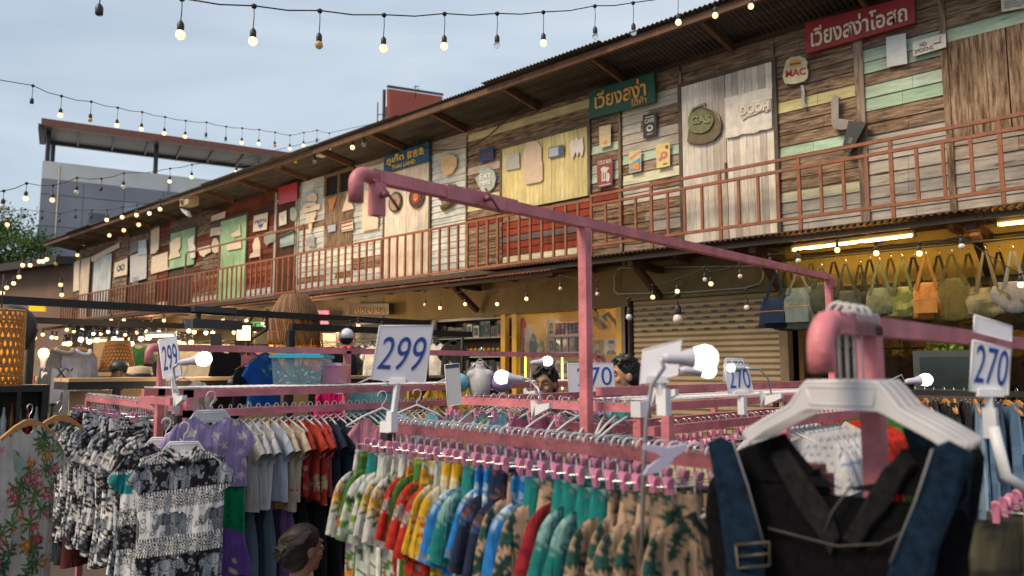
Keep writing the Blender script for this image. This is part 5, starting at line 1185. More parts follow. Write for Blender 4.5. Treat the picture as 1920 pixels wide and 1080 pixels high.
# ------------------------------------------------------------------ garment meshes by print
WHT, CRM = (.66, .66, .64), (.60, .50, .38)
TEAL, NAVY, DENIM = (.01, .20, .19), (.015, .025, .06), (.05, .10, .18)
PR = {
 'white and orange floral': leafprint((.62, .60, .55), [(.75, .22, .02), (.65, .35, .03), (.08, .18, .04)], 11, 110, .026, .07, 'palm', None, True),
 'white and green leaf': leafprint((.60, .62, .56), [(.08, .22, .05), (.18, .35, .05), (.04, .08, .03)], 12, 110, .026, .07, 'leaf', None, True),
 'red and orange floral': leafprint((.55, .03, .02), [(.62, .55, .5), (.70, .25, .03), (.09, .18, .03)], 13, 110, .026, .07, 'flower', None, True),
 'yellow floral': leafprint((.70, .42, .03), [(.6, .58, .5), (.1, .22, .04), (.6, .12, .02)], 14, 110, .026, .07, 'palm', None, True),
 'bright blue palm': leafprint((.02, .20, .58), [(.35, .52, .66), (.45, .6, .7)], 15, 110, .026, .07, 'palm', None, True),
 'teal palm': leafprint(TEAL, [(.30, .48, .46), (.22, .42, .40)], 16, 110, .026, .07, 'palm', None, True),
 'navy and brown floral': leafprint(NAVY, [(.16, .07, .06), (.05, .15, .35)], 17, 110, .026, .07, 'palm', None, True),
 'cream and dark green leaf': leafprint((.44, .30, .20), [(.015, .06, .045), (.02, .09, .075), (.015, .05, .04)], 18, 260, .035, .075, 'leaf', None, True),
 'green jungle': leafprint((.06, .16, .03), [(.25, .42, .06), (.5, .42, .05), (.5, .08, .02)], 19, 110, .026, .07, 'leaf', None, True),
 'dark red': leafprint((.34, .02, .03), [(.2, .01, .02)], 20, 110, .026, .07, 'flower', None, True),
}
def mkset(kind, key, n, **kw):
    return [(shirt if kind == 's' else pants)('garment', PR[key], seed=hash_(key)+i*7, **kw) for i in range(n)]
def hash_(s): return sum(ord(c)*(i+3) for i, c in enumerate(s)) % 997
SH_ = {k: mkset('s', k, 3, top=-.150, hw=.185, Lh=.68, thick=.034, fold=.014, res=.0095, slv=.24, slw=.15, sang=74, cap=.04) for k in PR}
PN_ = {k: mkset('p', k, 2, Lh=.48, res=.011, fold=.016) for k in PR}
seqA = ['teal palm', 'green jungle', 'white and orange floral', 'white and green leaf', 'white and orange floral', 'white and orange floral', 'white and green leaf', 'white and green leaf', 'red and orange floral', 'green jungle', 'red and orange floral', 'red and orange floral', 'yellow floral', 'yellow floral', 'white and green leaf', 'bright blue palm', 'bright blue palm', 'bright blue palm', 'teal palm', 'navy and brown floral', 'bright blue palm', 'cream and dark green leaf', 'navy and brown floral', 'teal palm', 'teal palm', 'dark red', 'cream and dark green leaf', 'teal palm', 'cream and dark green leaf', 'teal palm', 'teal palm', 'cream and dark green leaf', 'cream and dark green leaf', 'cream and dark green leaf', 'cream and dark green leaf', 'cream and dark green leaf']
def row(p0, p1, n, rackname, seq, shirts, trousers, gS, gP, base_rot, start=0.0, clipfrac=.5, hangerS='long', nameS='shirt', nameP='trousers', zoff=0, jitter=9):
    d = V(p1)-V(p0); rz0 = math.atan2(d.y, d.x)+math.pi/2+base_rot
    for i in range(n):
        u = start+(1-start)*(i+.5)/n+R.uniform(-.25, .25)/n; p = V(p0)+d*u+V((0, 0, .021+zoff)); rz = rz0+math.radians(R.uniform(-jitter, jitter))
        key = seq[int(i*len(seq)/n)]; isP = trousers is not None and (i % 2 == 0 if clipfrac == .5 else R.random() < clipfrac)
        if isP:
            place(HG['clip'], p, rz, f'pink-clipped wire hanger, {nth(i)} hanger from left on the {rackname}', 'hanger', 'clip hangers on the '+rackname)
            garm(R.choice(trousers[key]), nameP, p, rz, f'{key} {nameP.replace("_", " ")} {nth(i)} garment from left on the {rackname}', 'trousers', gP, R.uniform(.94, 1.04))
        else:
            place(HG[hangerS], p, rz, f'white plastic hanger, {nth(i)} hanger from left on the {rackname}', 'hanger', 'white hangers on the '+rackname)
            garm(R.choice(shirts[key]), nameS, p, rz, f'{key} {nameS.replace("_", " ")}, {nth(i)} garment from left on the {rackname}', 'shirt', gS, R.uniform(.94, 1.05))
for i_ in range(0, 30, 4): seqA[i_], seqA[i_+2] = seqA[i_+2], seqA[i_]
row(A0, A1-(A1-A0).normalized()*.30, 58, 'front tropical rack', seqA, SH_, PN_, 'tropical shirts on the front rack', 'tropical trousers on the front rack', -math.radians(22))
# elephant rack
acc = [None, None, ((.5, .01, .02), [(.14, -.32, .05), (-.1, -.2, .04)]), ((.01, .22, .26), [(.18, -.35, .06)]), None, ((.02, .06, .3), [(-.05, -.3, .05)])]
SE = {'e%d' % i: [shirt('garment', elephant_print(i, acc[i], .85, i*.09, i % 2 == 1), top=-.152, hw=.20, Lh=.86, thick=.034, fold=.014, seed=50+i, slv=.22, slw=.16, sang=66, cap=.035)] for i in range(6)}
PE = {'e%d' % i: [pants('garment', elephant_print(i+3, None, .8, i*.07, i % 2 == 0), seed=70+i, Lh=.9, res=.012)] for i in range(6)}
lbl = ['grey elephant print', 'black and white elephant print', 'elephant print with red patches', 'elephant print with teal patches', 'pale grey elephant print', 'elephant print with blue patch']
SE = {lbl[i]: SE['e%d' % i] for i in range(6)}; PE = {lbl[i]: PE['e%d' % i] for i in range(6)}
row(B0, B1, 44, 'elephant rack', [lbl[(i*5+i//3) % 6] for i in range(44)], SE, PE, 'elephant shirts on the left rack', 'elephant trousers on the left rack', -math.radians(16), jitter=13, clipfrac=.42)
# hero elephant shirt at the end of the rack, facing the camera
hp = atD(346, 800, 3.62)
eh = elephant_print(1.4, None, 1.12, -.055, False)
me = shirt('elephant_shirt', eh, hw=.205, Lh=.66, slv=.15, slw=.13, slope=.36, res=.003, seed=5, top=-.105, collar=True, thick=.02, fold=.004, wrap=False, flare=.0, sang=58)
rzh = face_cam(hp, -14)
place(HG['wide'], hp, rzh, 'broad white plastic hanger holding the front black and white elephant shirt', 'hanger').scale = (.93,)*3
es = garm(me, 'shirt', hp, rzh, 'black and white elephant shirt with collar facing the viewer at the rack end', 'shirt', None, .93); ORG[es.name] = V((0, 0, 0))
m = MB(); m.box((-.012, -.006, -.145), (.012, -.004, -.115)); tgo = m.build('neck_label', M_WHITEP, es); 
m = MB()
for z in (-.2, -.31, -.42, -.53, -.64): m.ball((.002, -.026, z), .005, 8, 5, (1, .5, 1))
bt = m.build('buttons', M_WHITEP, es)
hp2 = atD(312, 792, 3.85); place(HG['wide'], hp2, face_cam(hp2, -22), 'second broad white hanger just behind the front elephant shirt', 'hanger')
garm(shirt('garment', elephant_print(2.2, ((.01, .25, .28), [(-.2, -.3, .06), (.06, -.12, .05)]), .95, .1, True), hw=.2, Lh=.64, res=.006, seed=8, top=-.105, collar=True, wrap=False), 'shirt', hp2, face_cam(hp2, -22), 'elephant shirt with teal collar half hidden behind the front elephant shirt', 'shirt')
for i in range(5):
    p = B0+(B1-B0)*(.01+.035*i)+V((0, .03, .021)); rz = math.radians(76+i*5)
    garm(shirt('garment', leafprint([(.02, .02, .03), (.05, .012, .015), (.012, .04, .05), (.03, .03, .03), (.10, .02, .02)][i], [(.3, .28, .3), (.12, .02, .03)], 150+i, 60, .02, .05, 'leaf'), hw=.2, Lh=1.12, res=.02, seed=150+i, top=-.11, slv=.2, slw=.14, sang=70, cap=.03, thick=.04), 'long_dress', p, rz, f'{["black", "maroon", "dark teal", "charcoal", "dark red"][i]} flowered long dress at the left end of the elephant rack', 'dress')
# floral and mint shirts at the far left, facing the camera
hp = atD(56, 765, 4.4); rz = face_cam(hp, 52)
fl = leafprint((.66, .64, .58), [(.70, .04, .16), (.75, .10, .22)], 31, 40, .028, .045, 'flower', ('palm', 46, .05, .085, [(.03, .13, .08), (.06, .20, .07)]))
def floral(P, side):
    C_ = np.tile(np.array((.64, .63, .58), float), (len(P), 1)); stamps(C_, P, 75, .045, .085, [(.035, .13, .085), (.09, .22, .08), (.16, .24, .06)], 'palm', 31); stamps(C_, P, 70, .022, .042, [(.68, .05, .17), (.72, .12, .22), (.75, .22, .04)], 'flower', 77); return C_
garm(shirt('garment', floral, hw=.23, Lh=.98, res=.007, seed=9, top=-.10, slv=.2, slw=.17, wrap=False, flare=.03, fold=.01), 'shirt', hp, rz, 'white shirt with pink hibiscus and green palm print hanging at the left', 'shirt')
place(HG['wood'], hp, rz, 'light wooden hanger holding the hibiscus shirt', 'hanger')
hp = atD(112, 758, 4.7); place(HG['wood'], hp, face_cam(hp, 50), 'second wooden hanger behind the hibiscus shirt', 'hanger')
def mint(P, side):
    C_ = np.tile(np.array((.33, .46, .40), float), (len(P), 1)); m = (np.abs((P[:, 1]*11) % 1-.5) < .16+.1*np.sin(P[:, 0]*60)) & (P[:, 0]*1 > .02) & (np.sin(P[:, 0]*40+np.floor(P[:, 1]*11)*1.3) > -.2); C_[m] = (.16, .035, .02); return C_
hp = atD(-62, 775, 4.1); garm(shirt('garment', mint, hw=.23, Lh=.92, res=.009, seed=10, top=-.10, slv=.2, slw=.17, wrap=False, fold=.01), 'shirt', hp, face_cam(hp, 20), 'mint green shirt with dark red animal print cut by the left frame edge', 'shirt')
place(HG['slim'], hp, face_cam(hp, 20), 'white hanger holding the mint green shirt', 'hanger')
# small yellow item on the ground at far left bottom
# plain coloured tops on the long rack
seqC = [('yellow checked', checks((.62, .50, .34), (.55, .38, .2), .018, (.05, .04, .04))), ('pale checked', checks((.6, .55, .48), (.5, .4, .3), .022, (.1, .08, .06))), ('pale patterned', leafprint((.55, .53, .5), [(.3, .3, .36), (.55, .3, .3)], 46, 90, .015, .03, 'flower')), ('white', plain((.62, .62, .62))), ('pale blue', plain((.50, .56, .66))), ('orange floral', leafprint((.62, .5, .36), [(.6, .12, .02), (.6, .3, .03)], 47, 60, .03, .06, 'flower')),
  ('red floral', leafprint((.42, .02, .02), [(.65, .45, .3), (.6, .2, .1)], 41, 46, .03, .06, 'flower')), ('red and cream floral', leafprint((.5, .05, .03), [(.65, .5, .3)], 42, 50, .03, .06, 'flower')), ('rose', plain((.40, .06, .09))), ('navy', plain((.022, .03, .06))), ('dark navy', plain((.018, .024, .05))), ('slate navy', plain((.03, .04, .075))), ('green', plain((.01, .12, .06))),
  ('light blue', plain((.10, .25, .48))), ('white patterned', leafprint((.55, .53, .5), [(.1, .08, .1)], 43, 90, .012, .02, 'dot')), ('coral', plain((.55, .12, .10))), ('cream', checks((.6, .55, .42), (.5, .42, .3), .03)), ('mustard', leafprint((.65, .33, .02), [(.5, .2, .01)], 44, 60, .01, .02, 'dot')), ('crimson', plain((.38, .012, .02))), ('red', plain((.50, .015, .02))), ('bottle green', plain((.008, .07, .045))), ('dark green', plain((.006, .05, .03)))]
n = 34
cl2 = [(.10, .16, .20), (.012, .012, .016), (.62, .14, .01), (.02, .2, .24), (.25, .14, .34), (.3, .02, .04)]
PL = [pants('garment', plain(c), seed=200+i, Lh=.6, hw=.13, top=-.115) for i, c in enumerate(cl2)]; PLN = ['slate', 'black', 'orange', 'teal', 'purple', 'maroon']
for i in range(n):
    nm, pf = seqC[int(i*len(seqC)/n)]
    me = shirt('garment', pf, hw=.18, Lh=R.uniform(.42, .5), res=.014, seed=300+i, top=-.085, slv=.15, slw=.12)
    p = V((CX, 1.95+i*.058, 1.421)); rz = math.radians(180+R.uniform(-8, 8))
    place(HG['slim'], p, rz, f'white hanger, {nth(i)} hanger from the left end of the long shelf rack', 'hanger', 'white hangers on the long shelf rack')
    garm(me, 'top', p, rz, f'{nm} short-sleeved top, {nth(i)} garment from left on the long shelf rack', 'top', 'tops on the long shelf rack')
    if i % 2 == 0:
        k = R.randrange(6) if i > 6 else (0 if i > 2 else 1)
        garm(PL[k], 'trousers', p+V((0, .02, -.42)), rz, f'{PLN[k]} trousers hanging low, {nth(i//2)} pair from the left under the long shelf rack', 'trousers', 'trousers on the long shelf rack')
# pastel kids clothes further along
pas = [('pale pink', (.62, .33, .38)), ('sky blue', (.30, .52, .62)), ('lilac', (.42, .30, .56)), ('white', (.64, .62, .64)), ('aqua', (.2, .5, .55)), ('pale yellow', (.62, .52, .2)), ('rose', (.6, .15, .28))]
PM = [shirt('garment', leafprint(c, [tuple(min(1, x*1.5) for x in c), (.6, .55, .6)], 60+i, 30, .02, .04, 'flower'), hw=.15, Lh=.46, res=.016, seed=400+i, top=-.085, slv=.07, slw=.1, flare=.07) for i, (_, c) in enumerate(pas)]
for i in range(32):
    k = R.randrange(7); p = V((CX, 3.95+i*.07, 1.421)); rz = math.radians(180+R.uniform(-10, 10))
    place(HG['slim'], p, rz, f'white hanger, {nth(i)} hanger along the far half of the long shelf rack', 'hanger', 'white hangers on the long shelf rack')
    garm(PM[k], 'child_dress', p, rz, f'{pas[k][0]} small dress, {nth(i)} garment along the far half of the long shelf rack', 'dress', 'pastel dresses on the long shelf rack')
for i in range(18):
    k = R.randrange(7); p = V((FX0+.06+i*.066, FY0, 1.492)); rz = math.radians(90+R.uniform(-25, 25))
    if i in (0, 1, 3, 6, 7, 9, 12): 
        place(HG['clip'], p, rz, f'wire hanger with pink clips, {nth(i)} hanger from the left on the centre rack', 'hanger', 'hangers on the centre rack')
    else: place(HG['slim'], p, rz, f'white hanger, {nth(i)} hanger from the left on the centre rack', 'hanger', 'hangers on the centre rack')
    if i < 9: garm(PM[k], 'child_dress', p, rz, f'{pas[k][0]} small dress, {nth(i)} garment from the left on the centre rack', 'dress', 'small clothes on the centre rack', .9)
for i in range(10):
    k = R.randrange(7); p = V((-2.66+i*.066, FY0+.12, 1.382)); rz = math.radians(90+R.uniform(-25, 25))
    place(HG['slim'], p, rz, f'white hanger, {nth(i)} hanger from left on the lower centre rack bar', 'hanger', 'hangers on the centre rack')
    if i > 3: garm(PM[k], 'child_dress', p, rz, f'{pas[k][0]} small dress, {nth(i)} garment from left on the lower centre rack bar', 'dress', 'small clothes on the centre rack', .9)
# dark set with pink clips on the right bar of the centre rack
PD = {'black dotted': [pants('garment', leafprint((.02, .02, .024), [(.5, .5, .5)], 71, 120, .008, .014, 'dot'), seed=500, Lh=.44)], 'white lace': [pants('garment', leafprint((.5, .5, .5), [(.05, .05, .06)], 72, 120, .01, .02, 'flower'), seed=501, Lh=.44)], 'dark red': [pants('garment', PR['dark red'], seed=502, Lh=.44)]}
SD = {k: SH_['navy and brown floral'] for k in PD}
row((FX1+.06, FY0+.05, 1.37), (FX1+.06, FY1, 1.37), 46, 'right bar of the centre rack', ['black dotted', 'white lace', 'black dotted', 'dark red', 'white lace']*4, SD, PD, 'tops on the right bar of the centre rack', 'clipped trousers on the right bar of the centre rack', math.pi*0, clipfrac=.85)
# rack behind the overalls
seqI = ['white']*9+['white and orange floral']*1+['red and orange floral']*6+['green jungle']*4+['teal palm']*4+['red and orange floral']*3
SH_['white'] = [shirt('garment', stripes((.62, .62, .64), (.25, .35, .5), .03, duty=.85), top=-.055, seed=77, cap=.03, sang=70, slv=.2)]
for k, nm in enumerate(seqI):
    p = V((-1.38, 3.16+k*.05, 1.451)); rz = math.radians(180+R.uniform(-9, 9))
    place(HG['slim'], p, rz, f'white hanger, {nth(k)} hanger from the near end behind the overalls', 'hanger', 'white hangers on the rack behind the overalls')
    garm(R.choice(SH_[nm]), 'shirt', p+V((0, 0, 0 if nm == 'white' else .11)), rz, f'{nm} shirt, {nth(k)} garment from the near end behind the overalls', 'shirt', 'shirts on the rack behind the overalls')
# jeans
JM = [('black', (.018, .018, .02)), ('dark grey', (.035, .036, .04)), ('mid blue denim', (.10, .19, .32)), ('light blue denim', (.22, .34, .46)), ('navy denim', (.03, .06, .12)), ('khaki', (.40, .32, .20))]
JP = [pants('garment', leafprint(c, [tuple(x*1.25 for x in c)], 90+i, 30, .03, .07, 'dot'), seed=600+i, Lh=.85, hw=.17, rise=.26, top=-.09) for i, (_, c) in enumerate(JM)]
sq = [5]*17+[0, 1, 0, 1, 0, 3, 2, 4, 2, 4, 2, 4, 3, 4, 0, 4, 0]
for i in range(34):
    p = V((-2.95+i*.068, 6.6, 1.483)); rz = math.radians(90+25+R.uniform(-12, 12)); k = sq[i]
    place(HG['wood'] if i % 3 else HG['clipmetal'], p, rz, f'{"wooden" if i % 3 else "wire"} hanger, {nth(i)} hanger from the left on the jeans rail', 'hanger', 'hangers on the jeans rail')
    garm(JP[k], 'jeans', p, rz, f'{JM[k][0]} jeans, {nth(i)} pair from left on the jeans rail', 'jeans', 'jeans on the rail before the bag shop')
# clipped trousers at the right edge
PK = [pants('garment', camo([(.05, .055, .04), (.03, .03, .03), (.09, .09, .06)], 5), seed=700, Lh=.6), pants('garment', plain((.06, .065, .05)), seed=701, Lh=.6)]
for i in range(16):
    p = V((-.40, 2.42+i*.085, 1.361)); rz = math.radians(180+R.uniform(-14, 14))
    place(HG['clip'], p, rz, f'pink-clipped wire hanger, {nth(i)} hanger from the near end at the right edge', 'hanger', 'clip hangers at the right edge')
    garm(PK[i % 2], 'trousers', p, rz, f'dark {"camouflage" if i % 2 == 0 else "olive"} trousers, {nth(i)} pair from the near end at the right edge', 'trousers', 'dark trousers at the right edge')
# single display pieces that face the camera
def hung(px, py, D, me, nm, label, cat, hg='slim', off=0, hl=None):
    p = atD(px, py, D); rz = face_cam(p, off); garm(me, nm, p, rz, label, cat)
    place(HG[hg], p, rz, hl or 'hanger holding the '+label[:label.find(' hanging')] if ' hanging' in label else 'white hanger of the '+label, 'hanger'); return p, rz
lil = leafprint((.36, .27, .50), [(.75, .72, .62), (.7, .6, .75)], 101, 120, .016, .026, 'flower')
hung(396, 742, 3.95, shirt('garment', lil, hw=.175, Lh=.36, res=.008, seed=21, top=-.10, slv=.13, slw=.13, wrap=False, flare=.02), 'child_dress', 'lilac daisy print top hanging beside the elephant shirt', 'top', 'wide', 10)
p = atD(425, 742, 4.0); rz = face_cam(p, 10)
garm(shirt('garment', leafprint((.0, .20, .08), [(.02, .45, .2), (0, .08, .03)], 102, 300, .004, .008, 'dot'), hw=.10, Lh=.38, res=.01, seed=22, top=-.36, slv=0, wrap=False, neck=.02), 'sequin_skirt', p, rz, 'shiny green sequin skirt under the lilac daisy top', 'skirt')
garm(shirt('garment', leafprint((.13, .06, .30), [(.6, .55, .3)], 103, 40, .012, .018, 'flower'), hw=.11, Lh=.24, res=.012, seed=23, top=-.66, slv=0, wrap=False, flare=.06, neck=.02), 'frilled_skirt', p+V((.03, -.02, 0)), rz, 'purple daisy frilled skirt below the green sequins', 'skirt')
hung(717, 742, 3.75, shirt('garment', stripes((.62, .26, .32), (.55, .22, .28), .02, True), hw=.12, Lh=.46, res=.012, seed=24, top=-.10, slv=.09, slw=.11, wrap=False, flare=.05, waist=.25), 'child_dress', 'pale pink striped child dress hanging behind the front rack', 'dress', 'slim', 5)
hung(782, 738, 4.1, shirt('garment', plain((.22, .52, .66)), hw=.11, Lh=.42, res=.012, seed=25, top=-.10, slv=.05, slw=.08, wrap=False, flare=.06, waist=.2), 'child_dress', 'sky blue child dress hanging behind the front rack', 'dress', 'slim', -5)
hung(1003, 748, 4.0, shirt('garment', camo([(.26, .06, .50), (.40, .14, .62), (.16, .03, .36)], 9, 50), hw=.09, Lh=.5, res=.012, seed=26, top=-.10, slv=.04, slw=.08, wrap=False, flare=.05), 'child_dress', 'purple satin dress hanging in the centre rack', 'dress', 'slim', 10)
def prin(P, side):
    C_ = np.tile(np.array((.02, .05, .3), float), (len(P), 1)); C_[np.abs(P[:, 0]) < .035] = (.5, .02, .02); C_[P[:, 1] < -.28] = (.6, .42, .04); C_[(np.abs((P[:, 0]*30) % 1-.5) < .12) & (P[:, 1] < -.12)] = (.6, .42, .05); return C_
hung(1060, 752, 4.4, shirt('garment', prin, hw=.12, Lh=.45, res=.012, seed=27, top=-.10, slv=.05, slw=.09, wrap=False, flare=.06), 'child_dress', 'blue red and yellow child dress hanging in the centre rack', 'dress')
hung(940, 742, 5.2, shirt('garment', plain((.62, .42, .05)), hw=.13, Lh=.4, res=.016, seed=28, top=-.10, slv=.06, slw=.09, wrap=False, flare=.05), 'child_dress', 'golden yellow dress hanging behind the centre rack bar', 'dress')
hung(848, 690, 5.6, shirt('garment', leafprint((.62, .40, .03), [(.5, .03, .02), (.02, .03, .15), (.6, .6, .55)], 104, 70, .02, .05, 'leaf'), hw=.17, Lh=.62, res=.012, seed=29, top=-.10, slv=.1, slw=.12, wrap=False, flare=.03), 'child_dress', 'yellow shirt with red and navy print hanging by the white card sign', 'shirt')
hung(640, 700, 5.6, shirt('garment', plain((.72, .01, .16)), hw=.16, Lh=.62, res=.02, seed=30, top=-.10, slv=.06, slw=.1, wrap=False, flare=.12), 'child_dress', 'hot pink dress hanging behind the storage boxes', 'dress')
hung(700, 690, 5.2, shirt('garment', plain((.25, .55, .60)), hw=.14, Lh=.4, res=.02, seed=33, top=-.10, slv=.06, slw=.1, wrap=False, flare=.05), 'child_dress', 'pale aqua dress hanging left of the big price sign', 'dress')
hung(345, 690, 4.75, shirt('garment', plain((.60, .58, .52)), hw=.13, Lh=.3, res=.02, seed=34, top=-.07, slv=.14, slw=.12, wrap=False, flare=.03), 'shirt', 'cream wide-sleeved blouse hanging under the narrow price sign', 'blouse')
hung(1395, 640, 6.4, shirt('garment', plain((.05, .08, .14)), hw=.12, Lh=.2, res=.02, seed=35, top=-.07, slv=.0, wrap=False), 'shirt', 'small blue denim top hanging before the roller shutter edge', 'top') if False else None
# overalls (front right)
DB, DK, DKT = (.006, .017, .036), (.004, .004, .005), (.012, .02, .028)
def den(c, seed, k=.35):
    def f(P, side):
        n_ = snoise(P, 90, seed)*.5+snoise(P, 260, seed+1)*.5; return np.array(c)[None, :]*(1+k*n_)[:, None]
    return f
M_DENIM = col_mat('dark_denim', .95, .5, 300, .5, vscale=45, spec=.1)
def cloth_poly(m, pts, Y, t, col):
    m.col = (*col, 1); m.prism([atY(*p, Y) for p in pts], (0, t, 0))
OV = empty('overalls', atY(1600, 900, 1.72)); tag(OV, 'dark denim overalls with blue straps on the nearest white hanger', 'overalls')
YO = 1.70
def panel(pts, Y, t, mt, nm, parent, col=None, seg=.02):
    """soft cloth panel: outline in the hanger plane, filled as a fine grid with gentle folds"""
    P = [atY(*p, Y) for p in pts]; xs = [p.x for p in P]; zs = [p.z for p in P]
    m = MB(); 
    if col: m.col = (*col, 1)
    nr, nc = 26, 26
    def span(z):
        r_ = []
        for i in range(len(P)):
            a, b = P[i], P[(i+1) % len(P)]
            if (a.z <= z < b.z) or (b.z <= z < a.z): r_.append(a.x+(b.x-a.x)*(z-a.z)/(b.z-a.z))
        r_.sort(); return r_
    z0_, z1_ = min(zs), max(zs)
    rows = []
    for i in range(nr+1):
        z = z1_-1e-4-(z1_-z0_-2e-4)*i/nr; s = span(z); rows.append((z, s))
    # split into runs with equal number of spans
    for k in range(0, 4):
        prev = None; base = None
        for (z, s) in rows:
            if len(s) < 2*k+2: prev = None; continue
            a, b = s[2*k], s[2*k+1]; cur = []
            for j in range(nc+1):
                u = j/nc; x = a+(b-a)*u; e = min(1, 8*u*(1-u)); y = Y-t*e-.004*math.sin(x*60+z*18)*e
                cur.append((x, y, z))
            if prev is not None and abs(prev[0][0]-cur[0][0]) < .12 and abs(prev[-1][0]-cur[-1][0]) < .12:
                n_ = nc+1; m.add(prev+cur, [(j, j+n_, j+n_+1, j+1) for j in range(nc)], True)
                m.add([(q[0], 2*Y-q[1]+.001, q[2]) for q in prev+cur], [(j, j+1, j+n_+1, j+n_) for j in range(nc)], True)
            prev = cur
    return m.build(nm, mt, parent)
panel([(1372, 846), (1470, 812), (1500, 850), (1540, 895), (1575, 915), (1640, 915), (1662, 880), (1700, 830), (1760, 848), (1800, 860), (1815, 1000), (1822, 1180), (1340, 1180), (1368, 1000), (1378, 930)], YO+.03, .012, M_DENIM, 'bib_back', OV, DK)
panel([(1371, 880), (1535, 880), (1562, 925), (1371, 935)], YO+.034, .012, M_DENIM, 'bib_side', OV, DK)
panel([(1668, 872), (1812, 885), (1815, 930), (1640, 925)], YO+.034, .012, M_DENIM, 'bib_side', OV, DK)
panel([(1326, 828), (1352, 818), (1374, 824), (1400, 910), (1432, 1025), (1440, 1180), (1365, 1180), (1360, 1040), (1345, 930)], YO-.035, .006, M_DENIM, 'left_strap', OV, DB)
panel([(1748, 838), (1778, 826), (1826, 848), (1800, 930), (1760, 1030), (1735, 1180), (1640, 1180), (1668, 1060), (1715, 940)], YO-.035, .006, M_DENIM, 'right_strap', OV, DB)
panel([(1440, 850), (1478, 842), (1560, 960), (1575, 1010), (1560, 1040), (1500, 960)], YO+.008, .005, M_DENIM, 'back_strap', OV, (.014, .014, .015))
panel([(1655, 880), (1700, 845), (1720, 870), (1610, 1030), (1580, 1010)], YO+.008, .005, M_DENIM, 'back_strap', OV, (.012, .012, .013))
for pts, c in (([(1374, 826), (1402, 910), (1434, 1025)], 0), ([(1748, 842), (1716, 940), (1669, 1055)], 0), ([(1440, 990), (1500, 1006), (1570, 1024), (1650, 1020), (1690, 1000)], 1), ([(1600, 905), (1560, 960), (1545, 1000)], 1)):
    m = MB(); m.tube([atY(*p, YO-.045 if c == 0 else YO-.0) for p in pts], .0022, 6); m.build('seam', mat('pale_stitch', (.17, .17, .18), .8) if c == 0 else mat('dark_seam', (.05, .045, .04), .8), OV)
for cx in (1410,):
    m = MB(); q = [atY(*p, YO-.05) for p in ((cx-30, 1022), (cx+32, 1016), (cx+34, 1060), (cx-26, 1066))]; q.append(q[0]); m.tube(q, .0035, 6); m.tube([q[0].lerp(q[3], .5), q[1].lerp(q[2], .5)], .003, 6); m.build('buckle', mat('brass_buckle', (.09, .075, .055), .5, .6), OV)
for i in range(4):
    p = V((HX+.0, YO-.03+i*.045, HZ+.022)); rz = math.radians(2+i*5)
    place(HG['hero'], p, rz, ['nearest broad white hanger on the front right rack', 'second broad white hanger close behind the nearest one', 'third broad white hanger on the front right rack', 'fourth broad white hanger on the front right rack'][i], 'hanger')
def ov_behind(dx, Y, c1, label):
    t = empty('overalls', (HX+.05, Y, .9)); tag(t, label, 'overalls')
    panel([(1690+dx, 800), (1735+dx, 790), (1790+dx, 812), (1830+dx*.8, 850), (1822+dx, 900), (1790, 1180), (1700, 1180), (1720, 900), (1700, 830)], Y, .012, M_DENIM, 'shoulder_side', t, c1)
    panel([(1370, 860), (1330, 900), (1322, 960), (1350, 1180), (1440, 1180), (1400, 900)], Y, .012, M_DENIM, 'left_side', t, DK); return t
panel([(1268, 862), (1322, 866), (1336, 920), (1338, 1030), (1322, 1062), (1262, 1070), (1250, 900)], 2.35, .012, CLOTH, 'cloth_panel', OV, (.50, .46, .28)) if False else None
ob_ = MB(); ob_.col = (.50, .46, .28, 1)
q_ = [atY(*p, 2.1) for p in ((1236, 872), (1290, 866), (1322, 872), (1334, 930), (1338, 1030), (1318, 1066), (1240, 1072))]; ob_.prism(q_, (0, .03, 0)); tag(ob_.build('cloth_bag', CLOTH), 'plain cream cloth bag hanging between the front rack and the overalls', 'bag')
ov_behind(0, YO+.09, (.014, .025, .032), 'black and teal overalls just behind the front pair')
ov_behind(22, YO+.16, (.008, .008, .009), 'third pair of dark overalls at the right of the front rack')
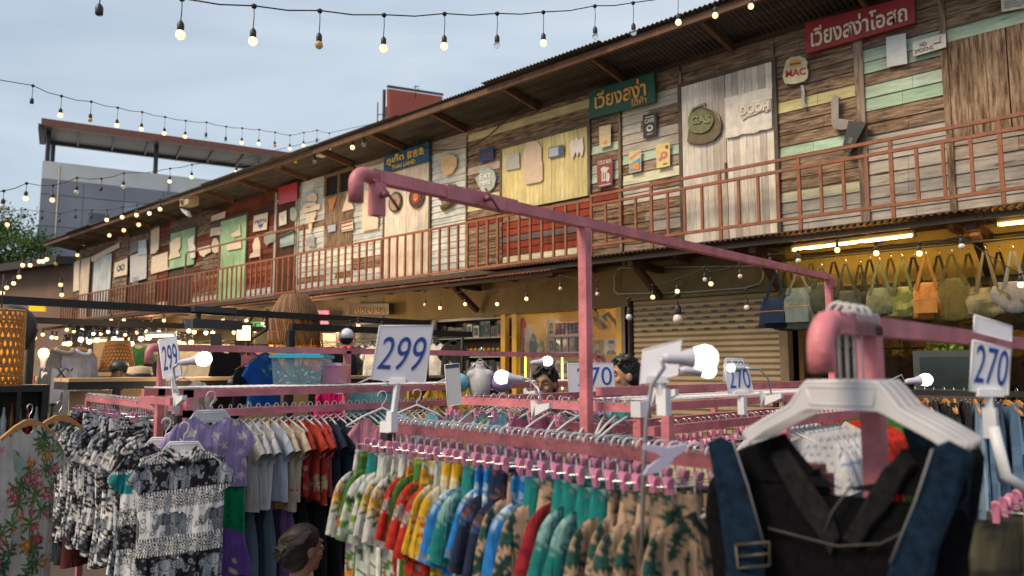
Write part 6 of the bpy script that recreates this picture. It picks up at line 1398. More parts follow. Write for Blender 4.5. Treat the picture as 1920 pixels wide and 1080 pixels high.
# ================================================================== bag shop
def bag(px, py_top, py_b0, py_b1, wpx, cols, label, kind='tote', Y=9.5, strap=None, round_=False):
    top = atY(px, py_top, Y); b0 = atY(px, py_b0, Y); b1 = atY(px, py_b1, Y); D = (top-V((0, 0, CAMZ))).dot(FW); w_ = wpx*D/1440*1.5; h = b0.z-b1.z
    t = empty('hanging_bag', top); tag(t, label, 'bag', 'canvas bags hanging under the awning')
    c = V((top.x, Y, b1.z)); n = 22; rows = 14; vs = []; P2 = []
    for i in range(rows+1):
        v = i/rows; 
        if round_: ww = w_*(.30+.70*math.sin(math.pi*min(1, (.12+v*.80)))**.7)
        else: ww = w_*(.99-.30*v-.35*max(0, v-.8))*(1 if v > .06 else .9)
        th = .075*math.sin(math.pi*(.12+.82*v))**.6*(.55+.45*(1-v))
        for k in range(n):
            a = 2*math.pi*k/n; cx = math.copysign(abs(math.cos(a))**.8, math.cos(a)); sy = math.copysign(abs(math.sin(a))**.8, math.sin(a))
            x = cx*ww/2; y = sy*th/2*2+.012*math.sin(a*5+v*6+px); vs.append((c.x+x, c.y+y, c.z+h*v+.03*abs(cx)*(1-v)*(1 if not round_ else 2.5))); P2.append((x, -h*(1-v)))
    fs = [(i*n+k, i*n+(k+1) % n, (i+1)*n+(k+1) % n, (i+1)*n+k) for i in range(rows) for k in range(n)]+[tuple(range(n))[::-1], tuple(range(rows*n, rows*n+n))]
    P2 = np.array(P2); pf = cols if callable(cols) else den(cols, int(px), .25); cc = pf(P2, 0)
    m = MB(); m.add(vs, fs, True); m.c = [(*map(float, q*.62), 1) for q in cc]; m.build('bag_body', CLOTH, t)
    scol = strap or tuple(cc.mean(0)*.45)
    topz = c.z+h; hw = w_*(.28 if not round_ else .18)
    for sg in (-1, 1):
        m = MB(); m.col = (*scol, 1); a = V((c.x+sg*hw, c.y-.03, topz-.08)); b = V((top.x+sg*.012, top.y-.01, top.z-.03)); 
        m.prism([a+V((-.022, 0, 0)), a+V((.022, 0, 0)), b+V((.012, 0, 0)), b+V((-.012, 0, 0))], (0, .012, 0)); m.build('strap', CLOTH, t)
    m = MB(); m.tube([top+V((0, 0, -.05)), top+V((.015, 0, .0)), top+V((0, 0, .035))], .004, 5); m.build('hook', M_CHROME, t)
    if kind == 'pocket':
        m = MB(); m.col = (*[x*.75 for x in cc.mean(0)], 1); m.box((c.x-w_*.3, c.y-.125, c.z+h*.18), (c.x+w_*.3, c.y-.10, c.z+h*.52)); m.build('pocket', CLOTH, t)
        m = MB(); m.tube([(c.x-w_*.32, c.y-.115, c.z+h*.55), (c.x+w_*.32, c.y-.115, c.z+h*.55)], .005, 5); m.build('stitching', mat('rust_stitch', (.35, .12, .05), .8), t)
    return t
cm = [(.10, .10, .035), (.05, .055, .03), (.22, .19, .07), (.30, .27, .13)]
bag(1454, 508, 558, 617, 52, (.015, .03, .07), 'dark navy denim backpack, leftmost of the hanging bags', 'pocket')
bag(1497, 503, 540, 619, 50, (.16, .20, .19), 'faded grey-green denim bag, second from the left', 'pocket')
bag(1540, 498, 530, 590, 40, (.05, .06, .045), 'small dark olive bag behind the end of the pink pipe')
bag(1585, 490, 545, 640, 46, (.055, .06, .05), 'dark grey-green tote with long straps above number eleven', 'pocket')
bag(1612, 492, 548, 640, 36, (.045, .045, .035), 'slim dark bag tucked beside the grey-green tote', Y=9.62)
bag(1648, 487, 540, 592, 42, (.15, .17, .10), 'sage green canvas tote bag')
bag(1690, 480, 538, 597, 40, camo([(.13, .15, .04), (.05, .06, .03), (.30, .30, .10)], 1, 30), 'green camouflage tote bag')
bag(1735, 476, 530, 601, 44, (.42, .19, .05), 'orange tan canvas tote bag', 'pocket')
bag(1783, 471, 522, 605, 50, (.13, .105, .03), 'olive brown tote bag right of the tan one')
bag(1846, 466, 540, 600, 70, camo([(.28, .24, .13), (.16, .13, .07), (.09, .09, .05)], 2, 34), 'round camouflage shoulder bag near the wooden bracket', round_=True)
bag(1898, 465, 528, 592, 62, (.22, .22, .22), 'grey-blue slouch shoulder bag', round_=True)
bag(1950, 460, 528, 592, 60, (.12, .12, .1), 'dark shoulder bag cut by the right frame edge', round_=True)
_bc = [((.10, .085, .03), 'olive'), ((.22, .13, .04), 'mustard'), ((.07, .05, .03), 'dark brown'), ((.05, .05, .04), 'charcoal'), ((.16, .12, .05), 'khaki'), ((.04, .05, .07), 'slate')]
for k_, px_ in enumerate((1476, 1520, 1563, 1630, 1669, 1712, 1759, 1815, 1872, 1925)):
    c_, n_ = _bc[k_ % 6]; bag(px_, 492-(px_-1476)*.062, 548-(px_-1476)*.03, 622, 44, c_, f'{n_} canvas bag in the rear row under the awning, {nth(k_)} from the left', 'pocket' if k_ % 2 else 'tote', Y=9.82)
for (a, b, z0, lb) in (((1467, 489), (1935, 443), 0, 'front black rail holding the canvas bags'), ((1500, 478), (1935, 435), 0, 'rear black rail above the canvas bags')):
    y = 9.5 if z0 == 0 and a[0] == 1467 else 9.85; m = MB(); p = atY(*a, y); q = atY(*b, y); m.tube([p, V((XR, y, p.z))], .014, 8); tag(m.build('hanging_rail', M_BEAM), lb, 'rail')
# clothes inside the bag shop
inn = {'brown camouflage': camo([(.16, .10, .04), (.06, .05, .03), (.28, .16, .05)], 3, 30), 'dark olive': camo([(.05, .05, .03), (.03, .03, .02)], 4, 20), 'rust orange': camo([(.35, .14, .03), (.2, .07, .02)], 5, 24), 'dark brown': camo([(.09, .05, .025), (.05, .03, .02)], 6, 24)}
IM = {k: shirt('garment', f, hw=.26, Lh=.75, res=.022, seed=len(k), top=-.1, slv=.3, slw=.16, sang=72) for k, f in inn.items()}
i = 0
for yy, zz_, x0_, n_ in ((10.75, 2.62, -4.05, 15), (10.5, 1.9, -4.05, 14)):
    m = MB(); m.tube([(x0_-.1, yy, zz_), (XR-.3, yy, zz_)], .015, 6); tag(m.build('hanging_rail', M_BEAM), ('upper' if zz_ > 2 else 'lower')+' rail of camouflage jackets inside the bag shop', 'rail')
    for k in range(n_):
        key = list(inn)[(k*3+i) % 4]; p = V((x0_+.1+k*.30, yy, zz_+.02)); rz = math.radians(R.uniform(-30, 35))
        place(HG['black'], p, rz, f'black hanger, {nth(k)} from the left on the {"upper" if zz_ > 2 else "lower"} bag shop rail', 'hanger', 'hangers inside the bag shop')
        garm(IM[key], 'jacket', p, rz, f'{key} jacket, {nth(k)} from the left on the {"upper" if zz_ > 2 else "lower"} bag shop rail', 'jacket', 'jackets inside the bag shop'); i += 1
p = atY(1780, 700, 9.6); tv = empty('old_television', p); tag(tv, 'dark old television set standing behind the jeans rail', 'television')
m = MB(); m.cbox(p, .62, .4, .5); m.build('case', mat('dark_grey_case', (.045, .05, .05), .5), tv)
m = MB(); m.box((p.x-.24, p.y-.207, p.z-.16), (p.x+.24, p.y-.2, p.z+.18)); m.build('screen', mat('dark_screen', (.02, .03, .03), .15), tv)
m = MB(); m.box((p.x-.4, p.y-.25, 0), (p.x+.4, p.y+.25, p.z-.252)); tag(m.build('wooden_crate', mat('dark_crate', (.08, .05, .03), .8)), 'dark wooden crate carrying the old television', 'crate')
p = atY(1790, 650, 9.9); m = MB()
rr_ = random.Random(2)
for k in range(500):
    q = p+V((rr_.gauss(0, .13), rr_.gauss(0, .08), rr_.gauss(0, .09))); a = V((rr_.gauss(0, 1), rr_.gauss(0, 1), rr_.gauss(0, 1))).normalized()*.03; b = a.cross(V((0.3, 1, .2))).normalized()*.018; m.add([q-a, q+b, q+a, q-b], [(0, 1, 2, 3)])
m.tube([p, V((p.x, p.y, p.z+.45))], .006, 5)
tag(m.build('hanging_plant', mat('bright_leaf', (.22, .30, .02), .6)), 'bright yellow-green hanging plant behind the right price card', 'plant')
LG = (1, .62, .2)
lamp('bag_shop_lamp', (-2.6, 10.5, 3.05), 20, (1, .58, .2)); lamp('bag_shop_lamp', (.2, 10.5, 3.05), 20, (1, .58, .2))
# light given by the two fluorescent tubes
lamp('tube_glow', atY(1600, 455, 9.30)+V((0, 0, -.03)), 9, (1, .66, .22), kind='AREA', size=(1.5, .05), rot=(math.radians(25), 0, 0))
lamp('tube_glow', atY(1930, 415, 9.30)+V((0, 0, -.03)), 9, (1, .66, .22), kind='AREA', size=(1.3, .05), rot=(math.radians(25), 0, 0))
# ================================================================== toy shop
lamp('toy_shop_lamp', ((XT0+XT1)/2+.8, 11.2, 2.9), 12, (1, .78, .42)); lamp('toy_shop_lamp', (XT0+.6, 10.9, 2.95), 14, (1, .9, .75))
shx0, shx1 = wx(815, 640), wx(942, 640)
us = empty('display_shelf', (shx0, GY+.3, 0)); tag(us, 'dark shelving unit of boxed figures in the left toy shop bay', 'shelf')
zs = [zz(880, y, GY+.25) for y in (727, 700, 669, 634, 600)]
m = MB(); m.box((shx0, GY+.55, 0), (shx1, GY+.6, 2.6)); m.box((shx0-.04, GY+.05, 0), (shx0, GY+.6, 2.6)); m.build('carcass', mat('dark_shelf_wood', (.035, .018, .012), .7), us)
for z in zs: m = MB(); m.box((shx0, GY+.08, z-.02), (shx1, GY+.54, z)); m.build('shelf_board', mat('pale_shelf_edge', (.30, .32, .33), .5), us)
colsT = [(.02, .02, .025), (.03, .03, .035), (.25, .02, .02), (.04, .05, .10), (.35, .33, .28), (.02, .06, .05), (.12, .04, .10), (.45, .42, .38), (.03, .02, .02)]
cn = ['black', 'charcoal', 'dark red', 'navy', 'grey', 'dark green', 'plum', 'cream', 'brown']
wc = 0
def toybox(x, y, z, w_, h, k, label, rz=0):
    t = empty('toy_box', (x+w_/2, y, z)); tag(t, label, 'toy box', 'boxed figures in the toy shop'); c = colsT[k]
    m = MB(); m.box((x, y, z), (x+w_, y+.12, z+h)); m.build('carton', mat('carton_%d' % k, c, .45, 0, .3, 20), t)
    m = MB(); m.box((x+w_*.14, y-.003, z+h*.16), (x+w_*.86, y-.0005, z+h*.82)); m.build('window', mat('carton_window_%d' % (k % 3), [(.05, .06, .07), (.10, .09, .08), (.03, .03, .035)][k % 3], .12, 0, .5, 25), t)
    m = MB(); r = random.Random(int(x*100)+k); cc = V((x+w_/2, y-.006, z+h*.42)); s = min(w_, h)*.5
    m.ball(cc+V((0, 0, s*.42)), s*.16, 8, 6); m.ball(cc, s*.2, 8, 6, (1, .5, 1.5)); m.tube([cc+V((-s*.3, 0, s*.05)), cc+V((0, 0, s*.2)), cc+V((s*.28, 0, s*.1))], s*.05, 5); m.tube([cc+V((-s*.1, 0, -s*.5)), cc+V((-s*.06, 0, -s*.1))], s*.07, 5); m.tube([cc+V((s*.12, 0, -s*.5)), cc+V((s*.06, 0, -s*.1))], s*.07, 5)
    m.build('figure', mat('figure_paint_%d' % r.randrange(5), [(.45, .35, .3), (.5, .05, .04), (.55, .55, .58), (.6, .45, .05), (.1, .2, .4)][r.randrange(5)], .5), t)
r5 = random.Random(55)
for s_, z in enumerate(zs[:-1]):
    x = shx0+.03; hmax = zs[s_+1]-z-.03; j = 0
    while x < shx1-.12:
        w_ = r5.uniform(.09, .17); h = hmax*r5.uniform(.6, .95); k = r5.choice([0, 0, 1, 1, 2, 3, 4, 5, 6, 7, 8])
        if s_ == 2:
            t = empty('duck_figure' if j % 3 else 'toy_figure', (x+.05, GY+.15, z)); tag(t, f'small {"yellow" if j % 3 else "grey"} round-headed figure, {nth(j)} from the left on the middle toy shelf', 'figure', 'little figures on the middle toy shelf')
            m = MB(); m.ball((x+.05, GY+.15, z+.05), .045, 10, 7, (1, .9, 1.1)); m.ball((x+.05, GY+.14, z+.125), .04, 10, 7); m.tube([(x+.05, GY+.10, z+.12), (x+.05, GY+.085, z+.115)], .012, 6); m.build('body', mat('duck_yellow', (.6, .35, .02), .4) if j % 3 else mat('toy_grey', (.3, .3, .3), .4), t)
            x += .12
        else:
            toybox(x, GY+.1+r5.uniform(0, .08), z, w_, h, k, f'{cn[k]} boxed figure, {nth(j)} from the left on shelf {["four","three","two","one"][s_]} of the dark unit'); x += w_+r5.uniform(.008, .03)
        j += 1
# right window of the toy shop
def gl(x0, x1, lb):
    m = MB(); m.box((x0, GY+.03, .9), (x1, GY+.036, 2.58)); g_ = m.build('shop_window', mat('shop_glass', (.8, .85, .85), .03, 0, 0, alpha=.05, spec=.25), bld); return g_
gl(wx(972, 640)+.03, wx(1158, 640)-.03, '')
wx0, wx1 = wx(975, 640), wx(1045, 640)
st = empty('display_shelf', (wx(1040, 640), GY+.3, 0)); tag(st, 'open shelves of boxes behind the yellow toy shop window', 'shelf')
za, zb = zz(1070, 630, GY+.6), zz(1070, 660, GY+.6)
xa, xb = atY(1034, 640, GY+.6).x, atY(1100, 640, GY+.6).x
for z in (za, zb, zb-.42): m = MB(); m.box((xa, GY+.45, z-.02), (xb, GY+.85, z)); m.build('shelf_board', mat('pale_shelf_edge', (.30, .32, .33)), st)
for x in (xa, xb): m = MB(); m.tube([(x, GY+.47, .3), (x, GY+.47, za+.3)], .01, square=True); m.build('upright', M_CHROME, st)
m = MB(); zt = za+.005; tr = empty('red_tray', (xb-.2, GY+.5, zt)); tag(tr, 'red open-fronted box of small yellow and white figures on the top shelf', 'box')
m = MB(); m.box((xa+.18, GY+.7, zt), (xb, GY+.72, zt+.24)); m.box((xa+.18, GY+.46, zt), (xb, GY+.7, zt+.02)); m.box((xa+.18, GY+.46, zt+.22), (xb, GY+.7, zt+.24)); m.box((xa+.18, GY+.46, zt+.02), (xa+.2, GY+.7, zt+.22)); m.box((xb-.02, GY+.46, zt+.02), (xb, GY+.7, zt+.22)); m.build('tray', mat('gloss_red', (.5, .015, .02), .3), tr)
for k in range(12):
    x = xa+.23+(k % 6)*(xb-xa-.27)/6; m = MB(); z = zt+.05+(k//6)*.1; m.ball((x, GY+.55, z+.045), .03, 8, 6); m.ball((x, GY+.55, z), .032, 8, 6); m.build('figure', mat('figure_paint_%d' % (k % 5), (.45, .35, .3), .5), tr)
j = 0
for z0_, n_ in ((za, 1), (zb, 4), (zb-.42, 5)):
    for k in range(n_):
        w_ = .13; x = xa+.02+k*(.16); toybox(x, GY+.5, z0_+.004, w_, .26 if z0_ != za else .3, [7, 4, 5, 2, 8, 3][(j) % 6], f'{cn[[7, 4, 5, 2, 8, 3][j % 6]]} boxed figure, {nth(j)} counted from the top in the window shelves'); j += 1
fg = empty('wall_fan', atY(1130, 600, GY+.7)); tag(fg, 'olive round wall fan high in the toy shop window', 'fan'); c = atY(1125, 597, GY+.7)
ax_ = V((-.25, -.8, -.5)).normalized()
m = MB(); 
qf = ax_.to_track_quat('Z', 'Y')
for rr in (.08, .15, .22, .26): m.tube([c+qf @ V((rr*math.cos(a*math.pi/12), rr*math.sin(a*math.pi/12), .05-(rr/.26)**2*.05)) for a in range(25)], .004, 4)
for a in range(36): m.tube([c+qf @ V((.05*math.cos(a*math.pi/18), .05*math.sin(a*math.pi/18), .05)), c+qf @ V((.26*math.cos(a*math.pi/18), .26*math.sin(a*math.pi/18), 0))], .0025, 4)
m.build('grille', mat('olive_grille', (.10, .11, .06), .4), fg)
m = MB(); m.lathe([(.05, .045), (.055, .05), (.04, .06)], c, 14, ax_); m.build('hub', mat('fan_hub', (.25, .25, .2), .4), fg)
m = MB()
for k in range(4): a = k*math.pi/2; m.prism([c+qf @ V((.03*math.cos(a), .03*math.sin(a), .0)), c+qf @ V((.22*math.cos(a-.3), .22*math.sin(a-.3), .01)), c+qf @ V((.22*math.cos(a+.4), .22*math.sin(a+.4), -.02))], ax_*.004)
m.build('blades', mat('fan_blade', (.16, .18, .12), .4), fg)
m = MB(); m.tube([c-ax_*.05, c-ax_*.2, c-ax_*.28+V((.05, .1, -.25)), c-ax_*.25+V((.08, .3, -.4))], .035, 8); m.build('arm', mat('fan_arm', (.42, .42, .36), .4), fg)
def face_poster(label, a, b, skin, hair, bgc):
    y = GY+.35; q = quadY([(a[0], a[1]), (b[0], a[1]-1), (b[0], b[1]), (a[0], b[1])], y); r_ = empty('portrait_print', sum(q, V())/4); tag(r_, label, 'print')
    m = MB(); m.prism(q, (0, .01, 0)); m.build('board', bgc, r_)
    m = MB(); m.prism([uvp(q, u, v)+V((0, -.003, 0)) for u, v in ((.1, 0), (.9, 0), (.78, .22), (.6, .3), (.4, .3), (.22, .22))], (0, .003, 0)); m.build('jacket', M_BLACK, r_)
    m = MB(); blob(m, q, .5, .55, .25, .3, .005); m.build('face', skin, r_)
    m = MB(); blob(m, q, .5, .82, .24, .12, .007); m.build('hair', hair, r_)
    for u in (.4, .6): m = MB(); blob(m, q, u, .58, .05, .02, .008, 8); m.build('eye', M_BLACK, r_)
    m = MB(); blob(m, q, .5, .38, .09, .018, .008, 8); m.build('mouth', mat('print_mouth', (.3, .08, .06), .6), r_)
face_poster('framed portrait print of a face on a pale ground by the shop pillar', (1134, 637), (1158, 664), mat('print_skin', (.50, .33, .24), .6, 0, .15), mat('print_hair', (.05, .03, .02), .7), mat('print_pale', (.5, .5, .48), .6))
face_poster('portrait print in warm brown tones left of the pale portrait', (1112, 638), (1129, 663), mat('print_skin_b', (.45, .22, .14), .6, 0, .3), mat('print_hair_b', (.2, .09, .05), .7), mat('print_green', (.16, .2, .06), .6))
for px in (985, 1054):
    m = MB(); p = atY(px, 670, GY+.12); m.tube([(p.x, p.y, p.z+.02), (p.x, p.y, p.z-.55)], .01, square=True); tag(m.build('strip_light', mat('yellow_strip', (1, .8, .1), .4, 0, 0, emit=3, ecol=(1, .8, .1))), 'thin glowing yellow light strip in the window, '+('left one' if px < 1000 else 'right one'), 'strip light')
ff = empty('plush_figure', atY(1015, 650, GY+.3)); tag(ff, 'small green-headed plush figure in a sack coat in the window', 'plush toy'); p = atY(1014, 652, GY+.3)
m = MB(); m.ball(p+V((0, 0, -.07)), .08, 10, 8, (1, .8, 1.3)); m.build('coat', mat('sack_coat', (.28, .22, .13), .9), ff)
m = MB(); m.ball(p+V((0, 0, .07)), .055, 12, 8, (1.2, 1, .9)); m.build('head', mat('plush_green', (.16, .30, .09), .9), ff)
# garlands of red / teal clothes in shop (left part of window)
for k, (px, c) in enumerate(((980, (.4, .02, .04)), (992, (.45, .35, .4)), (1000, (.04, .09, .09)))):
    m = MB(); m.col = (*c, 1); p = atY(px, 610+k*14, GY+.5); m.ball(p+V((0, 0, -.1)), .13, 10, 10, (.7, .5, 1.8)); tag(m.build('hanging_toy', CLOTH), ['dark red cloth toy at the left side of the window', 'pale patterned soft toy beside the red one', 'dark teal soft toy lower in the window'][k], 'soft toy')
# ================================================================== left market area
BX = -8.2
kf = empty('kiosk_frame', (BX, 4, 0)); tag(kf, 'black steel kiosk frame with long beams across the left half', 'frame')
def kbeam(a, b, t=.08): m = MB(); m.tube([a, b], t/2, square=True); m.build('beam', M_BEAM, kf)
kbeam((BX, .9, 2.27), (BX, 7.0, 2.27), .075); kbeam((BX, 7.0, 2.27), (BX-3.2, 7.0, 2.27)); kbeam((BX, 6.96, 0), (BX, 6.96, 2.23))
kbeam((BX-3.2, .9, 2.27), (BX-3.2, 7.0, 2.27)); kbeam((BX-3.2, 6.96, 0), (BX-3.2, 6.96, 2.23)); kbeam((BX-3.2, 3.0, 0), (BX-3.2, 3.0, 2.23))
kb = atX(545, 620, BX+1.0); kbeam((BX+1, kb.y, 2.08), (BX+1, kb.y+2.6, 2.08), .07); kbeam((BX+1, kb.y, 0), (BX+1, kb.y, 2.04), .07)
# counter with wood top
ct = empty('bar_counter', (BX, 4, 0)); tag(ct, 'long high counter with pale wood top and black edge behind the left racks', 'counter')
m = MB(); m.box((BX-.45, 2.5, 1.515), (BX, 7.3, 1.55)); m.build('top', mat('pale_wood', (.52, .33, .17), .45, 0, .25, 4, stretch=(6, .6, 1)), ct)
m = MB(); m.box((BX-.43, 2.5, 1.44), (BX-.02, 7.28, 1.514)); m.build('apron', M_BEAM, ct)
for y in (2.95, 5.2, 7.2): m = MB(); m.box((BX-.06, y-.03, 0), (BX, y+.03, 1.44)); m.build('leg', M_BEAM, ct)
m = MB(); m.box((BX-.3, 2.6, .7), (BX-.28, 3.9, 1.42)); m.build('back_board', mat('tan_board', (.42, .30, .19), .7, 0, .1), ct)
m = MB(); m.box((BX-.9, 3.95, .6), (BX-.88, 7.2, 1.42)); m.build('lit_board', mat('warm_board', (.65, .45, .2), .7, 0, .1), ct)
# display cabinet at the left edge
dc = empty('display_cabinet', (-7.3, 1.9, 0)); tag(dc, 'black glass-fronted cabinet of bottles at the left edge', 'cabinet')
ca, cb_ = atD(-40, 740, 6.6), atD(92, 735, 6.9); ca.z = cb_.z = 0; dv = (cb_-ca).normalized(); bk_ = V((-dv.y, dv.x, 0)); bk_ = bk_ if bk_.dot(ca) > 0 else -bk_
def obox(m, o, s0, s1, d0, d1, z0, z1):
    p = [o+dv*s0+bk_*d0, o+dv*s1+bk_*d0, o+dv*s1+bk_*d1, o+dv*s0+bk_*d1]; m.add([(q.x, q.y, z0) for q in p]+[(q.x, q.y, z1) for q in p], [(3,2,1,0),(4,5,6,7),(0,1,5,4),(1,2,6,5),(2,3,7,6),(3,0,4,7)])
Lc = (cb_-ca).length
m = MB(); obox(m, ca, 0, Lc, 0, .4, 1.44, 1.50); obox(m, ca, 0, Lc, .38, .4, .2, 1.44); obox(m, ca, Lc-.05, Lc, 0, .38, .2, 1.44); obox(m, ca, 0, .03, 0, .38, .2, 1.44); obox(m, ca, .28, .31, 0, .03, .2, 1.44); m.build('carcass', M_BEAM, dc)
for z in (.6, 1.02): m = MB(); obox(m, ca, .03, Lc-.05, .03, .37, z-.015, z); m.build('shelf', M_BEAM, dc)
for k in range(9):
    q = ca+dv*(.07+k*.062)+bk_*(.12+.08*(k % 2)); t = empty('bottle', (q.x, q.y, 1.02)); tag(t, f'{["green","red","clear","amber"][k%4]} bottle, {nth(k)} from the left in the black cabinet', 'bottle', 'bottles in the black cabinet')
    m = MB(); m.lathe([(.026, .002), (.028, .02), (.028, .17), (.012, .23), (.012, .29)], (q.x, q.y, 1.02), 10); m.build('glass_body', mat('bottle_%d' % (k % 4), [(.03, .12, .05), (.4, .03, .04), (.4, .42, .42), (.3, .14, .02)][k % 4], .1), t)
    m = MB(); m.lathe([(.014, .285), (.014, .31)], (q.x, q.y, 1.02), 8); m.build('cap', L_RED if k % 2 else M_BLACK, t)
# hoodies
hd = {'g': plain((.36, .33, .29)), 'w': plain((.62, .62, .66))}
def hood(px, py, D, c, label, off):
    p = atD(px, py, D); rz = face_cam(p, off); o = garm(shirt('garment', hd[c], hw=.25, Lh=.70, res=.02, seed=int(px), top=-.10, slv=.45, slw=.15, sang=80, wrap=False, thick=.05, fold=.012), 'sweatshirt', p, rz, label, 'sweatshirt')
    ORG[o.name] = V((0, 0, 0)); m = MB(); m.tube([(.10*math.cos(a*math.pi/8), -.03-.04*math.sin(a*math.pi/8), -.10-.05*math.sin(a*math.pi/8)) for a in range(9)], .022, 8); m.build('hood', mat('hood_'+c, (.36, .33, .29) if c == 'g' else (.62, .62, .66), .9), o)
    place(HG['wood'], p, rz, 'wooden hanger of the '+label.split(' hanging')[0], 'hanger'); return o
o = hood(118, 637, 8.6, 'g', 'grey sweatshirt with white lettered panel hanging over the counter', 35)
m = MB(); m.prism([(-.15, -.066, -.32), (.15, -.066, -.32), (.16, -.068, -.70), (-.16, -.068, -.70)], (0, .004, 0)); m.build('white_panel', mat('white_print', (.64, .63, .66), .8), o)
cuq = [(-.16, -.068, -.50), (.16, -.068, -.50), (.16, -.068, -.62), (-.16, -.068, -.62)]
cu = bpy.data.curves.new('lettering', 'FONT'); cu.body = 'XY'; cu.extrude = .01; ob_ = bpy.data.objects.new('lettering', cu); C.objects.link(ob_); mm = bpy.data.meshes.new_from_object(ob_.evaluated_get(bpy.context.evaluated_depsgraph_get())); bpy.data.objects.remove(ob_)
mm.transform(Matrix.Translation((-.10, -.071, -.42)) @ Matrix.Rotation(math.pi/2, 4, 'X') @ Matrix.Scale(.15, 4)); mm.materials.clear(); mm.materials.append(L_BLACK); ot = bpy.data.objects.new('lettering', mm); C.objects.link(ot); ot.parent = o
hood(152, 640, 8.8, 'w', 'white sweatshirt hanging right of the grey one', 45)
# rattan lamps
def rattan(px, py, D, r0, r1, h, label, glow, col, tasselled=False, n=26, ecol=(1, .38, .05), lampE=0):
    c = atD(px, py, D); t = empty('rattan_lamp', c); tag(t, label, 'lamp shade', 'woven rattan lamp shades')
    prof = lambda v: r1+(r0-r1)*v if not tasselled else r0*(.50+.50*math.sin(min(1, (1-v)*1.7)*math.pi/2))
    m = MB()
    for k in range(n):
        for sg in (1, -1):
            pts = []
            for i in range(9):
                v = i/8; a = 2*math.pi*k/n+(sg*v*1.1 if not tasselled else .05*math.sin(v*9+k)); rr = prof(v); pts.append(c+V((rr*math.cos(a), rr*math.sin(a), h*(v-.5))))
            m.tube(pts, .008 if not tasselled else .010, 4)
            if tasselled: break
    for i in range(9):
        v = i/8; rr = prof(v); 
        if not tasselled or i in (2, 4, 6, 8): m.tube([c+V((rr*math.cos(a*math.pi/12), rr*math.sin(a*math.pi/12), h*(v-.5))) for a in range(25)], .008, 4)
    m.build('weave', mat('rattan_%s' % label[:6], col, .7, 0, .3, 30), t)
    m = MB(); m.lathe([(prof(0)*.93, -h*.48), (prof(.5)*.93, 0), (prof(.98)*.93, h*.47)], c, 20); m.build('lining', mat('lamp_lining_%s' % label[:6], (.5, .22, .05), .8, 0, .4, 12, emit=glow, ecol=ecol), t)
    m = MB(); m.tube([c+V((0, 0, h/2)), c+V((0, 0, h/2+.25))], .006, 5); m.build('cord', M_CABLE, t)
    return t
rattan(-2, 652, 5.2, .14, .145, .50, 'tall glowing rattan lantern at the left frame edge', .55, (.45, .20, .05))
rattan(220, 668, 9.2, .13, .20, .36, 'orange rattan shade lying behind the counter', .22, (.30, .12, .03))
rattan(552, 600, 9.6, .31, .30, .62, 'large dried-grass lamp shade hanging at the black frame', .10, (.22, .11, .045), True, 110)
c = atD(555, 628, 9.6); t = empty('gold_tinsel', c); tag(t, 'gold tinsel fringe glittering under the grass lamp shade', 'tinsel'); m = MB()
for k in range(220):
    a = R.uniform(0, 6.28); rr = .30*math.sqrt(R.random())+.03; x, y = rr*math.cos(a), rr*math.sin(a); z0_ = R.uniform(-.08, .04); l = R.uniform(.2, .36); w_ = .012
    m.add([c+V((x, y, z0_)), c+V((x+w_, y+.005, z0_)), c+V((x+w_+R.uniform(-.02, .02), y, z0_-l)), c+V((x+R.uniform(-.02, .02), y, z0_-l))], [(0, 1, 2, 3)])
m.build('fringe', mat('gold_foil', (.75, .40, .06), .22, .9, .1), t)
m = MB(); m.lathe([(.20, 0), (.19, .02), (.18, .05)], atD(10, 620, 5.9)+V((.1, 0, 0)), 16, V((.9, -.6, .1))); 
tag(m.build('floor_fan', M_BLACK), 'dark round fan guard behind the glowing lantern', 'fan') 
# flood light and heater box on the beam
p = atX(402, 597, BX+.06); hb = empty('speaker_box', p); tag(hb, 'black weatherproof speaker box clamped on the kiosk beam', 'speaker')
m = MB(); m.box((p.x-.1, p.y-.28, p.z-.12), (p.x+.1, p.y+.28, p.z-.02)); m.box((p.x-.08, p.y-.26, p.z+.06), (p.x+.08, p.y+.22, p.z+.12)); m.build('case', mat('charcoal_case', (.035, .038, .045), .45), hb)
m = MB(); m.box((p.x-.02, p.y-.2, p.z-.02), (p.x+.02, p.y-.16, p.z+.06)); m.build('clamp', M_BLACK, hb)
p = atX(457, 624, BX+.1); fl_ = empty('flood_light', p); tag(fl_, 'small lit square flood light hanging from the kiosk beam', 'flood light')
m = MB(); n_ = V((.75, -.5, -.45)).normalized(); s1 = V((.5, .85, 0)).normalized()*.09; s2 = n_.cross(s1).normalized()*.11
m.prism([p+s1+s2, p-s1+s2, p-s1-s2, p+s1-s2], -n_*.04); m.build('housing', M_BLACK, fl_)
m = MB(); m.prism([p+(s1+s2)*.8+n_*.003, p+(-s1+s2)*.8+n_*.003, p+(-s1-s2)*.8+n_*.003, p+(s1-s2)*.8+n_*.003], n_*.004); m.build('lens', mat('lit_lens', (1, .85, .6), .4, 0, 0, emit=2.2, ecol=(1, .72, .35)), fl_)
m = MB(); m.tube([p, p+V((0, .05, .1)), (BX, p.y+.15, 2.23)], .012, 6); m.build('bracket', M_BLACK, fl_)
p = atX(500, 588, BX); m = MB(); m.tube([(BX, p.y, 2.33), (BX+.02, p.y, 2.1), (BX-.15, p.y-.15, 1.95), (BX-.2, p.y-.1, 1.8)], .02, 6); tag(m.build('cable_bundle', M_CABLE), 'bundle of black cable tied to the kiosk beam', 'cable')
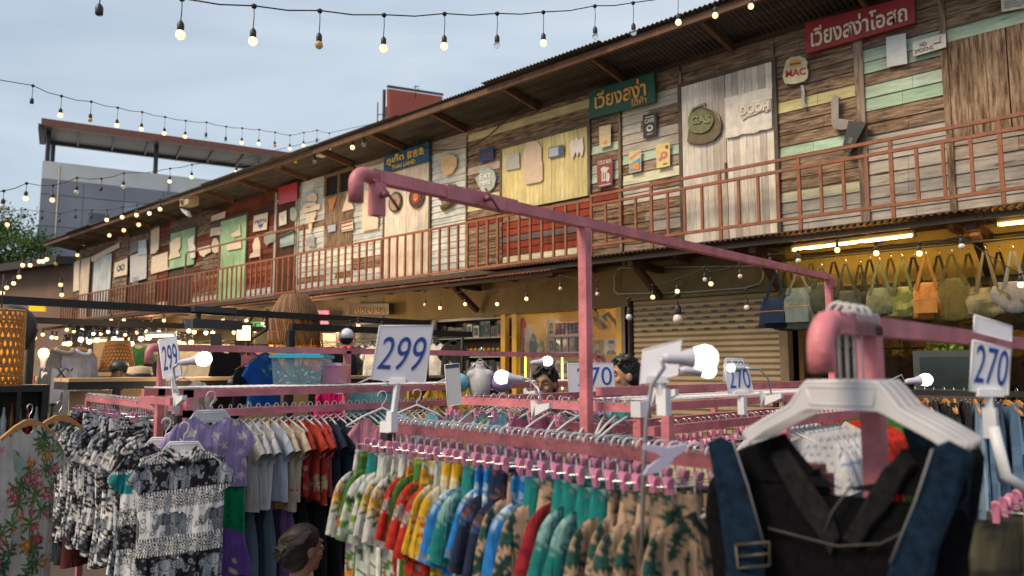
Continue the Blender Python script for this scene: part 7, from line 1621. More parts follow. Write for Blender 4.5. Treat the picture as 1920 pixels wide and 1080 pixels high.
# lamp on stand left (warm clamp bulb)
def clampbulb(px, py, D, base, rb, label, white=True, side=-1, neck=None):
    """LED bulb in a tapered holder on a goose neck; base = point of the clamp"""
    c = atD(px, py, D); t = empty('clamp_lamp', base); tag(t, label, 'clamp lamp', 'clip-on lamps with white bulbs')
    ax = neck[0] if neck else V((RT.x*side, RT.y*side, -.25)).normalized(); ax = ax.normalized()
    k = rb/.03
    m = MB(); m.lathe([(rb*.45, -rb*1.25), (rb*.8, -rb*.75), (rb, 0), (rb*.86, rb*.5), (rb*.5, rb*.86), (.001, rb)], c, 18, -ax if False else ax*-1); m.build('bulb', M_BULBW if white else M_BULB, t)
    c1 = c+ax*rb*1.1
    m = MB(); m.lathe([(rb*.78, -rb*.6), (rb*.70, 0), (rb*.5, rb*.6), (rb*.46, rb*1.6), (rb*.28, rb*2.2)], c1, 14, ax); m.build('holder', mat('lilac_plastic', (.48, .46, .54), .4, 0, .05), t)
    c2 = c1+ax*rb*2.2
    pts = [c2, c2+ax*rb*1.5+V((0, 0, -rb*.3)), (c2*.55+base*.45)+ax*.05, base] if not neck else [c2]+[V(q) for q in neck[1]]+[base]
    m = MB(); m.tube(pts, .0055*k**.5, 8); m.build('goose_neck', mat('grey_neck', (.35, .35, .37), .35, .6, .1), t)
    b = base; m = MB(); m.prism([b+V((-.03, -.012, .0)), b+V((.05, -.012, .012)), b+V((.05, -.012, -.01)), b+V((-.03, -.012, -.045))], (0, .024, 0)); m.prism([b+V((-.03, -.012, .0)), b+V((-.055, -.012, .02)), b+V((-.05, -.012, -.055))], (0, .024, 0)); m.build('clamp', M_WHITEP, t)
    return t
b = atD(1208, 845, 2.05)
clampbulb(1322, 671, 2.05, atD(1200, 1130, 2.05), .036, 'large near clip lamp with glowing bulb beside the back of a price card', neck=(-(RT*1.0+V((0, 0, .0))), [atD(1245, 690, 2.05), atD(1222, 722, 2.05), atD(1212, 790, 2.05), atD(1208, 860, 2.05)]))
clampbulb(1328, 694, 2.75, atD(1246, 735, 2.75), .031, 'second clip lamp with glowing bulb just behind the large one', neck=(-(RT*1.0), [atD(1260, 694, 2.75), atD(1247, 706, 2.75)]))
clampbulb(383, 673, 4.0, atD(338, 745, 3.9), .040, 'clip lamp with glowing bulb right of the narrow price sign', neck=(-(RT*1.0+V((0, 0, .15))), [atD(325, 690, 4.0), atD(328, 720, 4.0)]))
clampbulb(940, 707, 3.4, atD(1016, 760, 3.3), .033, 'clip lamp with bulb pointing left above the centre rack', neck=((RT*1.0+V((0, 0, -.1))), [atD(990, 710, 3.4), atD(1010, 730, 3.35)]))
clampbulb(1027, 677, 5.2, atD(995, 735, 5.1), .036, 'small clip lamp with bulb above a dark-haired head', neck=(-(RT*1.0+V((0, 0, .1))), [atD(998, 683, 5.2), atD(995, 700, 5.2)]))
clampbulb(1736, 712, 5.0, atD(1650, 760, 4.9), .043, 'clip lamp with glowing bulb in front of the old television', neck=(-(RT*1.0+V((0, 0, .1))), [atD(1690, 703, 5.0), atD(1665, 715, 5.0), atD(1655, 735, 5.0)]))
clampbulb(1370, 690, 3.6, atD(1447, 742, 3.6), .02, 'small clip lamp hidden behind the blue price card', neck=(RT*1.0, [atD(1425, 692, 3.6), atD(1440, 710, 3.6)]))
b = atD(83, 700, 7.5); clampbulb(82, 662, 7.5, b, .05, 'warm clip bulb over the left counter', False, neck=(V((0, 0, -1)), [b]))
lamp('left_stall_glow', atD(82, 655, 7.4), 5, (1, .6, .3), .1)
# ------------------------------------------------------------------ price signs
M_CARD = mat('white_card', (.58, .59, .68), .35, 0, .06, 5); M_CARD2 = mat('bright_card', (.72, .72, .78), .35, 0, .05, 5)
M_INK = mat('blue_ink', (.012, .045, .25), .45, 0, .1)
def price(body, pts, dl, dr, label, mt=None, ink=None, stem=None, fit=(.1, .12, .92, .86), shear=.15, nm='price_sign', bold=-.004):
    q = [atD(*pts[0], dl), atD(*pts[1], dr), atD(*pts[2], dr), atD(*pts[3], dl)]; r_ = empty(nm, (q[2]+q[3])/2); tag(r_, label, 'price sign', 'price cards on the racks')
    n_ = (q[1]-q[0]).cross(q[3]-q[0]).normalized(); n_ = n_ if n_.dot(q[0]-V((0, 0, CAMZ))) > 0 else -n_
    m = MB(); m.prism(q, n_*.004); m.build('card', mt or M_CARD, r_)
    m = MB(); e = [p-(sum(q, V())/4-p).normalized()*.000 for p in q]; m.tube([e[0], e[1], e[2], e[3], e[0]], .0022, 4); m.build('edge_frame', M_WHITEP, r_)
    if body: text_mesh(body, q, ink or M_INK, 'lettering', r_, .0008, .001, fit, shear, bold=bold)
    if stem:
        a, b = (q[2]+q[3])/2, atD(*stem, (dl+dr)/2)
        m = MB(); m.tube([a, b], .009, square=True); m.prism([a+RT*-.03+V((0, 0, .012)), a+RT*.03+V((0, 0, .012)), a+RT*.035+V((0, 0, -.008)), a+RT*-.035+V((0, 0, -.008))], -n_*.012); m.build('stem', M_WHITEP, r_)
        m = MB(); m.tube([b+V((0, 0, .05)), b+V((0, 0, -.03))], .016, square=True); m.build('clamp', M_WHITEP, r_)
    return r_, q
price('299', [(712, 611), (813, 610), (797, 719), (695, 711)], 3.05, 3.05, 'big white price card reading 299 in blue on the front rack', stem=(735, 795), fit=(.07, .2, .92, .8), bold=-.004)
price('299', [(297, 638), (330, 629), (341, 702), (306, 711)], 4.3, 4.15, 'narrow turned price card reading 299 beside the glowing bulb', stem=(330, 765), fit=(.1, .2, .92, .82), bold=0)
price('270', [(1064, 682), (1150, 680), (1153, 732), (1066, 735)], 4.8, 4.8, 'price card reading 270 half hidden by the pink upright pole', M_CARD2, mat('bright_blue_ink', (.01, .10, .42), .45), fit=(.2, .2, .95, .86), shear=0)
price('', [(1206, 656), (1279, 636), (1271, 703), (1199, 721)], 2.35, 2.3, 'back of a white price card beside the large clip lamp', M_CARD2, stem=(1245, 760))
price('270', [(1357, 683), (1403, 683), (1413, 737), (1366, 738)], 3.6, 3.6, 'small price card reading 270 in front of the roller shutter', M_CARD2, mat('bright_blue_ink', (.01, .10, .42)), stem=(1392, 765), fit=(.1, .18, .95, .84), shear=0)
price('270', [(1360, 672), (1395, 672), (1395, 715), (1355, 715)], 3.7, 3.7, 'price card with black figures peeping above the small blue one', M_CARD2, L_BLACK, fit=(.1, .62, .95, .88), shear=0)
price('270', [(1824, 638), (1896, 655), (1890, 741), (1818, 733)], 2.05, 2.05, 'blurred price card reading 270 hanging under the right pink bar', M_CARD2, stem=(1858, 800), fit=(.08, .18, .94, .95), shear=.12)
price('', [(1827, 591), (1898, 612), (1896, 640), (1826, 622)], 2.1, 2.1, 'blank white card top above the right pink bar', M_CARD2)
r_, q = price('', [(834, 684), (861, 681), (866, 758), (839, 762)], 3.9, 3.9, 'tall narrow white payment card standing on the shelf rack', mat('pale_card', (.52, .53, .56), .4, 0, .08))
m = MB(); bar(m, q, .0, .9, 1, 1.0, .001); m.build('header', mat('slate_header', (.04, .07, .10), .5), r_)
m = MB(); p = atD(1862, 800, 1.95); m.tube([p, p+V((.02, 0, -.12)), p+V((.06, .05, -.16))], .014, 8); tag(m.build('card_stand', M_WHITEP), 'white plastic card stand joint at the right edge', 'stand')
# the big white clip on the front rack end
p = atD(1248, 850, 2.05); cl = empty('spring_clip', p); tag(cl, 'large pale lilac spring clip gripping the right end of the front rack', 'clip')
mc = mat('lilac_clip', (.45, .43, .58), .35, 0, .1)
m = MB(); q = [atD(*a, 2.0) for a in ((1205, 832), (1250, 838), (1286, 831), (1284, 842), (1262, 856), (1256, 866), (1232, 884), (1205, 889), (1212, 876), (1238, 856), (1228, 848), (1205, 842))]; m.prism(q, -F0*.02); m.build('jaws', mc, cl)
m = MB(); m.ball(atD(1246, 852, 1.99), .009, 8, 6); m.build('pivot', M_CHROME, cl)
# storage boxes on the shelf
def sbox(px0, px1, py0, py1, D, bcol, lcol, label, alpha, content=None, dep=.28):
    a, b = atD(px0, py1, D), atD(px1, py1, D); h = (py1-py0)*D/1440; d_ = (b-a).normalized(); n_ = V((-d_.y, d_.x, 0)); n_ = n_ if n_.dot(a) > 0 else -n_; a.z = b.z = 1.545
    t = empty('storage_box', (a+b)/2); tag(t, label, 'storage box'); L_ = (b-a).length
    def ob(m, s0, s1, d0, d1, z0, z1, tp=0):
        P = [a+d_*(s0+tp)+n_*(d0+tp), a+d_*(s1-tp)+n_*(d0+tp), a+d_*(s1-tp)+n_*(d1-tp), a+d_*(s0+tp)+n_*(d1-tp)]; Q = [a+d_*s0+n_*d0, a+d_*s1+n_*d0, a+d_*s1+n_*d1, a+d_*s0+n_*d1]
        m.add([(p.x, p.y, z0) for p in P]+[(p.x, p.y, z1) for p in Q], [(3,2,1,0),(4,5,6,7),(0,1,5,4),(1,2,6,5),(2,3,7,6),(3,0,4,7)])
    z0_ = 1.545
    m = MB(); ob(m, 0, L_, 0, dep, z0_, z0_+h*.86, .012); m.build('tub', mat('tub_'+label[:5], bcol, .15, 0, .05, alpha=alpha), t)
    m = MB(); ob(m, -.01, L_+.01, -.01, dep+.01, z0_+h*.87, z0_+h*.97); ob(m, .02, L_-.02, .02, dep-.02, z0_+h*.971, z0_+h*1.02); m.build('lid', mat('lid_'+label[:5], lcol, .35, 0, .05), t)
    if content:
        m = MB(); r = random.Random(8)
        for k in range(160):
            m.col = (*r.choice(content), 1); p = a+d_*r.uniform(.04, L_-.04)+n_*r.uniform(.03, dep-.03)+V((0, 0, r.uniform(.012, h*.45))); m.tube([p, p+V((r.uniform(-1, 1), r.uniform(-1, 1), r.uniform(-.6, .6))).normalized()*.03], .007, 5)
        m.build('contents', PRINT, t)
    return t
sbox(507, 603, 679, 736, 4.9, (.35, .55, .62), (.03, .38, .52), 'clear storage box with bright blue lid holding small teal pegs', .3, [(.02, .25, .28), (.3, .5, .5), (.03, .15, .25), (.5, .3, .4)])
sbox(601, 636, 694, 733, 5.05, (.70, .30, .42), (.62, .42, .58), 'small pink storage box beside the blue-lidded one', 1)
# security camera, far signs in the shops
p = atD(649, 634, 8.5); sc_ = empty('dome_camera', p); tag(sc_, 'white dome security camera with dark globe on the frame', 'camera')
m = MB(); m.lathe([(.085, 0), (.085, .05), (.06, .09), (.02, .11)], p, 16); m.build('housing', M_WHITEP, sc_); m = MB(); m.ball(p+V((0, 0, 0)), .08, 14, 10, (1, 1, .95)); m.build('globe', mat('dark_globe', (.012, .012, .014), .35), sc_)
def shopsign(px0, py0, px1, py1, Y, body, bcol, icol, label, fit=(.1, .15, .9, .85), em=0):
    global SIGN_
    q = [atY(px0, py0, Y), atY(px1, py0, Y), atY(px1, py1, Y), atY(px0, py1, Y)]; r_ = empty('shop_sign', sum(q, V())/4); tag(r_, label, 'sign'); SIGN_ = r_
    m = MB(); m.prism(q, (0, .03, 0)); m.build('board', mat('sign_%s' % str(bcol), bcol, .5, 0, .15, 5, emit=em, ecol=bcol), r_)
    if body: text_mesh(body, q, mat('ink_%s' % str(icol), icol, .5, 0, 0), 'lettering', r_, .003, .003, fit)
shopsign(655, 569, 729, 590, 9.9, '', (.03, .018, .012), (.6, .32, .05), 'dark board with gold marks under the awning by the grey shutter')
for k_ in range(13):
    m = MB(); a_ = atY(668+k_*4.3, 577-(k_ % 2), 9.88); m.tube([a_, a_+V((.02*(k_ % 3-1), 0, -.10)), a_+V((.03, 0, -.11+.05*(k_ % 2)))], .009, 5); ob_ = m.build('gold_mark', L_ORANGE); ob_.parent = SIGN_; ob_.location = V(ob_.location)-ORG[SIGN_.name]
shopsign(636, 648, 657, 664, 8.6, '100', (.55, .02, .04), (.75, .7, .68), 'red card reading 100 below the dome camera')
shopsign(332, 637, 344, 649, 9.7, '100', (.55, .02, .04), (.75, .7, .68), 'small red card reading 100 beside the narrow price sign')
shopsign(590, 578, 612, 600, 9.7, 'OPN', (.55, .2, .5), (.3, .06, .25), 'lilac square card next to the grass lamp shade') if False else None
shopsign(594, 582, 616, 608, 9.7, '', (.50, .17, .42), (.3, .06, .25), 'lilac square card right of the grass lamp shade')
shopsign(602, 625, 630, 655, 9.4, '', (.60, .34, .26), (0, 0, 0), 'salmon coloured board behind the high pink bar')
shopsign(630, 612, 652, 650, 9.6, '', (.55, .48, .42), (0, 0, 0), 'pale patterned board left of the dome camera')
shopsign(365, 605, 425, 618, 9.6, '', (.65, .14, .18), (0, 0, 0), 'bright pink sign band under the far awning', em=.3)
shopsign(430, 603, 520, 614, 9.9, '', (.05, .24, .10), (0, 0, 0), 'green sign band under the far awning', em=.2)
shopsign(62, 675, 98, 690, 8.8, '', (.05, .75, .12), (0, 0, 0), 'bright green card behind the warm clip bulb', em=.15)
shopsign(47, 700, 64, 716, 7.9, 'SALE', (.5, .02, .06), (.75, .7, .68), 'small red card on the left counter')
shopsign(66, 700, 80, 714, 7.9, '', (.75, .55, .03), (.75, .7, .68), 'small yellow card on the left counter')
shopsign(129, 690, 148, 716, 8.0, '', (.62, .16, .12), (.75, .7, .68), 'slanting red and yellow card below the sweatshirts')
shopsign(170, 683, 188, 705, 9.0, '', (.42, .50, .12), (.75, .7, .68), 'lime green card on the counter')
# far stalls: lit back boards, rails of clothes, bright bulbs
far = [('cream', (.60, .50, .36)), ('white', (.62, .6, .58)), ('black', (.02, .02, .022)), ('pink', (.6, .2, .25)), ('blue print', (.02, .12, .4)), ('red', (.45, .03, .03)), ('green', (.05, .2, .07)), ('yellow', (.6, .4, .05))]
FM = [shirt('garment', leafprint(c, [tuple(x*.6 for x in c), tuple(min(1, x*1.3) for x in c)], 800+i, 24, .04, .09, 'flower'), hw=.22, Lh=.6, res=.035, seed=800+i, top=-.1, slv=.2, slw=.15) for i, (_, c) in enumerate(far)]
stalls = [(-13.4, 8.6, 2.15, 10, .42, 'second far rail left of the grass lamp', 0), (-16.5, 9.2, 2.2, 9, .45, 'far rail deep under the awning', 0), (-11.0, 5.6, 1.98, 8, .26, 'rail behind the counter lamp', 1), (-20.5, 8.8, 2.3, 8, .5, 'farthest rail under the awning', 0), (-13.6, 5.0, 2.1, 8, .4, 'rail behind the sweatshirts', 1)]
for (x0_, y0_, z0_, n_, dx, nm, ori) in stalls:
    t = empty('clothes_rail', (x0_, y0_, 0)); tag(t, 'dark steel '+nm, 'clothes rail'); L_ = n_*dx
    e = V((x0_+L_, y0_, z0_)) if not ori else V((x0_, y0_+L_, z0_))
    m = MB(); m.tube([(x0_, y0_, z0_), e], .015, 6); m.build('rail', M_BEAM, t)
    for q in ((x0_, y0_), (e.x, e.y)): m = MB(); m.tube([(q[0], q[1], 0), (q[0], q[1], z0_)], .018, square=True); m.build('post', M_BEAM, t)
    for k in range(n_):
        j = R.randrange(8); p = (V((x0_, y0_, z0_)).lerp(e, (k+.5)/n_))+V((0, 0, .018)); rz = math.radians((20 if not ori else 70)+R.uniform(-20, 20))
        place(HG['black'], p, rz, f'black hanger, {nth(k)} from the left on the {nm}', 'hanger', 'hangers in the far stalls')
        garm(FM[j], 'top', p, rz, f'{far[j][0]} top, {nth(k)} on the {nm}', 'top', 'tops in the far stalls')
def litboard(px0, py0, px1, py1, D, col, label):
    q = [atD(px0, py0, D), atD(px1, py0, D), atD(px1, py1, D), atD(px0, py1, D)]; m = MB(); m.prism(q, F0*.04); tag(m.build('partition_board', mat('board_%s' % str(col), col, .7, 0, .3, 5)), label, 'partition')
litboard(175, 640, 245, 705, 12.5, (.60, .36, .16), 'warm plywood partition behind the orange rattan shade')
litboard(250, 645, 430, 708, 13.2, (.60, .50, .36), 'cream partition behind the glowing clip lamp')
litboard(0, 655, 95, 705, 13.5, (.45, .33, .2), 'tan partition behind the left lantern')
litboard(395, 625, 415, 706, 12.2, (.03, .03, .035), 'tall black panel left of the dark coats')
litboard(440, 640, 470, 704, 12.0, (.02, .02, .022), 'black curtain panel near the flood light')
# dark coats and blue print shirt
hung(292, 655, 9.0, FM[2], 'top', 'black top hanging beside the narrow price sign', 'top', 'black', 60)
hung(425, 640, 9.4, shirt('garment', plain((.015, .015, .017)), hw=.2, Lh=.9, res=.04, seed=901, slv=.4, slw=.14, sang=80), 'coat', 'long black coat hanging behind the high pink bar', 'coat', 'black', 30)
hung(497, 650, 8.0, shirt('garment', leafprint((.01, .10, .42), [(.02, .3, .25), (.3, .4, .1)], 902, 60, .02, .04, 'flower'), hw=.2, Lh=.5, res=.02, seed=903, slv=.2, slw=.15), 'shirt', 'bright blue printed shirt hanging by the black post', 'shirt', 'black', 40)
hung(470, 668, 8.1, shirt('garment', leafprint((.03, .025, .03), [(.45, .4, .42)], 904, 90, .02, .04, 'flower'), hw=.2, Lh=.4, res=.02, seed=905, slv=.2, slw=.15), 'shirt', 'black and pink flowered shirt left of the blue one', 'shirt', 'black', 40)
def bulbcluster(label, n_, x0_, x1_, y0_, y1_, D0, D1, seed, white=.5, k=1.4):
    r = random.Random(seed); pts = sorted([(x0_+(x1_-x0_)*(i+r.uniform(.2, .8))/n_, r.uniform(y0_, y1_), 2 if r.random() < white else 1) for i in range(n_)])
    return string_light(label, pts, lambda x: D0+(D1-D0)*(x-x0_)/(x1_-x0_), 7, k, group='bulb strings under the far awning')
bulbcluster('string of warm bulbs low under the far awning', 16, 62, 280, 614, 632, 14, 15, 1, .3, 1.2)
bulbcluster('bright row of bulbs over the cream partition', 16, 110, 370, 622, 636, 12, 13, 2, .7, 1.6)
bulbcluster('white bulbs in front of the pink sign band', 14, 270, 520, 608, 622, 13, 14, 3, .7, 1.3)
bulbcluster('upper string of small bulbs below the balcony', 12, 200, 500, 596, 608, 15, 15, 4, .2, 1.2)
bulbcluster('few bulbs hanging by the dome camera', 4, 600, 730, 598, 612, 9.3, 9.3, 5, .2, .9)
for x, y, z, e_ in ((-11.2, 7.2, 2.7, 40), (-14.5, 8.4, 2.75, 55), (-18.5, 8.6, 2.75, 55), (-9.6, 4.4, 2.2, 14), (-23, 9, 2.75, 55), (-12.8, 6.0, 2.5, 40), (-7.9, 3.6, 1.35, 5)):
    lamp('stall_lamp', (x, y, z), e_*1.7, (1, .70, .36), .25)
for (px, py) in ((300, 630), (200, 640)):
    p0 = atD(px-28, py, 12.6); p1 = atD(px+28, py-1, 12.6); tube_light(p0, p1, 'cool bright tube over the '+('cream partition' if px > 250 else 'rattan shade'))
# ------------------------------------------------------------------ people
def remesh(o, vox, sm=4):
    md = o.modifiers.new('Remesh', 'REMESH'); md.mode = 'VOXEL'; md.voxel_size = vox; md.use_smooth_shade = True
    s_ = o.modifiers.new('Smooth', 'SMOOTH'); s_.iterations = sm; s_.factor = .6
def person(px, py, D, yaw, label, skin, hair, top_col, hairkind, tilt=0, seated=False, bun=False, top2=None, crouch=False):
    """px, py = centre of the head"""
    c = atD(px, py, D); c0 = V((c.x, c.y, 0)); HZ_ = c.z; t = empty('person', c0); tag(t, label, 'person')
    cs, sn = math.cos(yaw), math.sin(yaw)
    def W(x, y, z):    # local: -y is where the person faces; z relative to head centre
        if z > -.16: y2, z2 = y*math.cos(tilt)-(z+.12)*math.sin(tilt)*-1, -.12+(z+.12)*math.cos(tilt)+y*math.sin(tilt)*1; y, z = y2, z2
        return V((c.x+x*cs-y*sn, c.y+x*sn+y*cs, HZ_+z))
    def E(m, x, y, z, rx_, ry_, rz_, n=20, k=14):
        o = len(m.v); p = W(x, y, z); 
        for i in range(k+1):
            for j in range(n):
                a = math.pi*i/k; b_ = 2*math.pi*j/n; q = W(x+rx_*math.sin(a)*math.cos(b_), y+ry_*math.sin(a)*math.sin(b_), z-rz_*math.cos(a)); m.v.append(tuple(q)); m.c.append(m.col)
        for i in range(k):
            for j in range(n): m.f.append((o+i*n+j, o+i*n+(j+1) % n, o+(i+1)*n+(j+1) % n, o+(i+1)*n+j)); m.mi.append(0)
    def Tb(m, pts, rr): m.tube([W(*p) for p in pts], .03, 10, rr=rr)
    m = MB()
    E(m, 0, .012, .025, .074, .092, .098); E(m, 0, -.022, -.045, .058, .062, .075); E(m, 0, -.05, -.088, .03, .032, .03)
    E(m, 0, -.098, -.012, .013, .018, .022); E(m, 0, -.088, .015, .010, .012, .03); E(m, 0, -.085, -.052, .024, .013, .008); E(m, 0, -.084, -.064, .021, .012, .008)
    E(m, 0, -.083, .035, .05, .014, .01)
    for sg in (-1, 1): E(m, sg*.078, .012, -.005, .010, .02, .032); E(m, sg*.04, -.06, -.025, .022, .02, .02)
    Tb(m, [(0, .02, -.06), (0, .03, -.13), (0, .04, -.2)], [.055, .052, .065])
    hipz = -.75 if not crouch else -.56
    Tb(m, [(0, .04, -.2), (0, .045, -.28), (0, .04, -.45), (0, .03, -.6), (0, .03, hipz)], [.08, .13, .135, .12, .13])
    for sg in (-1, 1):
        E(m, sg*.13, .04, -.24, .08, .07, .06)
        Tb(m, [(sg*.16, .04, -.24), (sg*.20, .05, -.38), (sg*.21, .02, -.50), (sg*.19, -.10, -.64), (sg*.17, -.18, -.72)], [.055, .05, .042, .036, .026])
        E(m, sg*.168, -.21, -.75, .022, .03, .045)
        for f_ in range(4): Tb(m, [(sg*(.155+.009*f_), -.23, -.775), (sg*(.155+.009*f_), -.245, -.80), (sg*(.155+.009*f_), -.24, -.83)], [.009, .008, .006])
        Tb(m, [(sg*.15, -.215, -.745), (sg*.135, -.235, -.78)], [.011, .008])
        if crouch: Tb(m, [(sg*.08, .05, hipz-.0), (sg*.15, -.22, hipz+.12), (sg*.15, -.34, hipz+.20), (sg*.15, -.24, -HZ_+.05), (sg*.15, -.36, -HZ_+.03)], [.085, .08, .055, .04, .035])
        elif seated: Tb(m, [(sg*.08, .03, hipz-.02), (sg*.12, -.30, hipz+.02), (sg*.12, -.34, hipz-.3), (sg*.12, -.30, -HZ_+.05), (sg*.12, -.42, -HZ_+.03)], [.09, .07, .055, .04, .035])
        else: Tb(m, [(sg*.08, .03, hipz-.02), (sg*.1, .01, hipz-.4), (sg*.1, .03, hipz-.65), (sg*.1, .03, -HZ_+.06), (sg*.1, -.12, -HZ_+.03)], [.095, .07, .055, .04, .035])
    b_ = m.build('body', mat('skin_'+skin[0], skin[1], .55, 0, .12, 14), t); remesh(b_, .008, 3)
    for sg in (-1, 1):
        m = MB(); E(m, sg*.031, -.076, .012, .0115, .007, .005, 10, 8); m.build('eye', mat('eye_white', (.55, .53, .5), .2, 0, 0), t)
        m = MB(); E(m, sg*.031, -.081, .012, .005, .004, .005, 8, 6); m.build('pupil', M_BLACK, t)
        m = MB(); Tb(m, [(sg*.016, -.092, .036), (sg*.034, -.088, .041), (sg*.05, -.076, .036)], [.003, .004, .002]); m.build('eyebrow', hair, t)
    m = MB(); E(m, 0, -.0935, -.058, .02, .006, .0035, 10, 6); m.build('lips', mat('lip_tone', (.30, .11, .09), .5), t)
    # hair: cap plus strands
    m = MB(); E(m, 0, .028, .045, .084, .098, .088, 24, 16)
    if hairkind == 'short':
        E(m, 0, .05, .0, .080, .075, .085); r = random.Random(3)
        for k in range(60):
            a = r.uniform(0, 6.28); e_ = r.uniform(.1, 1.35); x, y, z = .082*math.cos(e_)*math.cos(a), .02+.092*math.cos(e_)*math.sin(a), .055+.085*math.sin(e_)
            if y < -.04 and z < .07: z = .075
            Tb(m, [(x*.9, y*.9, z*.95), (x*1.06, y*1.06-.012, z*1.05+.008), (x*1.08, y*1.1-.03, z*1.0)], [.016, .013, .004])
    else:
        E(m, 0, .06, -.01, .082, .075, .095)
        if bun:
            E(m, -.005, .125, -.005, .04, .038, .040)
            for q_ in range(7): a_ = q_*.9; Tb(m, [(.03*math.cos(a_), .13+.012*math.sin(a_*2), .03*math.sin(a_)), (.042*math.cos(a_+.6), .145, .04*math.sin(a_+.6)), (.03*math.cos(a_+1.3), .165, .03*math.sin(a_+1.3))], [.012, .011, .006])
        r = random.Random(4)
        for k in range(34):
            a = r.uniform(.1, 3.04); x, y = .083*math.cos(a), .03+.09*math.sin(a); Tb(m, [(x*.9, y-.05, .1), (x*1.04, y*1.0+.01, .05), (x*.7, y+.04, -.01)], [.008, .01, .005])
    h_ = m.build('hair', hair, t); remesh(h_, .006, 1)
    m = MB(); r = random.Random(9)
    for k in range(620 if bun else 300):
        a = r.uniform(0, 6.28); e_ = r.uniform(-.1, 1.4); x, y, z = .086*math.cos(e_)*math.cos(a), .028+.10*math.cos(e_)*math.sin(a), .045+.090*math.sin(e_)
        if y < -.03 and z < .075: continue
        if hairkind == 'short': Tb(m, [(x*.97, y, z), (x*1.05+r.uniform(-.01, .01), y*1.05-.008, z+.008), (x*1.08+r.uniform(-.015, .015), y*1.08-.02, z-.004)], [.0028, .0024, .001])
        else:
            u = .5; Tb(m, [(x*1.01, y-.01, z), (x*.9+r.uniform(-.004, .004), y*.7+.055, z*.65+.012), (x*.35+r.uniform(-.01, .01), .125+r.uniform(-.01, .01), z*.25)], [.0014, .0018, .001])
    m.build('hair_strands', mat('loose_brown_strands', (.05, .027, .016), .6, 0, .5, 40) if bun else hair, t)
    # clothing
    m = MB(); Tb(m, [(0, .03, -.165), (0, .04, -.20), (0, .045, -.28), (0, .04, -.45), (0, .03, -.6), (0, .03, hipz)], [.068, .10, .148, .152, .142, .15])
    for sg in (-1, 1): E(m, sg*.13, .04, -.235, .092, .085, .068); Tb(m, [(sg*.15, .04, -.235), (sg*.20, .05, -.36), (sg*.215, .045, -.43)], [.072, .068, .072])
    s_ = m.build('t_shirt', top_col, t); remesh(s_, .011, 3)
    return t
BHAIR = mat('black_hair', (.010, .008, .007), .5, 0, .4, 60); BRH = mat('brown_hair', (.012, .008, .006), .6, 0, .5, 70)
person(1170, 706, 5.3, math.radians(44-78), 'man with short black hair in a teal shirt looking left between the racks', ('tan', (.42, .22, .135)), BHAIR, mat('teal_shirt', (.0, .16, .17), .9, 0, .15), 'short')
person(1022, 722, 5.6, math.radians(40-20), 'dark-haired person bending behind the clip lamp in the middle', ('mid', (.30, .16, .10)), BHAIR, mat('black_shirt', (.02, .02, .022), .9, 0, .1), 'short')
person(572, 1030, 4.0, math.radians(180), 'woman with brown hair in a bun crouching between the racks, seen from behind', ('warm', (.28, .14, .085)), BRH, mat('pale_grey_shirt', (.55, .56, .6), .9, 0, .1), 'long', 0, True, True, None, True)
pc = person(224, 702, 8.8, math.radians(46+20), 'person in a black cap bending behind the left counter', ('deep', (.30, .16, .10)), BHAIR, mat('floral_grey_shirt', (.4, .38, .36), .9, 0, .5, 25), 'short', 0, True)
p = atD(224, 692, 8.8); m = MB(); m.ball(p+V((0, 0, .02)), .105, 14, 10, (1, 1, .8)); m.prism([p+V((-.09, -.08, .0)), p+V((.09, -.08, .0)), p+V((.07, -.19, -.02)), p+V((-.07, -.19, -.02))], (0, 0, .008)); m.build('cap', M_BLACK, pc)
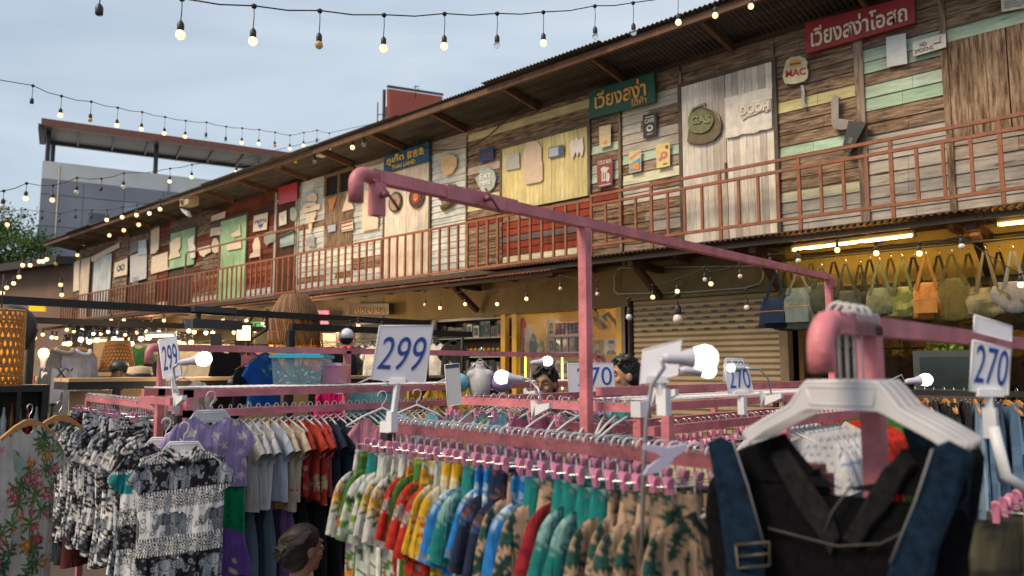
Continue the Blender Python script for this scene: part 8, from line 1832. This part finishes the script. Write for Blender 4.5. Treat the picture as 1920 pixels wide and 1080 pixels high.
# mannequin busts wearing pale tops
for px, D, lb, c1, c2 in ((900, 5.0, 'white mannequin bust in pastel puff-sleeved dress on the shelf rack', (.35, .25, .5), (.15, .42, .5)),):
    p = atD(px, 712, D); t = empty('mannequin_bust', p+V((0, 0, -.12))); tag(t, lb, 'mannequin')
    m = MB(); m.ball(p+V((0, 0, -.03)), .085, 16, 10, (1, .8, 1.3)); m.ball(p+RT*.045+V((0, 0, .035)), .05, 12, 8, (1, .8, .7)); m.ball(p-RT*.045+V((0, 0, .035)), .05, 12, 8, (1, .8, .7)); m.tube([p+V((0, 0, .04)), p+V((0, 0, .10))], .032, 12); tb_ = m.build('torso', mat('mannequin_white', (.42, .41, .42), .5), t); remesh(tb_, .008, 4)
    m = MB(); m.tube([p+V((0, 0, .13)), p+V((0, 0, .19)), p+V((.02, 0, .21))], .004, 6); m.tube([p+RT*-.09+V((0, 0, .05)), p+V((0, 0, .14)), p+RT*.09+V((0, 0, .05))], .004, 5); m.build('hanger', M_CHROME, t)
    if c1:
        for sg, cc in ((-1, c2), (1, c1)): m = MB(); m.ball(p+RT*sg*.14+V((0, 0, -.02)), .075, 14, 10, (1, 1, .85)); m.build('puff_sleeve', mat('satin_%s' % str(cc), cc, .3, 0, .4, 12), t)
# cartons under the centre rack, small stool near the woman
for px, lb in ((838, 'brown carton hanging board behind the front rack, left one'), (893, 'brown carton board behind the front rack, right one')):
    q = [atD(px-24, 822, 3.9), atD(px+22, 826, 3.9), atD(px+22, 862, 3.9), atD(px-24, 858, 3.9)]; m = MB(); m.prism(q, F0*.03); tag(m.build('carton', mat('carton_brown', (.36, .22, .11), .8, 0, .1)), lb, 'carton')
# straw hats stack on the counter
p = atD(262, 700, 8.7); ht = empty('straw_hat', p); tag(ht, 'pale straw hat with black band on the counter by the rattan shade', 'hat')
m = MB(); m.lathe([(.24, -.055), (.24, -.045), (.14, -.04), (.135, .0), (.12, .07), (.02, .085)], p, 20); m.build('hat', mat('straw', (.55, .43, .26), .8, 0, .2, 30), ht)
m = MB(); m.lathe([(.142, -.04), (.139, .0)], p, 20); m.build('band', M_BLACK, ht)
# floor clutter light patch
for t in PROTO:
    for c in list(t.children): bpy.data.objects.remove(c)
    bpy.data.objects.remove(t)
